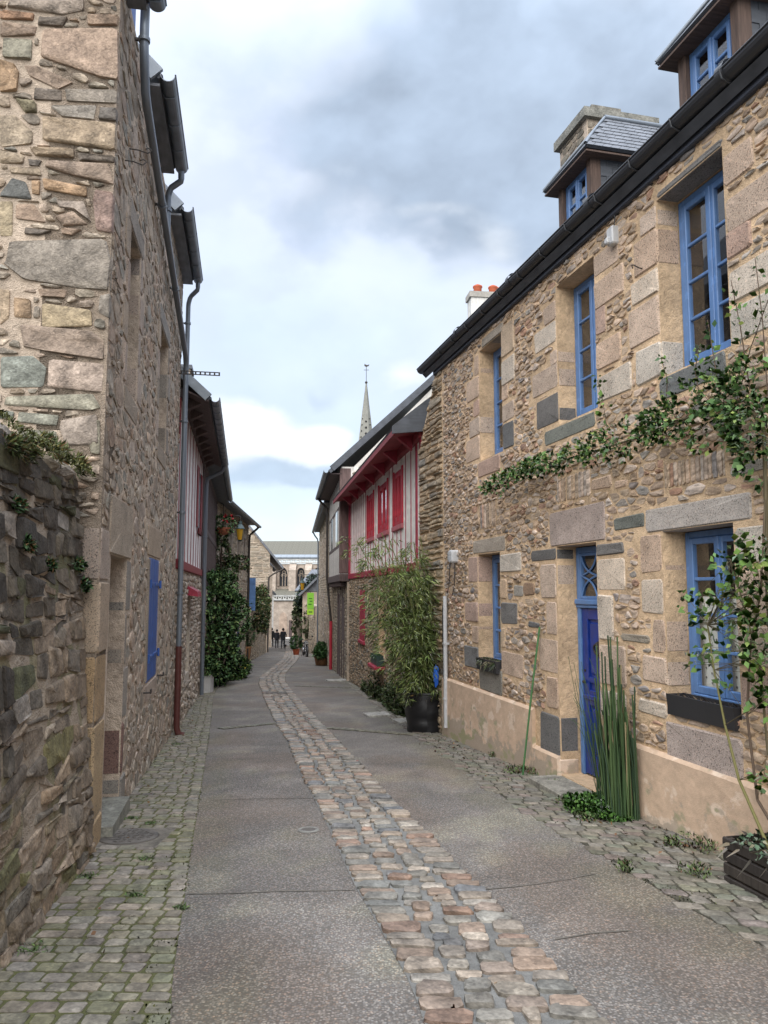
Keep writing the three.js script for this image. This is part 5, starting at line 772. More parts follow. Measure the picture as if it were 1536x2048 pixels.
const R4 = farHouse('stone_house', 'plain tall stone house with a wall lantern and narrow pink window surrounds', FR4, { seed: 471, eave: 5.55, ridge: 9.2, pal: stonePal, op: [[3, 3.9, 2.5, 4.3, 'window'], [6.5, 7.4, 2.5, 4.3, 'window'], [10, 10.9, 2.5, 4.3, 'window'], [13, 13.9, 2.5, 4.3, 'window'], [4.6, 5.5, -0.6, 1.2, 'window'], [12.3, 13.3, -2.2, 0.6, 'door'], [8.6, 9.5, -0.6, 1.2, 'window']] });
downpipe('downpipe', 'thin grey downpipe with swan neck at the end of the plain tall stone house', FR4, [[0.0, 5.4, 0.42], [-0.02, 5.25, 0.36], [0.02, 4.9, 0.1], [0.05, 4.5, 0.08], [0.05, FR4.ground(0.05) + 0.05, 0.08]], 0.05, M.zinc, [[0.05, 3, 0.08]]);
// ---------- red and white timber house beyond the zinc downpipe ----------
const L2 = thing('half_timbered_house', 'half-timbered house with oxblood studs and white infill beyond the zinc downpipe', 'house', FL2.pos, FL2.turn);
{
  const F = FL2, R = rng(501), L = F.L, low = -2.2, SILL = 2.0, EV = 4.9, op = [[2.6, 3.5, 0.0, 1.5]];
  const base = mesh('wall', extrude(rect(0, L, low, SILL - 0.005), -0.45, 0, op.map(([a, b, c, d]) => rect(a, b, c, d))), std([0.66, 0.57, 0.47], { map: T.mortar, bumpMap: T.mortarBump, bumpScale: 0.02 }), L2);
  rubble(base, M.stone, [[0.60, 0.50, 0.41, 3], [0.52, 0.43, 0.35, 3], [0.66, 0.58, 0.49, 2], [0.42, 0.36, 0.30, 1]], { outline: rect(0.02, L - 0.02, low + 0.2, SILL - 0.02), holes: op.map(([a, b, c, d]) => rect(a - 0.15, b + 0.15, c - 0.15, d + 0.15)), rowH: [0.07, 0.16], wide: [0.1, 0.34], joint: 0.03, proud: [0.01, 0.04], R, rough: 0.9, n: 7, most: 160, score: seen(F) });
  mesh('window_board', cbx(2.62, 3.48, 0.02, 1.48, -0.16, -0.1, 0.01), M.cotton, L2);
  mesh('window_hood', extrude([[0, 1.55], [0.22, 1.52], [0.2, 1.62], [0, 1.74]].map(([z, y]) => [-z, y]), 0, 1.2).rotateY(Math.PI / 2).translate(2.45, 0, 0), M.red, L2);
  mesh('bressummer', cbx(0, L, SILL, SILL + 0.16, -0.2, 0.05, 0.015), M.oxblood, L2);
  const up = mesh('infill', extrude(rect(0.01, L - 0.01, SILL + 0.162, EV - 0.05), -0.3, 0), std([1, 0.985, 0.965], { map: T.paint, roughness: 0.85 }), L2);
  for (let u = 0.05, i = 0; u < L - 0.1; u += 0.72 + R() * 0.2, i++) { const w = 0.12 + R() * 0.07, bend = (R() - 0.5) * 0.1; const g = cbx(u, u + w, SILL + 0.165, EV - 0.06, -0.04, 0.006, 0.003), p = g.attributes.position; for (let k = 0; k < p.count; k++) p.setX(k, p.getX(k) + (p.getY(k) - 3.4) * bend); mesh('stud', g, M.oxblood, up); }
  for (const [a, b] of [[5.2, 6.2]]) { const w = mesh('window', cbx(a, b, 3.1, 4.45, -0.04, 0.012, 0.004), M.shadedPane, up); for (const x of [a - 0.5, b + 0.02]) { const s = mesh('shutter', cbx(x, x + 0.48, 3.08, 4.47, 0.008, 0.03, 0.008), M.oxblood, up); mesh('window_box', bx(a, b, 2.95, 3.08, 0.013, 0.05), M.oxblood, w); } }
  mesh('wall_plate', cbx(0, L, EV - 0.05, EV + 0.12, -0.2, 0.08, 0.015), M.darkTimber, L2);
  for (let u = 0.4; u < L; u += 0.8) mesh('eaves_corbel', extrude([[0.08, EV - 0.16], [0.3, EV - 0.05], [0.42, EV + 0.1], [0.08, EV + 0.1]].map(([z, y]) => [-z, y]), 0, 0.16).rotateY(Math.PI / 2).translate(u, 0, 0), M.darkTimber, L2);
  mesh('eaves_boards', slab([[0, EV + 0.12, 0.0], [L, EV + 0.12, 0.0], [L, EV - 0.08, 0.46], [0, EV - 0.08, 0.46]].reverse(), 0.03), M.darkTimber, L2);
  mesh('roof', merge([slab([[0.0, EV - 0.03, 0.5], [L + 0.1, EV - 0.03, 0.5], [L + 0.1, 8.2, -3.2], [0.0, 8.2, -3.2]], 0.07), slab([[L + 0.1, EV, -6.4], [0, EV, -6.4], [0, 8.2, -3.2], [L + 0.1, 8.2, -3.2]], 0.07)]), M.slate, L2);
  mesh('verge_flashing', slab([[-0.04, EV + 0.02, 0.5], [0.03, EV + 0.02, 0.5], [0.03, 8.25, -3.2], [-0.04, 8.25, -3.2]], 0.15), M.zincPale, L2);
  const gu = mesh('gutter', halfRound(-0.02, L + 0.05, EV - 0.04, 0.56, 0.075), M.zinc, L2); for (let u = 0.3; u < L; u += 0.5) mesh('gutter_bracket', tube([[u, EV - 0.03, 0.48], [u, EV - 0.12, 0.52], [u, EV - 0.12, 0.6], [u, EV - 0.03, 0.642]], 0.008, 5, false, 6), M.zinc, gu);
  mesh('rear_wall', bx(0, L, low, EV, -6.4, -6.1), M.mortarGrey, L2); mesh('end_wall', bx(L - 0.4, L - 0.01, low, EV, -6.1, -0.46), M.mortarGrey, L2);
}
downpipe('downpipe', 'grey downpipe at the far end of the oxblood timber house, ending at a pale planter', FL2, [[6.95, 4.84, 0.56], [6.95, 4.68, 0.5], [6.98, 4.5, 0.16], [7.0, 4.35, 0.1], [7.0, FL2.ground(7) + 0.05, 0.1]], 0.05, M.zinc, [[7.0, 3, 0.1], [7.0, 0.6, 0.1]]);
// ---------- dark timber house behind the climbing shrubs ----------
const L3 = thing('timber_house', 'dark timber-framed house half hidden behind the large green shrubs', 'house', FL3.pos, FL3.turn);
{
  const F = FL3, R = rng(531), L = F.L, low = -2.8, EV = 5.15;
  const wall = mesh('wall', extrude(rect(0, L, low, EV), -0.4, 0), M.limewash, L3);
  for (let u = 0.05; u < L; u += 0.5 + R() * 0.15) mesh('stud', cbx(u, u + 0.2, 1.9, EV - 0.1, -0.03, 0.04, 0.012), M.darkTimber, wall);
  for (const v of [1.75, 3.2, 4.9]) mesh('rail', cbx(0, L, v, v + 0.18, -0.03, 0.05, 0.012), M.darkTimber, wall);
  mesh('stone_base', bx(0.0, L, low, 1.74, 0.001, 0.06), M.mortarGrey, L3);
  mesh('eaves_boards', bx(0, L, EV - 0.12, EV - 0.06, 0, 0.42), M.slate, L3);
  mesh('roof', merge([slab([[-0.05, EV - 0.05, 0.46], [L + 0.1, EV - 0.05, 0.46], [L + 0.1, 8.6, -3.4], [-0.05, 8.6, -3.4]], 0.09), slab([[L + 0.1, EV, -6.8], [-0.05, EV, -6.8], [-0.05, 8.6, -3.4], [L + 0.1, 8.6, -3.4]], 0.09)]), M.slate, L3);
  mesh('gutter', halfRound(-0.05, L + 0.1, EV - 0.05, 0.53, 0.075), M.zinc, L3);
  mesh('rear_wall', bx(0, L, low, EV, -6.8, -6.5), M.mortarGrey, L3); mesh('end_wall', bx(L - 0.4, L - 0.01, low, EV + 1, -6.4, -0.41), M.mortarGrey, L3);
  const ch = mesh('chimney', bx(L - 1.2, L - 0.2, 7, 8.6 + 1.2, -1.6, -1.0), M.mortarGrey, L3); mesh('chimney_cap', bx(L - 1.26, L - 0.14, 9.801, 9.95, -1.66, -0.94), M.slate, ch);
}
// ---------- stone house with blue shutters ----------
const L4 = farHouse('stone_house', 'pink stone house with slate blue shutters and broad dark eaves beyond the shrubs', FL4, { seed: 551, eave: 5.3, ridge: 9.0, over: 0.55, pal: stonePal, mortar: M.mortarGrey, op: [[1.6, 2.4, 2.3, 4.3, 'window'], [4.4, 5.2, 2.3, 4.3, 'window'], [7.3, 8.1, 2.3, 4.3, 'window'], [9.8, 10.6, 2.3, 4.3, 'window'], [2.0, 3.0, -1.2, 0.9, 'window'], [6.6, 7.6, -1.4, 0.9, 'window'], [9.7, 10.7, -2.2, 0.7, 'door']], shutters: (a, c) => c < 0 ? M.slateBlue : null });
{
  const c1 = mesh('chimney', bx(8.0, 9.4, 6.6, 10.1, -2.6, -1.7), M.mortarGrey, L4); mesh('chimney_cap', bx(7.94, 9.46, 10.101, 10.3, -2.66, -1.64), M.slate, c1);
  for (const u of [8.3, 8.9]) mesh('chimney_pot', place(new THREE.LatheGeometry([[0.16, 0], [0.13, 0.4], [0.16, 0.42], [0.1, 0.5], [0, 0.5]].map(p => new THREE.Vector2(...p)), 14), u, 10.301, -2.15), std([0.60, 0.26, 0.06]), c1);
  mesh('chimney', bx(10.9, 11.5, 6.6, 8.9, -2.4, -1.8), M.mortarGrey, L4);
}
downpipe('downpipe', 'downpipe slanting in under the broad eaves of the pink stone house', FL4, [[11.9, 5.1, 0.62], [11.85, 4.95, 0.5], [11.75, 4.6, 0.12], [11.75, 4.2, 0.09], [11.75, FL4.ground(11.7) + 0.05, 0.09]], 0.06, M.iron, [[11.75, 3, 0.09]]);
for (const [u, lab] of [[12.2, 'bright blue plank shutter folded open at the end of the pink stone house']]) { const t = thing('open_shutter', lab, 'shutter', FL4.pos, FL4.turn); mesh('plank_panel', cbx(u - 0.02, u + 0.02, 0.55, 2.3, -0.1, 0.42, 0.01), M.blueFrame, t); for (const y of [0.75, 2.0]) mesh('ledge', bx(u - 0.05, u - 0.021, y, y + 0.12, -0.05, 0.38), M.blueFrame, t); mesh('hinge', bx(u - 0.02, u + 0.02, 1.4, 1.5, -0.5, -0.1), M.iron, t); }
// ---------- ivy-topped wall, gable house and the church at the end ----------
const IW = thing('garden_wall', 'tall stone garden wall thickly overgrown with ivy along its top', 'wall', FL5.pos, FL5.turn);
{ const F = FL5, R = rng(571), w = mesh('wall_core', extrude(rect(0, F.L, -4.5, 0.75), -0.5, 0), M.mortarGrey, IW); rubble(w, M.stone, stonePal, { outline: rect(0.02, F.L - 0.02, -3.8, 0.7), rowH: [0.1, 0.2], wide: [0.16, 0.45], joint: 0.03, proud: [0.01, 0.04], R, n: 6, most: 60, score: seen(F), min: 0.004 }); 
  const e = extrude(rect(0, 0.9, -4.5, 0.7), 0, 0.4); }
function facing(name, label, cat, x, d, turn = 0) { return thing(name, label, cat, [x, 0, -d], turn); }   // a building whose front looks back up the street
{ // tall gable of coursed stone behind the ivy wall
  const t = facing('gable_house', 'house with tall coursed stone gable and slate verge above the ivy wall', 'house', -9.75, 57, 0.17), R = rng(581);
  const g = extrude([[-5, -5], [1.3, -5], [1.3, 4.3], [-0.9, 7.1], [-5, 4.2]], -0.5, 0), wall = mesh('wall', g, M.mortarGrey, t);
  rubble(wall, M.slaty, [[0.52, 0.44, 0.34, 4], [0.46, 0.39, 0.30, 3], [0.58, 0.50, 0.40, 2]], { outline: [[-4.9, -1], [1.28, -1], [1.28, 4.2], [-0.9, 7.0], [-4.9, 4.0]], coursed: true, rowH: [0.10, 0.22], wide: [0.3, 0.9], joint: 0.03, proud: [0.01, 0.04], R, n: 6, most: 150, min: 0.004 });
  mesh('roof', merge([slab([[2.35, 3.3, 0.15], [2.35, 3.3, -10], [-0.9, 7.25, -10], [-0.9, 7.25, 0.15]], 0.14), slab([[-5.2, 4.1, -10], [-5.2, 4.1, 0.15], [-0.9, 7.25, 0.15], [-0.9, 7.25, -10]], 0.14)]), M.slateLight, t);
  mesh('end_wall', bx(0.9, 1.29, -5, 4.2, -10, -0.51), M.mortarGrey, t);
  mesh('downpipe', tube([[2.3, 3.2, 0.1], [1.9, 3.0, 0.12], [1.3, 2.7, 0.12], [1.22, 2.4, 0.1], [1.22, -4.5, 0.1]], 0.06, 8), M.iron, t);
  const s = facing('slate_roof_house', 'house with dark slate roof rising just behind the coursed stone gable', 'house', -13.35, 70, 0.17); mesh('wall', bx(-6, 3.2, -6, 4.2, -8, 0), M.mortarGrey, s); mesh('roof', merge([slab([[3.7, 3.6, 0.3], [3.7, 3.6, -8.2], [-1.2, 8.0, -8.2], [-1.2, 8.0, 0.3]], 0.2), slab([[-6, 3.8, -8.2], [-6, 3.8, 0.3], [-1.2, 8.0, 0.3], [-1.2, 8.0, -8.2]], 0.2)]), M.slate, s);
}
{ // narrow white house and slate-hung one on the inside of the bend
  const t = facing('white_house', 'small white rendered house with black window at the foot of the church', 'house', -12.9, 82, 0.17); mesh('wall', bx(-4, 1.2, -7, 1.4, -8, 0), M.whiteRender, t); mesh('roof', merge([slab([[1.5, 1.2, 0.3], [1.5, 1.2, -8], [-1.4, 4.0, -8], [-1.4, 4.0, 0.3]], 0.15), slab([[-4.2, 1.3, -8], [-4.2, 1.3, 0.3], [-1.4, 4.0, 0.3], [-1.4, 4.0, -8]], 0.15)]), M.slate, t); mesh('window', bx(0.2, 0.8, -3.4, -1.2, 0.0, 0.04), M.shadedPane, t); mesh('door', bx(-0.9, -0.1, -5.2, -3.2, 0, 0.05), M.darkTimber, t);
}
{ // church: buttressed nave wall with traceried windows, parapets and slate roof
  const D = 104, t = facing('church', 'gothic church of pale pink stone with traceried windows, pierced parapets and a long slate roof', 'church', 0, D), R = rng(601);
  const gx = p => (p - CX) / FPX * D * 1.005, gy = p => EYE + D * ray(CX, p)[1], base = gyd(D) - 1;
  const wm = std([0.56, 0.465, 0.385], { map: T.mortar, bumpMap: T.mortarBump, bumpScale: 0.03 }), x0 = gx(470), x1 = gx(760), yTop = gy(1128);
  const arch = (cx, y0, y1, w) => { const p = [[cx - w, y0], [cx + w, y0]]; for (let i = 0; i <= 6; i++) { const a = i / 6; p.push([cx + w * (1 - a * a * 0.999), lerp(y1 - w * 2, y1, Math.sin(a * Math.PI / 2))]); } for (let i = 5; i >= 0; i--) { const a = i / 6; p.push([cx - w * (1 - a * a * 0.999), lerp(y1 - w * 2, y1, Math.sin(a * Math.PI / 2))]); } return p; };
  const wins = [[568.5, 8], [603, 8], [636, 8], [515, 8]].map(([p]) => [gx(p), gy(1172), gy(1136), 0.56]);
  const nave = mesh('nave_wall', extrude(rect(x0, x1, base, yTop), -1.0, 0, wins.map(w => arch(...w))), wm, t);
  for (const [cx, y0, y1, w] of wins) { const win = mesh('window', extrude(arch(cx, y0, y1, w), -0.7, -0.66), M.shadedPane, t); for (const k of [-0.33, 0.33]) mesh('mullion', bx(cx + k * w - 0.05, cx + k * w + 0.05, y0, y1 - w * 1.3, -0.65, -0.45), wm, win); mesh('tracery', merge([place(new THREE.TorusGeometry(w * 0.36, 0.07, 6, 18), cx, y1 - w * 1.0, -0.55), place(new THREE.TorusGeometry(w * 0.24, 0.06, 6, 14), cx - w * 0.45, y1 - w * 1.75, -0.55), place(new THREE.TorusGeometry(w * 0.24, 0.06, 6, 14), cx + w * 0.45, y1 - w * 1.75, -0.55)]), wm, win); mesh('hood_mould', extrude(arch(cx, y0, y1 + 0.25, w + 0.22), 0.001, 0.1, [arch(cx, y0 - 0.0, y1 + 0.04, w + 0.05).map(([a, b]) => [a, Math.max(b, y0 + 0.001)])]), wm, win); }
  for (const p of [549, 588, 619, 650]) { const b = mesh('buttress', merge([bx(gx(p) - 0.45, gx(p) + 0.45, base, gy(1140), 0.001, 1.2), slab([[gx(p) - 0.45, gy(1140), 1.2], [gx(p) + 0.45, gy(1140), 1.2], [gx(p) + 0.45, gy(1127), 0.05], [gx(p) - 0.45, gy(1127), 0.05]], 0.2)]), wm, t); }
  // lower aisle in front with its own pierced parapet and lean-to roof
  const aisle = mesh('aisle_wall', bx(x0, gx(700), base, gy(1202), 0.002, 4.0), wm, t);
  mesh('aisle_roof', slab([[x0, gy(1194), 4.1], [gx(700), gy(1194), 4.1], [gx(700), gy(1178), 0.3], [x0, gy(1178), 0.3]], 0.2), M.slateMossy, t);
  const parapet = (ya, yb, z, nm) => { const p = mesh(nm, merge([bx(x0, x1, ya, ya + 0.18, z, z + 0.2), bx(x0, x1, yb - 0.16, yb, z, z + 0.2)]), std([0.60, 0.60, 0.58], { map: T.mortar }), t); for (let x = x0; x < x1; x += 0.62) mesh('quatrefoil', place(new THREE.TorusGeometry((yb - ya) * 0.26, 0.07, 5, 12), x, (ya + yb) / 2, z + 0.1), std([0.55, 0.55, 0.53]), p); };
  parapet(gy(1127), gy(1118), 0.0, 'upper_parapet'); parapet(gy(1200), gy(1190), 4.02, 'lower_parapet');
  mesh('parapet_walk', slab([[x0, gy(1114), -0.4], [x1, gy(1114), -0.4], [x1, gy(1108), -1.6], [x0, gy(1108), -1.6]], 0.2), M.zincPale, t);
  mesh('roof', slab([[x0, gy(1116), -0.8], [x1, gy(1116), -0.8], [x1, gy(1083) + 0.5, -7], [x0, gy(1083) + 0.5, -7]], 0.3), M.slateMossy, t);
  for (const [p, h] of [[577, 1215], [595, 1225]]) mesh('aisle_arch', extrude(arch(gx(p), base, gy(h + 8), 0.5), 3.9, 4.06), std([0.55, 0.42, 0.33], { map: T.mortar }), t);
  mesh('church_door', bx(gx(588), gx(594), base, gy(1238), 3.9, 4.1), M.darkTimber, t);
  mesh('low_wall', merge([bx(gx(560), gx(596), base, gy(1270), 8, 8.6)]), std([0.30, 0.26, 0.21], { map: T.mortar }), t);
  mesh('low_wall_coping', bx(gx(558), gx(598), gy(1270), gy(1267.5), 7.9, 8.7), M.limewash, t);
}
{ // octagonal spire, its holes painted as dark discs
  const D = 150, t = facing('church_spire', 'slim pierced stone church spire with a weathercock', 'spire', (731 - CX) / FPX * D * 0.98, D), gy = p => EYE + D * ray(731, p)[1], R = rng(611);
  const y0 = gy(1010), y1 = gy(765), half = 3.05, wm = std([0.33, 0.325, 0.29], { map: T.mortar });
  mesh('spire', new THREE.CylinderGeometry(0.12, half, y1 - y0, 8, 1).rotateY(Math.PI / 8).translate(0, (y0 + y1) / 2, 0), wm, t);
  for (let i = 0; i < 8; i++) { const a = i * Math.PI / 4 + Math.PI / 8; mesh('rib', taper([Math.sin(a) * half, y0, Math.cos(a) * half], [0, y1, 0], 0.16, 0.08, 5), wm, t); }
  mesh('tower', bx(-2.6, 2.6, gyd(D) - 2, y0, -2.6, 2.6), wm, t);
  for (let r = 0; r < 11; r++) for (const k of [-1, 0, 1]) { const y = lerp(y0 + 4, y0 + (y1 - y0) * 0.72, (r + (k ? 0.5 : 0)) / 11), rad = lerp(half, 0.12, (y - y0) / (y1 - y0)), a = k * Math.PI / 4, s = (k ? 0.13 : 0.2) * rad * 0.9; mesh('hole_shade_disc', place(new THREE.CylinderGeometry(s, s, 0.2, 8), Math.sin(a) * rad * 0.92, y, Math.cos(a) * rad * 0.92, a, Math.PI / 2), M.dark, t); }  // solid discs; the shade of the holes is in their dark colour
  mesh('finial', merge([tube([[0, y1 - 0.5, 0], [0, gy(733), 0]], 0.06, 6), tube([[-0.5, gy(740), 0], [0.5, gy(740), 0]], 0.05, 6), place(new THREE.SphereGeometry(0.28, 8, 6), 0, y1, 0)]), M.iron, t);
  mesh('weathercock', extrude([[-0.5, 0], [-0.1, -0.2], [0.4, 0.0], [0.5, 0.35], [0.2, 0.2], [-0.2, 0.25], [-0.45, 0.5]], -0.03, 0.03).translate(0.1, gy(732), 0), M.iron, t);
}
const FR5 = frame([-8.5, 74], [-4.6, 52]);
const IW2 = thing('garden_wall', 'stone wall hung with greenery between the plain stone house and the church', 'wall', FR5.pos, FR5.turn);
{ const w = mesh('wall_core', extrude(rect(0, FR5.L, -5.5, 0.6), -0.5, 0), M.mortarGrey, IW2); rubble(w, M.stone, stonePal, { outline: rect(0.02, FR5.L - 0.02, -4.5, 0.55), rowH: [0.14, 0.26], wide: [0.2, 0.6], joint: 0.04, proud: [0.01, 0.04], R: rng(575), n: 6, most: 20, min: 0.006 }); }
{ // small slate-roofed house on the inside of the bend, before the church
  const t = facing('slate_house', 'small house with grey slate roof and hanging green shop sign before the church', 'house', -5.55, 58, -0.02); mesh('wall', bx(-0.55, 6, -4.5, 1.5, -10, 0), M.mortarGrey, t);
  mesh('roof', merge([slab([[-0.85, 1.3, 0.4], [2.6, 4.6, 0.4], [2.6, 4.6, -10], [-0.85, 1.3, -10]], 0.15), slab([[2.6, 4.6, 0.4], [6.2, 1.3, 0.4], [6.2, 1.3, -10], [2.6, 4.6, -10]], 0.15)]), M.slateLight, t); mesh('chimney', bx(2.0, 3.0, 3.5, 6.6, -3, -2.2), M.mortarGrey, t);
  mesh('gable', extrude([[-0.5, 1.5], [5.7, 1.5], [2.6, 4.45]], -0.4, -0.001), M.slateLight, t);
  const u = facing('slate_house', 'slate-hung house with little lean-to roof under the church windows', 'house', -8.35, 82, 0); mesh('wall', bx(-0.4, 8, -6, 2.2, -9, 0), M.slateLight, u); mesh('roof', slab([[-1.0, 1.6, 1.2], [8, 1.6, 1.2], [8, 3.9, -3], [0.4, 3.9, -3]], 0.15), M.slateLight, u);
}
// ---------- plants ----------
// many leaves: at() gives [place, outward direction]; each leaf is a folded pair of triangles (or four with a bend)
function leaves(n, at, R, o) {
  const P = [], N = [], C = [], up = new THREE.Vector3(0, 1, 0), d = new THREE.Vector3(), s = new THREE.Vector3(), f = new THREE.Vector3(), q = new THREE.Vector3();
  for (let i = 0; i < n; i++) {
    const a = at(i); if (!a) continue; const [p, out] = a, len = lerp(o.len[0], o.len[1], R()), w = len * lerp(o.wide[0], o.wide[1], R());
    d.set(R() - 0.5, R() - 0.5, R() - 0.5).normalize().multiplyScalar(o.stray ?? 0.8).add(q.set(...out)).addScaledVector(up, o.droop ?? 0).normalize();
    s.set(R() - 0.5, R() - 0.5, R() - 0.5).cross(d).normalize(); f.crossVectors(d, s).normalize(); if (f.y < 0) f.negate();
    const c = tint(pick(o.pal, R), R, o.vary ?? 0.25), b = [p[0], p[1], p[2]], pt = (t, x, y) => [b[0] + d.x * len * t + s.x * w * x + f.x * w * y, b[1] + d.y * len * t + s.y * w * x + f.y * w * y - (o.sag || 0) * len * t * t, b[2] + d.z * len * t + s.z * w * x + f.z * w * y];
    const A = pt(0, 0, 0), B = pt(0.45, 0.5, 0.18), D = pt(0.45, -0.5, 0.18), E = pt(1, 0, -0.1);
    P.push(...A, ...B, ...E, ...A, ...E, ...D); for (let k = 0; k < 6; k++) { N.push(f.x + (k === 1 ? s.x : k === 5 ? -s.x : 0) * 0.3, f.y, f.z); C.push(...c); }
  }
  const g = new THREE.BufferGeometry(); g.setAttribute('position', new THREE.Float32BufferAttribute(P, 3)); g.setAttribute('normal', new THREE.Float32BufferAttribute(N, 3)); g.setAttribute('uv', new THREE.Float32BufferAttribute(new Float32Array(P.length / 3 * 2), 2)); g.setAttribute('color', new THREE.Float32BufferAttribute(C, 3)); return g;
}
const dirR = R => { const z = R() * 2 - 1, a = R() * 6.283, r = Math.sqrt(1 - z * z); return [r * Math.cos(a), z, r * Math.sin(a)]; };
// leaves gathered in clumps spread through lobes [x, y, z, rx, ry, rz]
function lobed(lobes, R, clumps, per, spread) { const list = []; let tot = 0; const vol = lobes.map(l => (tot += l[3] * l[4] * l[5])); for (let i = 0; i < clumps; i++) { const r = R() * tot, l = lobes[vol.findIndex(v => v >= r)], d = dirR(R), k = 0.55 + 0.5 * Math.cbrt(R()); list.push([[l[0] + d[0] * l[3] * k, l[1] + d[1] * l[4] * k, l[2] + d[2] * l[5] * k], d]); } return i => { const c = list[Math.floor(i / per)]; const e = dirR(R); return [[c[0][0] + e[0] * spread * R(), c[0][1] + e[1] * spread * R(), c[0][2] + e[2] * spread * R()], c[1]]; }; }
const greens = { ivy: [[0.086, 0.178, 0.055, 4], [0.127, 0.230, 0.072, 3], [0.052, 0.115, 0.044, 3], [0.207, 0.287, 0.088, 1.2]], bamboo: [[0.27, 0.36, 0.095, 4], [0.19, 0.28, 0.07, 4], [0.38, 0.44, 0.15, 2.6], [0.42, 0.40, 0.2, 0.6]], rose: [[0.103, 0.218, 0.061, 4], [0.161, 0.299, 0.077, 3], [0.069, 0.149, 0.050, 2.4], [0.299, 0.402, 0.094, 1.4]], fresh: [[0.18, 0.34, 0.07, 3], [0.13, 0.26, 0.075, 3], [0.30, 0.41, 0.09, 1.5], [0.08, 0.17, 0.06, 1.6]], clover: [[0.10, 0.25, 0.04, 4], [0.15, 0.32, 0.055, 2], [0.06, 0.15, 0.03, 2]], weed: [[0.13, 0.17, 0.045, 4], [0.20, 0.20, 0.06, 2], [0.30, 0.16, 0.07, 1.5], [0.08, 0.12, 0.035, 3]], fern: [[0.05, 0.13, 0.035, 4], [0.08, 0.17, 0.05, 3]], moss: [[0.13, 0.14, 0.03, 3], [0.10, 0.12, 0.03, 3], [0.22, 0.19, 0.05, 1]] };

// bamboo in a black fabric pot
{
  const R = rng(701), [x, d] = onGround(852, 1462), y = gyd(d), t = thing('potted_bamboo', 'bushy green bamboo in a crumpled black fabric pot against the stone pier', 'bamboo', [x, y, -d]); t.scale.setScalar(1.22);
  const g = new THREE.CylinderGeometry(0.265, 0.25, 0.52, 40, 14, true), p = g.attributes.position; for (let i = 0; i < p.count; i++) { const a = Math.atan2(p.getZ(i), p.getX(i)), h = p.getY(i), k = 1 + 0.10 * (noise3(a * 1.6 + 9, h * 13, 2) - 0.5) + 0.05 * (noise3(a * 3 + 3, h * 26 + a * 2, 7) - 0.5) + 0.06 * Math.sin((h + 0.26) / 0.52 * Math.PI); p.setX(i, p.getX(i) * k); p.setZ(i, p.getZ(i) * k); } g.computeVertexNormals(); g.translate(0, 0.26, 0);
  const pot = mesh('pot', g, new THREE.MeshStandardMaterial({ color: 0x17171a, roughness: 0.45, side: THREE.DoubleSide }), t); mesh('rim', place(new THREE.TorusGeometry(0.265, 0.016, 8, 36), 0, 0.52, 0, 0, Math.PI / 2), M.plantBlack, pot); mesh('handle', tube([[0.2, 0.5, 0.18], [0.3, 0.56, 0.2], [0.3, 0.44, 0.16], [0.24, 0.42, 0.17]], 0.012, 6), M.plantBlack, pot);
  mesh('soil', new THREE.CylinderGeometry(0.25, 0.25, 0.02, 24).translate(0, 0.46, 0), M.soil, t);
  const tips = [], cul = [];
  for (let i = 0; i < 34; i++) { const a = R() * 6.28, r = Math.sqrt(R()) * 0.2, h = 0.9 + R() * 1.35, lx = Math.cos(a) * 0.4 * R() - 0.16 - 0.34 * R(), lz = Math.sin(a) * 0.3 * R(), pts = [[Math.cos(a) * r, 0.44, Math.sin(a) * r], [Math.cos(a) * r + lx * 0.25, 0.44 + h * 0.5, Math.sin(a) * r + lz * 0.3], [Math.cos(a) * r + lx, 0.44 + h, Math.sin(a) * r + lz]]; cul.push(tube(pts, 0.006, 5, false, 6)); tips.push(pts); }
  for (const c of cul) mesh('cane', c, std([0.14, 0.16, 0.05], { roughness: 0.6 }), t);
  const clumps = []; for (let i = 0; i < 620; i++) { const k = tips[Math.floor(R() * tips.length)], f = Math.pow(R(), 0.8), e = dirR(R), b = f < 0.5 ? [0, 1, 2].map(q => lerp(k[0][q], k[1][q], f * 2)) : [0, 1, 2].map(q => lerp(k[1][q], k[2][q], f * 2 - 1)), r = 0.12 + 0.3 * R() * (1 - 0.3 * f); clumps.push([[b[0] + e[0] * r - 0.05, b[1] + Math.abs(e[1]) * 0.1 - 0.03, b[2] + e[2] * r], e]); }
  mesh('leaves', leaves(12500, i => { const c = clumps[i % clumps.length], e = dirR(R); return [[c[0][0] + e[0] * 0.05, c[0][1] + e[1] * 0.05, c[0][2] + e[2] * 0.05], [c[1][0] + e[0] * 0.7, c[1][1] * 0.3, c[1][2] + e[2] * 0.7]]; }, R, { len: [0.05, 0.12], wide: [0.10, 0.15], pal: greens.bamboo, droop: -0.35, stray: 0.7, sag: 0.25 }), M.leafThin, t);
  mesh('dry_grass', leaves(260, () => { const a = R() * 6.28, r = 0.18 * Math.sqrt(R()); return [[Math.cos(a) * r, 0.47, Math.sin(a) * r], [Math.cos(a), 0.9, Math.sin(a)]]; }, R, { len: [0.1, 0.26], wide: [0.03, 0.05], pal: [[0.40, 0.27, 0.10], [0.30, 0.22, 0.10], [0.16, 0.2, 0.06]], stray: 0.6, sag: 0.5 }), M.leafThin, t);
}
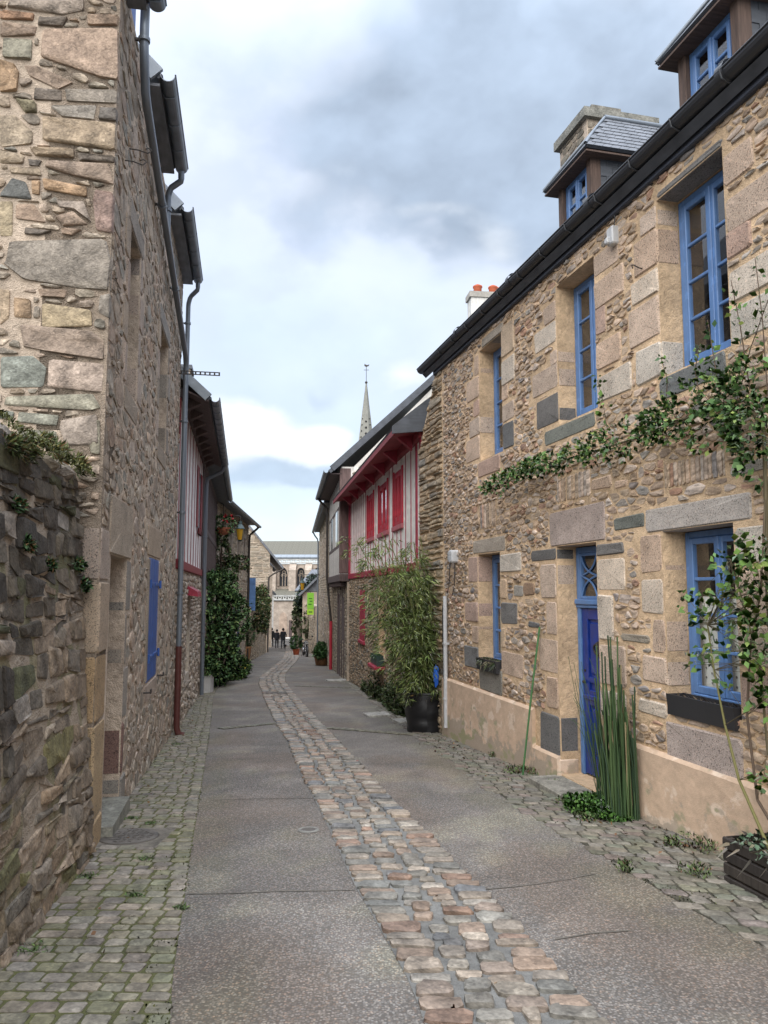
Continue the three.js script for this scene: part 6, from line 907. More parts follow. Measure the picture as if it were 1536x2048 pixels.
// horsetail reeds by the door
{
  const F = FR1, R = rng(711), t = thing('horsetail_clump', 'tall clump of dark green horsetail reeds standing beside the blue door', 'reeds', F.pos, F.turn), list = [];
  for (let i = 0; i < 130; i++) { const u = 5.36 + Math.pow(R(), 0.9) * 0.36, w = 0.08 + R() * 0.22, g0 = F.ground(u, w), h = (u < 5.5 ? lerp(0.7, 1.7, Math.pow(R(), 2)) : lerp(0.55, 1.2, R())), lean = (R() - 0.5) * (0.16 + 0.3 * (R() < 0.15)) - (u - 5.54) * 0.1, lz = (R() - 0.3) * 0.1; list.push(tube([[u, g0 - 0.02, w], [u + lean * 0.4, g0 + h * 0.55, w + lz * 0.4], [u + lean, g0 + h, w + lz]], 0.0055 + R() * 0.003, 5, false, 5)); }
  const mats = [[0.04, 0.08, 0.028], [0.065, 0.11, 0.038], [0.026, 0.055, 0.026], [0.28, 0.23, 0.13]].map(c => std(c, { roughness: 0.55 }));
  list.forEach((g, i) => mesh('reed', g, mats[i % 14 === 3 ? 3 : i % 3], t));
  const nodes = []; for (let i = 0; i < 60; i++) { const u = 5.2 + R() * 0.3, w = 0.2 + R() * 0.2, g0 = F.ground(u, w); nodes.push(tube([[5.22 + R() * 0.1, g0, 0.2], [u, g0 + 0.4 + R() * 0.6, w], [u - 0.08 - R() * 0.1, g0 + 0.8 + R() * 0.6, w + 0.06]], 0.0025, 4, false, 5)); }
  stuff(mesh('thin_sprays', merge(nodes.slice(0, 16)), mats[0], t));
  const c = stuff(mesh('clover_patch', leaves(2600, () => { const u = 4.95 + R() * 0.78, k = Math.sin((u - 4.95) / 0.78 * Math.PI), w = 0.16 + R() * 0.42 * (0.5 + 0.5 * k), h = R() * 0.16 * k + 0.01; const p = F.world(u, w); return [[p[0], gyd(p[1]) + h, -p[1]], [0, 0.6, 0]]; }, R, { len: [0.02, 0.042], wide: [0.8, 1.0], pal: greens.clover, stray: 1.0 }), M.leafThin));
  c.userData.label = 'low bright green clover patch at the foot of the horsetail reeds'; c.userData.category = 'clover';
}
// climbing rose
function canes(parent, pts, r0, r1, mtl, name = 'cane') { for (let i = 0; i < pts.length - 1; i++) mesh(name, taper(pts[i], pts[i + 1], lerp(r0, r1, i / (pts.length - 1)), lerp(r0, r1, (i + 1) / (pts.length - 1)), 6), mtl, parent); }
{
  const F = FR1, R = rng(721), P = (x, y, w = 0.1) => { const q = F.at(x, y, w); return [q[0], q[1], w]; };
  const t = thing('climbing_rose', 'climbing rose trained along the stone wall under the upper windows', 'climbing rose', F.pos, F.turn);
  const main = [[1560, 1500], [1536, 1200], [1532, 1000], [1528, 860], [1490, 800], [1430, 815], [1350, 845], [1260, 880], [1170, 908], [1090, 930], [1030, 955], [985, 980]].map(([x, y]) => P(x, y, 0.1 + R() * 0.04));
  canes(t, main, 0.018, 0.005, M.stem);
  const side = []; for (let i = 0; i < 90; i++) { const k = 3 + R() * 7.9, a = main[Math.floor(k)], b = main[Math.min(11, Math.floor(k) + 1)], f = k % 1, s = [0, 1, 2].map(q => lerp(a[q], b[q], f)), e = [s[0] + (R() - 0.5) * 0.5, s[1] + (R() - 0.25) * 0.28 * (1.25 - k / 14), s[2] + R() * 0.1]; side.push([s, e]); }
  const shoots = [[[1215, 860], [1205, 800], [1195, 760]], [[1330, 830], [1335, 760], [1322, 715]], [[1440, 790], [1425, 700], [1415, 640]], [[1500, 780], [1480, 650], [1462, 560]], [[1536, 800], [1525, 640], [1510, 515]], [[1400, 800], [1390, 740], [1400, 690]], [[1480, 780], [1500, 700], [1536, 600]]].map(s => s.map(([x, y]) => P(x, y, 0.14 + R() * 0.06)));
  for (const s of shoots) canes(t, s, 0.005, 0.003, M.twig, 'shoot');
  stuff(mesh('twigs', merge(side.map(([a, b]) => taper(a, b, 0.004, 0.002, 4))), M.twig, t));
  const cl = []; for (let i = 0; i < 460; i++) { const k = 2.6 + Math.pow(R(), 1.25) * 8.4, a = main[Math.floor(k)], b = main[Math.min(11, Math.floor(k) + 1)], f = k % 1, s = [0, 1, 2].map(q => lerp(a[q], b[q], f)), th = lerp(0.40, 0.09, Math.min(1, (k - 2.6) / 5.5)), e = dirR(R), m = noise3(k * 2.2, 1, 3) + 0.35; cl.push([[s[0] + e[0] * 0.2, s[1] + e[1] * th * m, Math.max(0.04, s[2] + Math.abs(e[2]) * 0.14)], e]); }
  mesh('leaves', leaves(3900, i => { const c = cl[i % cl.length], e = dirR(R); return [[c[0][0] + e[0] * 0.05, c[0][1] + e[1] * 0.05, c[0][2] + Math.abs(e[2]) * 0.05], [c[1][0], c[1][1], c[1][2] + 0.6]]; }, R, { len: [0.018, 0.066], wide: [0.45, 0.85], pal: greens.rose, stray: 1.1 }), M.leafThin, t);
  const sl = []; for (const s of shoots) for (let i = 0; i < 30; i++) { const f = R() * 2, a = s[Math.floor(f)], b = s[Math.floor(f) + 1] || a; sl.push([0, 1, 2].map(q => lerp(a[q], b[q], f % 1) + (R() - 0.5) * 0.09)); }
  mesh('shoot_leaves', leaves(sl.length, i => [sl[i], [R() - 0.5, 0.3, 0.6]], R, { len: [0.03, 0.07], wide: [0.55, 0.75], pal: greens.fresh, stray: 1 }), M.leafThin, t);
}
// slatted planter with a rose growing past the lower window
{
  const F = FR1, R = rng(731), g = onGround(1475, 1775), lg = F.loc(g[0], g[1]), u0 = lg[0] - 0.12, w1 = 0.46, w0 = 0.08, gr = F.ground(u0 + 0.4, 0.2), t = thing('slatted_planter', 'dark brown slatted wooden planter with a leggy rose under the blue window', 'planter', F.pos, F.turn);
  const wood = [[0.05, 0.04, 0.034], [0.065, 0.052, 0.043], [0.042, 0.034, 0.03]].map(c => std(c, { map: T.wood, bumpMap: T.woodBump, bumpScale: 0.004, roughness: 0.75 })), U1 = u0 + 1.0;
  for (let i = 0; i < 4; i++) { const y0 = gr - 0.04 + i * 0.082, y1 = y0 + 0.068; mesh('slat', cbx(u0, U1, y0, y1, w1 - 0.02, w1, 0.006), wood[i % 3], t); mesh('slat', cbx(w0, w1 - 0.021, y0, y1, -0.02, 0, 0.006).rotateY(-Math.PI / 2).translate(u0, 0, 0), wood[(i + 1) % 3], t); mesh('slat', bx(u0, U1, y0, y1, w0, w0 + 0.02), wood[(i + 2) % 3], t); mesh('slat', bx(U1 - 0.02, U1, y0, y1, w0 + 0.021, w1 - 0.021), wood[i % 3], t); }
  mesh('soil', bx(u0 + 0.022, U1 - 0.022, gr, gr + 0.24, w0 + 0.022, w1 - 0.022), M.soil, t);
  for (const [x, z] of [[u0 + 0.02, w1 - 0.05], [u0 + 0.02, w0 + 0.03]]) mesh('corner_post', bx(x, x + 0.035, gr - 0.04, gr + 0.27, z - 0.01, z + 0.025), wood[1], t);
  const top = gr + 0.23, P = (x, y, w) => { const q = F.at(x, y, w); return [q[0], q[1], w]; };
  const r = thing('rose_bush', 'leggy thorny rose with fresh green leaves in front of the lower blue window', 'rose', F.pos, F.turn), m1 = std([0.16, 0.15, 0.05], { roughness: 0.7 });
  const c1 = [[u0 + 0.28, top - 0.02, 0.3], P(1478, 1560, 0.3), P(1450, 1450, 0.3), P(1428, 1340, 0.3), P(1415, 1250, 0.3)], c2 = [[u0 + 0.42, top - 0.02, 0.25], P(1515, 1600, 0.25), P(1494, 1430, 0.25), P(1500, 1300, 0.22), P(1522, 1180, 0.2), P(1530, 1000, 0.16)], c3 = [[u0 + 0.5, top - 0.02, 0.25], P(1535, 1500, 0.22), P(1520, 1330, 0.25), P(1490, 1220, 0.28), P(1462, 1120, 0.3)];
  canes(r, c1, 0.012, 0.005, m1); canes(r, c2, 0.011, 0.006, M.twig); canes(r, c3, 0.01, 0.004, M.stem);
  const th = []; for (const c of [c1, c2, c3]) for (let i = 0; i < 46; i++) { const f = R() * (c.length - 1.01), a = c[Math.floor(f)], b = c[Math.floor(f) + 1], p = [0, 1, 2].map(q => lerp(a[q], b[q], f % 1)), e = dirR(R); th.push(taper(p, [p[0] + e[0] * 0.02, p[1] + 0.006, p[2] + e[2] * 0.02], 0.003, 0.0004, 3)); } stuff(mesh('thorns', merge(th), m1, r));
  const spots = []; for (const [x, y, n, s] of [[1380, 1200, 26, 0.1], [1410, 1240, 30, 0.12], [1440, 1190, 34, 0.12], [1430, 1300, 30, 0.11], [1395, 1320, 24, 0.1], [1460, 1130, 34, 0.12], [1450, 1370, 12, 0.06], [1490, 1160, 60, 0.16], [1520, 1110, 60, 0.16], [1515, 1220, 70, 0.17], [1500, 1280, 70, 0.16], [1525, 1330, 60, 0.15], [1480, 1240, 40, 0.13], [1530, 1400, 40, 0.12], [1528, 1560, 24, 0.08], [1500, 1100, 30, 0.12]]) for (let i = 0; i < n; i++) { const p = P(x, y, 0.24 + R() * 0.12), e = dirR(R), k = s * Math.cbrt(R()); spots.push([p[0] + e[0] * k, p[1] + e[1] * k, Math.max(0.05, p[2] + e[2] * k)]); }
  mesh('leaves', leaves(spots.length, i => [spots[i], [R() - 0.5, 0.25, 0.5]], R, { len: [0.035, 0.078], wide: [0.6, 0.8], pal: greens.fresh, stray: 1 }), M.leafThin, r);
  stuff(mesh('twigs', merge(spots.filter((_, i) => i % 6 === 0).map((p, i) => { const c = [c1, c2, c3][i % 3], k = c.reduce((b, q) => Math.hypot(q[0] - p[0], q[1] - p[1]) < Math.hypot(b[0] - p[0], b[1] - p[1]) ? q : b); return taper(k, p, 0.003, 0.0015, 4); })), M.stem, r));
  mesh('groundcover', leaves(420, () => { const e = dirR(R); return [[u0 + 0.1 + R() * 0.8, top + 0.02 + R() * 0.07, 0.14 + R() * 0.34], [e[0], 0.5, e[2] + 0.5]]; }, R, { len: [0.03, 0.06], wide: [0.5, 0.7], pal: [[0.12, 0.22, 0.13], [0.18, 0.28, 0.17], [0.3, 0.3, 0.2, 0.4]], stray: 1, sag: 0.3 }), M.leafThin, r);
  mesh('dry_stalks', leaves(34, () => [[u0 + 0.05 + R() * 0.4, top + 0.02, 0.2 + R() * 0.24], [R() - 0.7, 0.2, 0.6]], R, { len: [0.08, 0.2], wide: [0.015, 0.025], pal: [[0.32, 0.26, 0.17], [0.24, 0.16, 0.10]], stray: 0.8, sag: 0.6 }), M.leafThin, r);
}
// window boxes
function windowBox(F, u0, u1, v, h, label, mtl, plant) {
  const t = thing('window_box', label, 'window box', F.pos, F.turn), d = 0.17, z0 = plant.z ?? -0.17;
  mesh('box', merge([extrude([[z0, v], [z0 + d - 0.02, v], [z0 + d, v + h], [z0 + d - 0.015, v + h], [z0 + d - 0.03, v + 0.03], [z0 + 0.015, v + 0.03], [z0 + 0.012, v + h], [z0, v + h]].map(([z, y]) => [-z, y]), 0, u1 - u0).rotateY(Math.PI / 2).translate(u0, 0, 0), bx(u0 - 0.002, u0 + 0.01, v, v + h - 0.002, z0 + 0.002, z0 + d - 0.012), bx(u1 - 0.01, u1 + 0.002, v, v + h - 0.002, z0 + 0.002, z0 + d - 0.012)]), mtl, t);
  mesh('soil', bx(u0 + 0.012, u1 - 0.012, v + 0.032, v + h - 0.03, z0 + 0.018, z0 + d - 0.036), M.soil, t);
  const R = rng(plant.seed); mesh(plant.name, leaves(plant.n, () => [[lerp(u0 + 0.03, u1 - 0.03, R()), v + h - 0.03, lerp(z0 + 0.03, z0 + d - 0.03, R())], [R() - 0.5, plant.up ?? 0.6, 0.5]], R, plant), M.leafThin, t);
  return t;
}
windowBox(FR1, 6.1, 6.93, 0.62, 0.17, 'long black plastic window box with bare soil under the larger lower blue window', M.plantBlack, { seed: 741, n: 60, name: 'dry_stalks', len: [0.03, 0.08], wide: [0.1, 0.2], pal: [[0.2, 0.15, 0.1]], z: -0.12 });
windowBox(FR1, 1.66, 2.38, 0.56, 0.16, 'black window box with straggling dry plants on the dark sill', M.plantBlack, { seed: 742, n: 420, name: 'dry_plant', len: [0.05, 0.14], wide: [0.06, 0.12], pal: [[0.34, 0.30, 0.2], [0.24, 0.24, 0.14], [0.12, 0.18, 0.07]], sag: 0.7, stray: 1, z: -0.1 });
{ const w = windowBox(FR2, 6.15, 7.1, -0.12, 0.24, 'dark green window box on a red shelf on the half-timbered house', std([0.035, 0.07, 0.06], { roughness: 0.5 }), { seed: 743, n: 700, name: 'leaves', len: [0.04, 0.1], wide: [0.3, 0.5], pal: greens.fern, sag: 0.4, stray: 1, z: 0.03 }); mesh('shelf', cbx(6.05, 7.2, -0.2, -0.125, 0.001, 0.26, 0.01), M.red, w); }

// shrubs and climbers against the dark timber house, pots along the fronts
function shrub(name, label, pos, lobes, n, o, group) { const R = rng(o.seed), t = thing(name, label, o.cat || 'shrub', pos, 0, group); const trunk = []; for (let i = 0; i < (o.stems || 5); i++) { const l = lobes[i % lobes.length]; trunk.push([[(R() - 0.5) * 0.2, 0, (R() - 0.5) * 0.2], [l[0] * 0.5 + (R() - 0.5) * 0.2, l[1] * 0.5, l[2] * 0.5], [l[0], l[1], l[2]]]); } for (const p of trunk) mesh('stem', tube(p, o.sr || 0.025, 5, false, 6), M.twig, t); mesh('foliage', leaves(n, lobed(lobes, R, Math.ceil(n / 12), 12, o.spread || 0.14), R, o), M.leaf, t); return t; }
const at3 = (F, u, w) => { const p = F.world(u, w); return [p[0], gyd(p[1]), -p[1]]; };
shrub('climbing_shrub', 'large dark green climbing shrub covering the front of the dark timber house', at3(FL3, 3.6, 0.35), [[0, 0.9, 0, 0.5, 0.9, 1.5], [0.0, 2.2, -0.5, 0.45, 0.8, 1.5], [-0.1, 2.9, -1.2, 0.35, 0.55, 1.1], [0.05, 1.4, 1.5, 0.42, 0.9, 0.9], [0.0, 2.7, 0.7, 0.35, 0.6, 0.8], [0.1, 1.9, -2.0, 0.45, 0.8, 1.1]], 13000, { seed: 751, len: [0.06, 0.12], wide: [0.5, 0.7], pal: greens.ivy, stray: 1, stems: 6 });
shrub('camellia_bush', 'round glossy dark bush with reddish heart beside the climbing shrub', at3(FL3, 6.0, 0.3), [[0.05, 0.8, 0, 0.4, 0.75, 1.1], [0.1, 0.55, -1.0, 0.4, 0.55, 0.9], [0.0, 1.2, -0.8, 0.3, 0.45, 0.8]], 7000, { seed: 752, len: [0.06, 0.11], wide: [0.45, 0.6], pal: [[0.03, 0.06, 0.025, 4], [0.05, 0.09, 0.035, 3], [0.10, 0.03, 0.035, 1], [0.02, 0.04, 0.02, 3]], stray: 1 });
shrub('low_shrub', 'low bright green shrub with yellow flowers spreading onto the road', at3(FL3, 7.4, 0.8), [[0.1, 0.36, 0, 0.42, 0.36, 0.9], [0.2, 0.26, 0.9, 0.36, 0.26, 0.7]], 4200, { seed: 753, len: [0.05, 0.09], wide: [0.5, 0.7], pal: [[0.06, 0.14, 0.03, 4], [0.10, 0.19, 0.04, 3], [0.45, 0.36, 0.02, 0.5]], stray: 1 });
shrub('climbing_vine', 'vine climbing high under the lantern on the pink stone house', at3(FL4, 0.6, 0.3), [[0.0, 4.6, 0.6, 0.35, 0.8, 0.6], [0.1, 5.4, 1.0, 0.3, 0.5, 0.5], [0.05, 4.0, -0.6, 0.35, 0.45, 1.0], [0.2, 4.3, -2.4, 0.3, 0.3, 1.3], [0, 3.0, 0.3, 0.3, 1.0, 0.6]], 4200, { seed: 754, len: [0.07, 0.13], wide: [0.5, 0.7], pal: [[0.05, 0.10, 0.03, 4], [0.09, 0.13, 0.035, 3], [0.16, 0.09, 0.05, 1]], stray: 1 });
{ // geraniums on the vine's bracket
  const p = at3(FL3, 8.6, 0.3), R = rng(755), t = thing('hanging_basket', 'hanging basket with red geraniums above the climbing shrub', 'flower basket', [p[0], p[1] + 5.35, p[2]]); mesh('basket', new THREE.SphereGeometry(0.28, 14, 8, 0, 6.28, Math.PI / 2, Math.PI / 2), std([0.30, 0.10, 0.05]), t); mesh('foliage', leaves(700, lobed([[0, 0.1, 0, 0.45, 0.3, 0.45]], R, 60, 12, 0.1), R, { len: [0.05, 0.1], wide: [0.7, 0.9], pal: greens.ivy, stray: 1 }), M.leaf, t); mesh('flowers', leaves(60, lobed([[0.2, 0.32, 0.1, 0.25, 0.1, 0.25]], R, 6, 10, 0.07), R, { len: [0.05, 0.09], wide: [0.9, 1], pal: [[0.6, 0.02, 0.03]], stray: 1 }), M.leaf, t); mesh('hanger', tube([[-0.35, 0.9, 0], [0, 0.9, 0], [0, 0, 0]], 0.012, 5), M.iron, t); }
function pot(name, label, x, d, r, h, mtl, leafO, lobes, n, square) { const t = thing(name, label, 'planter', [x, gyd(d), -d], 0); const body = square ? merge([bx(-r, r, -0.02, h, r - 0.03, r), bx(-r, r, -0.02, h, -r, -r + 0.03), bx(-r, -r + 0.03, -0.02, h, -r + 0.031, r - 0.031), bx(r - 0.03, r, -0.02, h, -r + 0.031, r - 0.031)]) : norm(new THREE.LatheGeometry([[0, -0.02], [r * 0.78, -0.02], [r, h * 0.86], [r * 1.08, h * 0.87], [r * 1.08, h], [r * 0.95, h], [r * 0.9, h * 0.8], [0, h * 0.8]].map(p => new THREE.Vector2(...p)), 24)); mesh('pot', body, mtl, t); if (square) mesh('soil', bx(-r + 0.031, r - 0.031, 0, h - 0.05, -r + 0.031, r - 0.031), M.soil, t); const R = rng(leafO.seed); mesh('foliage', leaves(n, lobed(lobes, R, Math.ceil(n / 10), 10, leafO.spread || 0.1), R, leafO), M.leaf, t); mesh('stem', tube([[0, h * 0.7, 0], [0.02, h + 0.2, 0], [lobes[0][0], lobes[0][1], lobes[0][2]]], 0.015, 5), M.twig, t); return t; }
{ let g = onGround(407, 1385); pot('square_planter', 'pale square concrete planter with small shrub by the downpipe', g[0] + 0.02, g[1], 0.2, 0.46, std([0.62, 0.62, 0.62], { map: T.paint, roughness: 0.8 }), { seed: 761, len: [0.05, 0.1], wide: [0.3, 0.5], pal: greens.ivy, stray: 1 }, [[0.05, 0.65, 0, 0.3, 0.22, 0.3]], 1400, true);
  g = onGround(489, 1322); pot('terracotta_planter', 'tall terracotta tub with a feathery green conifer', g[0], g[1], 0.34, 0.78, M.terracotta, { seed: 762, len: [0.06, 0.13], wide: [0.2, 0.3], pal: [[0.05, 0.12, 0.04], [0.08, 0.17, 0.05]], stray: 0.9, droop: 0.4 }, [[0, 1.3, 0, 0.48, 0.6, 0.48], [0.02, 1.9, 0, 0.28, 0.45, 0.28]], 3000);
  g = [-2.92, 36.5]; pot('terracotta_planter', 'broad terracotta trough of bushy plants before the plain stone house', g[0], g[1], 0.34, 0.42, M.terracotta, { seed: 763, len: [0.07, 0.15], wide: [0.3, 0.5], pal: greens.fern, stray: 1 }, [[0.05, 0.72, 0, 0.32, 0.3, 0.6], [0.0, 0.65, 0.5, 0.28, 0.28, 0.4]], 2400);
  g = [-5.75, 51]; pot('terracotta_planter', 'small red clay pot of leafy plants beside the motorbike', g[0], g[1], 0.22, 0.4, M.clay, { seed: 764, len: [0.1, 0.18], wide: [0.3, 0.5], pal: greens.fern, stray: 1 }, [[0, 0.8, 0, 0.35, 0.4, 0.35]], 900); }
// ivy over the far walls
function ivyOn(name, label, F, spots, n, o) { const R = rng(o.seed), t = thing(name, label, 'ivy', F.pos, F.turn); mesh('foliage', leaves(n, lobed(spots, R, Math.ceil(n / 12), 12, 0.16), R, o), M.leaf, t); for (const s of spots) mesh('stem', tube([[s[0], s[1] - s[4] * 1.2, 0.02], [s[0] + 0.1, s[1], 0.04]], 0.015, 5), M.twig, t); return t; }
ivyOn('ivy', 'brown and green ivy tumbling over the tall garden wall', FL5, [[2, 0.6, 0.0, 1.8, 1.1, 0.22], [5.5, 0.5, 0.0, 2.2, 1.3, 0.25], [9.5, 0.4, 0.0, 2.4, 1.5, 0.28], [13, 0.2, 0.0, 1.4, 1.6, 0.28]], 9000, { seed: 771, len: [0.09, 0.18], wide: [0.5, 0.7], pal: [[0.07, 0.12, 0.03, 3], [0.12, 0.15, 0.04, 3], [0.22, 0.15, 0.07, 1.5], [0.04, 0.07, 0.025, 2]], stray: 1, droop: -0.3 });
ivyOn('ivy', 'pale green creeper hanging on the stone wall near the church', FR5, [[6, -0.2, 0.1, 2.5, 1.2, 0.3], [11, 0.2, 0.1, 2.5, 0.9, 0.3], [3, -1.2, 0.1, 1.5, 1.2, 0.3], [15, -0.6, 0.1, 2.2, 1.4, 0.3]], 5000, { seed: 772, len: [0.12, 0.24], wide: [0.4, 0.6], pal: [[0.10, 0.16, 0.06, 3], [0.15, 0.18, 0.07, 2], [0.2, 0.19, 0.12, 1]], stray: 1, droop: -0.3 });
function tree(name, label, x, d, h, lobes, n, o) { const R = rng(o.seed), t = thing(name, label, 'tree', [x, gyd(d), -d]); mesh('trunk', taper([0, -0.1, 0], [0.1, h * 0.55, 0], 0.16, 0.09, 8), M.twig, t); for (const l of lobes) mesh('limb', taper([0.05, h * 0.4, 0], [l[0], l[1], l[2]], 0.06, 0.02, 5), M.twig, t); mesh('crown', leaves(n, lobed(lobes, R, Math.ceil(n / 14), 14, 0.3), R, o), M.leaf, t); return t; }
tree('magnolia_tree', 'dark evergreen tree leaning over the wall before the church', -5.75, 60, 5, [[0, 4.3, 0, 0.75, 0.7, 0.8], [0.5, 5.1, 0.2, 0.6, 0.7, 0.7], [-0.35, 3.6, 0.2, 0.6, 0.5, 0.6], [0.4, 3.6, 0.3, 0.6, 0.5, 0.6]], 3600, { seed: 781, len: [0.16, 0.3], wide: [0.4, 0.55], pal: [[0.035, 0.065, 0.045, 4], [0.06, 0.09, 0.07, 2], [0.14, 0.17, 0.16, 0.8]], stray: 1 });
// weeds on and along the walls and in the joints
function weeds(name, label, cat, n, at, o) { const R = rng(o.seed), m = stuff(mesh(name, leaves(n, () => at(R), R, o), M.leafThin)); m.userData.label = label; m.userData.category = cat; return m; }
const onG = (px_, py_, w, R, s, up = 0.2) => { const v = FG.at(px_, py_, -0.2), e = dirR(R), k = Math.cbrt(R()), u = v[0] + e[0] * s * k, y = v[1] + e[1] * s * 0.55 * k, p = FG.world(u, -(y + 0.3) * 0.075 + 0.02 + Math.abs(e[2]) * s * 0.6 * k); return [[p[0], y, -p[1]], [0.7, up, 0.2]]; };
weeds('wall_weeds', 'straggling green and rust weeds tumbling from the top of the mossy garden wall', 'weeds', 2600, R => { const s = [[40, 900, 0.14], [110, 905, 0.13], [150, 930, 0.13], [85, 880, 0.08], [180, 945, 0.10], [15, 890, 0.1]][Math.floor(R() * 6)]; return onG(s[0], s[1], 0, R, s[2]); }, { seed: 791, len: [0.025, 0.07], wide: [0.10, 0.22], pal: greens.weed, stray: 1 });
weeds('wall_ferns', 'small green ferns and rusty weeds in the face of the garden wall by the ochre corner', 'ferns', 1500, R => { const s = [[135, 1130, 0.09], [145, 1170, 0.09], [160, 1160, 0.08], [30, 1090, 0.08], [15, 1010, 0.07], [75, 1130, 0.06]][Math.floor(R() * 6)]; return onG(s[0], s[1], 0, R, s[2]); }, { seed: 792, len: [0.02, 0.05], wide: [0.25, 0.5], pal: [...greens.fern, [0.32, 0.15, 0.06, 1.2]], stray: 1 });
weeds('wall_moss', 'yellow green moss cushions along the coping of the garden wall', 'moss', 5200, R => { const u = FG.L - 0.2 - R() * 2.6, a = R() * 3.1, y = 2.46 + 0.09 * Math.sin(a), w = -0.2 - Math.cos(a) * 0.16, p = FG.world(u, w); return noise3(u * 5, 2, 4) < 0.42 ? null : [[p[0], y + R() * 0.03, -p[1]], [0.2, 1, 0]]; }, { seed: 793, len: [0.012, 0.03], wide: [0.3, 0.5], pal: greens.moss, stray: 0.9 });
const tuft = (R, px_, py_, s, h) => { const [x, d] = onGround(px_, py_), a = R() * 6.28, k = s * 1.5 * R(); return [[x + Math.cos(a) * k, gyd(d + Math.sin(a) * k) + R() * h, -d - Math.sin(a) * k], [Math.cos(a) * 0.6, 1, Math.sin(a) * 0.6]]; };
const joints = (spots, s, h) => R => { const q = spots[Math.floor(R() * spots.length)]; return tuft(R, q[0], q[1], (q[2] || 1) * s, h); };
weeds('pavement_weeds', 'little green weeds growing between the mossy setts', 'weeds', 1500, joints([[175, 1757], [65, 1905, 1.6], [262, 1640, 0.8], [300, 1650, 0.7], [290, 1722, 0.8], [355, 1490, 1.4], [240, 1590, 0.6], [270, 1795, 0.7], [360, 1820, 0.5]], 0.05, 0.02), { seed: 794, len: [0.012, 0.04], wide: [0.12, 0.25], pal: [[0.17, 0.29, 0.09, 3], [0.13, 0.22, 0.07, 2], [0.24, 0.30, 0.11, 1]], stray: 0.8, sag: 0.3 });
weeds('wallside_weeds', 'green and reddish weeds at the foot of the rendered plinth', 'weeds', 2600, joints([[1048, 1545, 1.2], [1075, 1550, 1.2], [1025, 1548], [1405, 1690, 1.5], [1420, 1705, 1.6], [1390, 1752, 1], [1130, 1610, 0.8], [1110, 1575, 0.8], [1250, 1745, 0.5], [1345, 1695, 0.6], [1170, 1645, 0.8], [990, 1515, 0.7]], 0.075, 0.07), { seed: 795, len: [0.015, 0.04], wide: [0.2, 0.45], pal: [[0.18, 0.27, 0.09, 3], [0.14, 0.20, 0.07, 2], [0.28, 0.13, 0.08, 0.8]], stray: 0.9 });
weeds('house_foot_weeds', 'straggling weeds along the foot of the half-timbered house', 'weeds', 6500, R => { const u = 3.5 + Math.pow(R(), 0.7) * 7.4, k = noise3(u * 1.7, 3, 8), p = FR2.world(u, 0.03 + R() * 0.3 * k); return [[p[0], gyd(p[1]) + Math.pow(R(), 1.6) * 0.75 * k, -p[1]], [-0.4, 0.7, 0.3]]; }, { seed: 796, len: [0.04, 0.10], wide: [0.3, 0.5], pal: [[0.07, 0.12, 0.035, 3], [0.11, 0.15, 0.05, 3], [0.18, 0.15, 0.08, 1]], stray: 1 });
// grit of the place: moss cushions in the joints, a few fallen leaves
weeds('joint_moss', 'dark green moss cushions along the joint between road and setts', 'moss', 9000, R => { const d = 2.6 + Math.pow(R(), 1.6) * 15, s = R() < 0.55, x = (s ? leftEdge(d) - Math.pow(R(), 2) * 0.35 : rightEdge(d) + Math.pow(R(), 2) * 0.3) + (R() - 0.5) * 0.03; return noise3(x * 5, d * 4, s ? 1 : 7) < 0.5 ? null : [[x, gyd(d) + 0.006, -d], [R() - 0.5, 0.5, R() - 0.5]]; }, { seed: 797, len: [0.008, 0.02], wide: [0.4, 0.7], pal: [[0.10, 0.12, 0.03, 3], [0.14, 0.15, 0.05, 2], [0.07, 0.08, 0.03, 2]], stray: 1 });
weeds('fallen_leaves', 'scattered brown and red fallen leaves along the foot of the plinth and gutter', 'leaves', 240, R => { const k = R(); let x, d; if (k < 0.45) { const p = FR1.world(0.5 + R() * 7.5, 0.1 + Math.pow(R(), 2) * 0.6); x = p[0]; d = p[1]; } else if (k < 0.6) { const p = onGround(1350, 1695); x = p[0] + (R() - 0.5) * 0.25; d = p[1] + (R() - 0.5) * 0.15; } else { d = 3 + R() * 12; x = k < 0.8 ? lerp(bandL(d), bandR(d), R()) : leftFront(d) + 0.05 + R() * 0.4; } return [[x, gyd(d) + 0.022, -d], [R() - 0.5, 0.02, R() - 0.5]]; }, { seed: 798, len: [0.02, 0.05], wide: [0.4, 0.6], pal: [[0.22, 0.11, 0.05, 3], [0.30, 0.18, 0.08, 2], [0.25, 0.05, 0.04, 1], [0.34, 0.28, 0.15, 1]], stray: 0.15 });
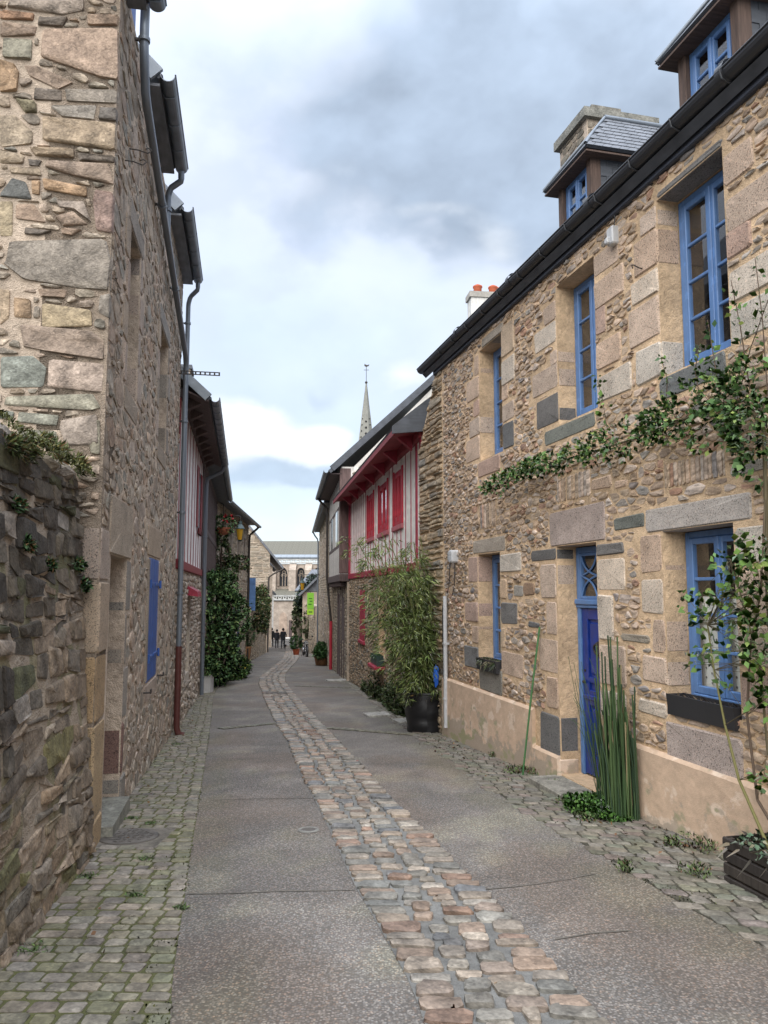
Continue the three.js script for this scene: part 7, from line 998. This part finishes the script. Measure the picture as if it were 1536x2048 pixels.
// ---------- fittings on the fronts ----------
{
  const F = FR1, at = (x, y, w = 0) => F.at(x, y, w);
  const boxes = [[897, 1112, 0.13, 0.16, 0.05, 'flat grey meter plate on the corner of the stone house'], [907, 1113, 0.17, 0.19, 0.11, 'white weatherproof electric box beside the grey meter plate']];
  for (const [x, y, w, h, d, l] of boxes) { const [u, v] = at(x, y, 0.05), t = thing('electric_box', l, 'electric box', F.pos, F.turn); mesh('case', cbx(u - w / 2, u + w / 2, v - h / 2, v + h / 2, -0.01, d, 0.018), d > 0.1 ? M.pvc : std([0.5, 0.52, 0.54], { map: T.paint, roughness: 0.6 }), t); mesh('cable', tube([[u, v - h / 2, 0.03], [u + 0.01, v - h / 2 - 0.12, 0.035], [u - 0.02, v - h / 2 - 0.35, 0.035], [u - 0.12, v - h / 2 - 0.5, 0.035]], 0.007, 6), M.plantBlack, t); mesh('lid_seam', bx(u - w / 2 + 0.02, u + w / 2 - 0.02, v + 0.02, v + 0.024, d - 0.002, d + 0.001), M.iron, t); }
  { const [u, v] = at(1222, 472, 0.05), t = thing('alarm_box', 'small white alarm box fixed high on the stone wall under the gutter', 'alarm box', F.pos, F.turn); mesh('case', cbx(u - 0.055, u + 0.055, v - 0.09, v + 0.09, -0.01, 0.07, 0.012), M.pvc, t); mesh('sensor', cbx(u - 0.05, u + 0.01, v - 0.08, v - 0.01, 0.07, 0.1, 0.012), M.pvc, t); mesh('cable', tube([[u + 0.03, v + 0.09, 0.03], [u + 0.05, v + 0.2, 0.03], [u, v + 0.36, 0.03]], 0.006, 6), M.plantBlack, t); }
  { const [u, v] = at(1275, 533, 0.05), t = thing('wall_hook', 'small rusty iron hook in the granite between two upper windows', 'hook', F.pos, F.turn); mesh('hook', tube([[u + 0.02, v - 0.03, -0.02], [u + 0.02, v - 0.02, 0.05], [u, v + 0.01, 0.09], [u - 0.03, v + 0.02, 0.09], [u - 0.03, v - 0.01, 0.08]], 0.006, 6), M.iron, t); }
  { const a = at(890, 1192, 0.06), b = at(891, 1445, 0.06), t = thing('conduit_pipe', 'white plastic conduit standing against the corner of the stone house', 'pipe', F.pos, F.turn); mesh('pipe', tube([[a[0], F.ground(a[0]) + 0.15, 0.06], [a[0], a[1], 0.06]], 0.033, 12), M.pvc, t); mesh('bracket', bx(a[0] - 0.04, a[0] + 0.04, 0.8, 0.83, 0, 0.096), M.pvc, t); mesh('bracket', bx(a[0] - 0.04, a[0] + 0.04, -0.05, -0.02, 0, 0.096), M.pvc, t); mesh('cable', tube([[a[0] - 0.02, a[1] - 0.02, 0.05], [a[0] - 0.12, a[1] - 0.15, 0.06], [a[0] - 0.16, a[1] - 0.8, 0.05], [a[0] - 0.14, a[1] - 1.3, 0.05]], 0.008, 6), M.plantBlack, t); }
  { const g = onGround(1064, 1551), p = F.loc(g[0], g[1]), q = at(1076, 1254, 0.05), gr = gyd(g[1]), t = thing('garden_stake', 'thin green garden cane leaning on the stone wall', 'garden cane', F.pos, F.turn); mesh('cane', tube([[p[0], gr - 0.02, 0.22], [(p[0] + q[0]) / 2, (gr + q[1]) / 2, 0.13], [q[0], q[1], 0.03]], 0.011, 7), std([0.06, 0.17, 0.06], { roughness: 0.5 }), t); for (let i = 1; i < 8; i++) mesh('joint', place(new THREE.CylinderGeometry(0.014, 0.014, 0.012, 8), lerp(p[0], q[0], i / 8), lerp(gr, q[1], i / 8), lerp(0.22, 0.03, i / 8) + (i > 2 && i < 6 ? 0.004 : 0)), std([0.10, 0.20, 0.08]), t); }
  { const [u, v] = F.at(877, 1352, 0.05), t = thing('blue_cloth', 'crumpled blue plastic bag hanging from a black cable beside the bamboo', 'bag', F.pos, F.turn); const g = new THREE.IcosahedronGeometry(1, 3), p = g.attributes.position; for (let i = 0; i < p.count; i++) { const k = 0.7 + 0.6 * noise3(p.getX(i) * 3 + 5, p.getY(i) * 3, p.getZ(i) * 3); p.setXYZ(i, p.getX(i) * 0.05 * k, p.getY(i) * 0.17 * k, p.getZ(i) * 0.045 * k); } g.computeVertexNormals(); g.translate(u, v, 0.09); mesh('bag', g, std([0.03, 0.14, 0.62], { roughness: 0.4 }), t); mesh('string', tube([[u, v + 0.1, 0.07], [u + 0.02, v + 0.4, 0.03]], 0.005, 5), M.plantBlack, t); }
  for (const [x0, x1, y, l] of [[738, 770, 1430, 'pale stone slab lying against the foot of the half-timbered house'], [800, 818, 1443, 'pale kerb slab poking out behind the fabric pot'], [676, 696, 1360, 'worn pale doorstep slab of the dark timber house']]) { const a = onGround(x0, y), b = onGround(x1, y + 4), t = thing('stone_slab', l, 'stone slab'); const m = [(a[0] + b[0]) / 2, (a[1] + b[1]) / 2], w = Math.max(0.3, Math.hypot(b[0] - a[0], b[1] - a[1])); t.position.set(m[0], gyd(m[1]) + 0.02, -m[1]); t.rotation.y = 0.3; mesh('slab', cbx(-w / 2, w / 2, -0.2, 0.2, -0.05, 0.03, 0.012).rotateX(-Math.PI / 2), std([0.52, 0.51, 0.48], { map: T.stone, bumpMap: T.stoneBump, bumpScale: 0.004 }), t); }
}
// ---------- lanterns ----------
const amber = new THREE.MeshPhysicalMaterial({ color: new THREE.Color().setRGB(0.85, 0.52, 0.05), roughness: 0.35, transmission: 0.5, thickness: 0 });
function lantern(label, F, u, v, reach) {
  const t = thing('wall_lantern', label, 'lantern', F.pos, F.turn), z = reach, m = std([0.05, 0.075, 0.075], { roughness: 0.5 });
  mesh('bracket', merge([tube([[u, v + 0.75, 0], [u, v + 0.75, z], [u, v + 0.62, z], [u, v + 0.5, z]], 0.02, 7), tube([[u, v + 0.35, 0], [u, v + 0.7, 0.3]], 0.014, 6), bx(u - 0.05, u + 0.05, v + 0.3, v + 0.85, 0, 0.02)]), M.iron, t);
  mesh('hood', merge([new THREE.CylinderGeometry(0.06, 0.24, 0.2, 4).rotateY(Math.PI / 4).translate(u, v + 0.36, z), new THREE.CylinderGeometry(0.07, 0.07, 0.1, 10).translate(u, v + 0.5, z), new THREE.CylinderGeometry(0.245, 0.245, 0.02, 4).rotateY(Math.PI / 4).translate(u, v + 0.25, z)]), m, t);
  mesh('glass', new THREE.CylinderGeometry(0.2, 0.12, 0.42, 4, 1, true).rotateY(Math.PI / 4).translate(u, v + 0.03, z), amber, t);
  for (let i = 0; i < 4; i++) { const a = Math.PI / 4 + i * Math.PI / 2; mesh('frame_bar', taper([u + Math.sin(a) * 0.121, v - 0.18, z + Math.cos(a) * 0.121], [u + Math.sin(a) * 0.203, v + 0.24, z + Math.cos(a) * 0.203], 0.01, 0.01, 4), m, t); }
  mesh('base', new THREE.CylinderGeometry(0.125, 0.06, 0.06, 4).rotateY(Math.PI / 4).translate(u, v - 0.21, z), m, t);
}
lantern('amber glass wall lantern on an iron bracket on the pink stone house', FL4, 0.35, FL4.at(466, 1062, 0.95)[1], 0.95);
lantern('amber glass wall lantern on a long iron bracket on the plain stone house', FR4, 2.2, FR4.at(640, 1158, 1.1)[1], 1.1);
{ // hanging green shop sign
  const p = onGround(620, 1292), D = 52, y = EYE + D * ray(622, 1207)[1], x = D * ray(621, 1207)[0], t = thing('shop_sign', 'bright lime green hanging shop sign with a yellow panel below', 'sign', [x, 0, -D]);
  mesh('panel', bx(-0.22, 0.22, y - 0.35, y + 0.72, -0.03, 0.03), std([0.22, 0.52, 0.04], { roughness: 0.6 }), t); mesh('lower_panel', bx(-0.22, 0.22, y - 0.75, y - 0.38, -0.03, 0.03), std([0.36, 0.62, 0.04], { roughness: 0.5 }), t);
  mesh('mark', merge([bx(-0.12, 0.1, y + 0.3, y + 0.36, 0.031, 0.034), bx(-0.05, 0.12, y + 0.12, y + 0.18, 0.031, 0.034), bx(-0.14, 0.08, y - 0.08, y - 0.02, 0.031, 0.034), bx(-0.12, 0.12, y - 0.6, y - 0.53, 0.031, 0.034)]), std([0.03, 0.12, 0.02]), t);
  mesh('bracket', merge([tube([[-0.22, y + 0.8, 0], [1.3, y + 0.8, 0]], 0.025, 6), tube([[0, y + 0.8, 0], [0, y + 0.7, 0]], 0.02, 5)]), M.iron, t);
}
// ---------- people walking down the street ----------
const { MarchingCubes } = await import('three/addons/objects/MarchingCubes.js');
function bodyOf(bones, cell, colour) {   // bones [a, b, ra, rb]; smooth union of tapered capsules, meshed as one surface
  let lo = [9, 9, 9], hi = [-9, -9, -9]; for (const [a, b, ra, rb] of bones) for (let q = 0; q < 3; q++) { lo[q] = Math.min(lo[q], a[q] - ra, b[q] - rb); hi[q] = Math.max(hi[q], a[q] + ra, b[q] + rb); }
  const c = lo.map((v, q) => (v + hi[q]) / 2), half = Math.max(...hi.map((v, q) => v - lo[q])) / 2 * 1.12, n = Math.min(72, Math.ceil(half * 2 / cell)), mc = new MarchingCubes(n, M.dark, false, false, 60000); mc.isolation = 0;
  const sdf = (x, y, z) => { let s = 9; for (const [a, b, ra, rb] of bones) { const dx = b[0] - a[0], dy = b[1] - a[1], dz = b[2] - a[2], t = clamp(((x - a[0]) * dx + (y - a[1]) * dy + (z - a[2]) * dz) / (dx * dx + dy * dy + dz * dz || 1), 0, 1), d = Math.hypot(x - a[0] - dx * t, y - a[1] - dy * t, z - a[2] - dz * t) - lerp(ra, rb, t), h = clamp(0.5 + 0.5 * (s - d) / 0.035, 0, 1); s = lerp(s, d, h) - 0.035 * h * (1 - h); } return s; };
  for (let k = 0; k < n; k++) for (let j = 0; j < n; j++) for (let i = 0; i < n; i++) mc.field[i + j * n + k * n * n] = -sdf(c[0] + (i - n / 2) / (n / 2) * half, c[1] + (j - n / 2) / (n / 2) * half, c[2] + (k - n / 2) / (n / 2) * half);
  mc.update(); const m = mc.count, pos = new Float32Array(m * 3), nor = new Float32Array(mc.normalArray.slice(0, m * 3)), col = new Float32Array(m * 3);
  for (let i = 0; i < m; i++) { const p = [0, 1, 2].map(q => c[q] + mc.positionArray[i * 3 + q] * half); pos.set(p, i * 3); col.set(colour(p), i * 3); }
  const g = new THREE.BufferGeometry(); g.setAttribute('position', new THREE.BufferAttribute(pos, 3)); g.setAttribute('normal', new THREE.BufferAttribute(nor, 3)); g.setAttribute('uv', new THREE.BufferAttribute(new Float32Array(m * 2), 2)); g.setAttribute('color', new THREE.BufferAttribute(col, 3)); return g;
}
const bodyMat = std(W1, { vertexColors: true, roughness: 0.9 });
function walker(label, pxx, py, h, turn, o) {   // seen from behind, mid-stride; local z towards the camera is the back
  const [x, d] = onGround(pxx, py), t = thing('person', label, 'person', [x, gyd(d), -d], turn, null), s = h / 1.72, S = v => v.map(q => q * s), k = o.stride ?? 0.16;
  const B = [[[0, 0.98, 0], [0, 1.2, 0], 0.15, 0.15], [[0, 1.2, 0], [0, 1.36, 0], 0.155, 0.15], [[-0.13, 1.38, 0], [0.13, 1.38, 0], 0.085, 0.085], [[0, 1.42, 0], [0, 1.53, -0.02], 0.055, 0.055], [[0, 1.6, -0.03], [0, 1.64, -0.02], 0.095, 0.1], [[0, 1.58, -0.11], [0, 1.575, -0.125], 0.02, 0.014], [[-0.1, 1.6, -0.02], [-0.105, 1.58, -0.02], 0.022, 0.018], [[0.1, 1.6, -0.02], [0.105, 1.58, -0.02], 0.022, 0.018]];
  for (const e of [-1, 1]) { const f = e * k; B.push([[e * 0.09, 0.95, 0], [e * 0.095, 0.5, -f * 0.55], 0.10, 0.066], [[e * 0.095, 0.5, -f * 0.55], [e * 0.095, 0.09, -f * 0.7 + 0.08], 0.064, 0.042], [[e * 0.095, 0.05, -f * 0.7 + 0.09], [e * 0.1, 0.035, -f * 0.7 - 0.1], 0.045, 0.035]); const a = o.arm?.[e] || [[e * 0.24, 1.13, f * 0.5], [e * 0.25, 0.88, f * 0.2 - 0.08]]; B.push([[e * 0.19, 1.38, 0], a[0], 0.062, 0.05], [a[0], a[1], 0.048, 0.036]); for (let i = 0; i < 5; i++) B.push([a[1], [a[1][0] + (i - 2) * 0.006, a[1][1] - 0.10 - (i % 2) * 0.012 + (i === 0 ? 0.03 : 0), a[1][2] - 0.03 + i * 0.012], 0.022, 0.009]); }
  const g = bodyOf(B, 0.025, ([px_, y, z]) => y > 1.66 || (y > 1.53 && z > -0.06) ? o.hair : y > 1.47 ? [0.45, 0.27, 0.2] : (y < 0.90 && Math.abs(px_) > 0.21) ? [0.45, 0.27, 0.2] : y > 0.92 ? o.top : y > 0.10 ? o.legs : [0.02, 0.02, 0.02]);
  mesh('body', g, bodyMat, t).scale.setScalar(s);
  const jk = new THREE.CylinderGeometry(0.165, 0.185, 0.5, 18, 3, true); jk.scale(1.15, 1, 0.95); jk.translate(0, 1.08, 0); mesh('jacket', jk, std(o.top, { roughness: 0.85, side: THREE.DoubleSide }), t).scale.setScalar(s);
  const hr = new THREE.SphereGeometry(0.112, 14, 10); hr.scale(1, 1.12, 1.06); hr.translate(0, 1.645, -0.005); hr.translate(0, 0, 0.012); mesh('hair', hr, std(o.hair, { roughness: 0.8 }), t).scale.setScalar(s);
  return t;
}
walker('person in dark clothes walking away beside another, towards the church', 553.5, 1296, 1.6, 0.05, { hair: [0.012, 0.011, 0.012], top: [0.014, 0.014, 0.018], legs: [0.016, 0.016, 0.02], stride: 0.12 });
walker('taller person in dark jacket with bent arm, walking a small dog', 566, 1297, 1.72, -0.05, { hair: [0.02, 0.014, 0.011], top: [0.018, 0.019, 0.024], legs: [0.02, 0.024, 0.034], stride: 0.14, arm: { 1: [[0.27, 1.16, 0.02], [0.22, 1.05, -0.22]] } });
walker('shorter-stepping person in black keeping to the ivy wall side', 543.2, 1293, 1.68, 0.4, { hair: [0.015, 0.012, 0.011], top: [0.012, 0.012, 0.013], legs: [0.014, 0.014, 0.016], stride: 0.05 });
{ const [x, d] = onGround(570, 1296), t = thing('dog', 'small dark dog walking beside the taller person', 'dog', [x, gyd(d), -d], 0.5);
  const B = [[[0, 0.24, -0.16], [0, 0.25, 0.12], 0.085, 0.07], [[0, 0.28, -0.2], [0, 0.36, -0.29], 0.055, 0.045], [[0, 0.37, -0.31], [0, 0.355, -0.36], 0.055, 0.04], [[0, 0.35, -0.37], [0, 0.34, -0.43], 0.03, 0.022], [[-0.035, 0.41, -0.3], [-0.045, 0.45, -0.29], 0.02, 0.01], [[0.035, 0.41, -0.3], [0.045, 0.45, -0.29], 0.02, 0.01], [[0, 0.28, 0.16], [0, 0.38, 0.26], 0.018, 0.01]];
  for (const e of [-1, 1]) { B.push([[e * 0.05, 0.22, -0.15], [e * 0.05, 0.1, -0.13 + e * 0.03], 0.034, 0.02], [[e * 0.05, 0.1, -0.13 + e * 0.03], [e * 0.05, 0.02, -0.15 + e * 0.04], 0.019, 0.018], [[e * 0.05, 0.23, 0.11], [e * 0.055, 0.14, 0.07], 0.05, 0.028], [[e * 0.055, 0.14, 0.07], [e * 0.05, 0.09, 0.15 - e * 0.03], 0.026, 0.018], [[e * 0.05, 0.09, 0.15 - e * 0.03], [e * 0.05, 0.02, 0.13 - e * 0.03], 0.017, 0.018]); }
  mesh('body', bodyOf(B, 0.014, ([, y]) => y < 0.13 ? [0.10, 0.07, 0.05] : [0.025, 0.021, 0.02]), bodyMat, t); }
{ // motorbike parked nose-on
  const [x, d] = [-4.9, 48.5], t = thing('motorbike', 'dark motorbike parked facing up the street before the plain stone house', 'motorbike', [x, gyd(d), -d], 0.25), blk = std([0.02, 0.02, 0.022], { roughness: 0.4 }), chr = std([0.5, 0.5, 0.52], { roughness: 0.25, metalness: 0.9 }), body = std([0.05, 0.05, 0.055], { roughness: 0.3 });
  for (const z of [0.68, -0.68]) { const w = mesh('wheel', place(new THREE.TorusGeometry(0.26, 0.065, 10, 28), 0, 0.325, z, Math.PI / 2), blk, t); mesh('rim', place(new THREE.TorusGeometry(0.2, 0.018, 8, 24), 0, 0.325, z, Math.PI / 2), chr, w); const sp = []; for (let i = 0; i < 6; i++) { const a = i * Math.PI / 3; sp.push(taper([0, 0.325, z], [0, 0.325 + Math.sin(a) * 0.2, z + Math.cos(a) * 0.2], 0.018, 0.012, 5)); } mesh('spokes', merge(sp), chr, w); }
  for (const e of [-0.09, 0.09]) mesh('fork', taper([e, 0.325, 0.68], [e * 0.9, 0.95, 0.42], 0.022, 0.028, 8), chr, t);
  mesh('front_mudguard', place(new THREE.TorusGeometry(0.34, 0.07, 6, 14, 1.6), 0, 0.325, 0.68, Math.PI / 2, 0, 0), body, t);
  mesh('handlebar', tube([[-0.4, 1.02, 0.28], [-0.2, 1.06, 0.36], [0, 1.0, 0.4], [0.2, 1.06, 0.36], [0.4, 1.02, 0.28]], 0.016, 7), blk, t);
  const hl = mesh('headlight', place(new THREE.SphereGeometry(0.11, 16, 10), 0, 0.88, 0.52), body, t); mesh('lens', place(new THREE.CircleGeometry(0.09, 18), 0, 0.88, 0.62, 0, -0.1), std([0.55, 0.56, 0.56], { roughness: 0.1, metalness: 0.4 }), hl);
  mesh('fuel_tank', place(new THREE.SphereGeometry(1, 18, 12), 0, 0.82, 0.12, 0, 0.12, 0, [0.15, 0.13, 0.3]), body, t);
  mesh('seat', place(new THREE.SphereGeometry(1, 16, 10), 0, 0.78, -0.36, 0, -0.06, 0, [0.14, 0.07, 0.36]), blk, t);
  mesh('engine', merge([bx(-0.14, 0.14, 0.3, 0.6, -0.2, 0.22), place(new THREE.CylinderGeometry(0.1, 0.1, 0.24, 12), 0, 0.66, 0.1, 0, 0.3), place(new THREE.CylinderGeometry(0.13, 0.13, 0.34, 14), 0, 0.42, -0.02, 0, 0, Math.PI / 2)]), chr, t);
  mesh('exhaust', tube([[0.12, 0.5, 0.25], [0.16, 0.3, 0.15], [0.18, 0.3, -0.4], [0.19, 0.36, -0.9]], 0.035, 8), chr, t);
  mesh('frame', merge([taper([0, 0.9, 0.4], [0, 0.4, 0.24], 0.03, 0.03, 6), taper([0, 0.75, -0.3], [0, 0.325, -0.68], 0.035, 0.03, 6), taper([0, 0.88, 0.38], [0, 0.72, -0.5], 0.03, 0.03, 6)]), blk, t);
  for (const e of [-1, 1]) mesh('mirror', merge([tube([[e * 0.3, 1.05, 0.32], [e * 0.36, 1.2, 0.34]], 0.008, 5), place(new THREE.SphereGeometry(1, 10, 8), e * 0.38, 1.24, 0.34, 0, 0, 0, [0.07, 0.045, 0.02])]), blk, t);
  mesh('side_stand', taper([-0.12, 0.3, 0], [-0.26, 0.01, 0.05], 0.014, 0.012, 6), blk, t);
}
renderer.render(scene, camera);
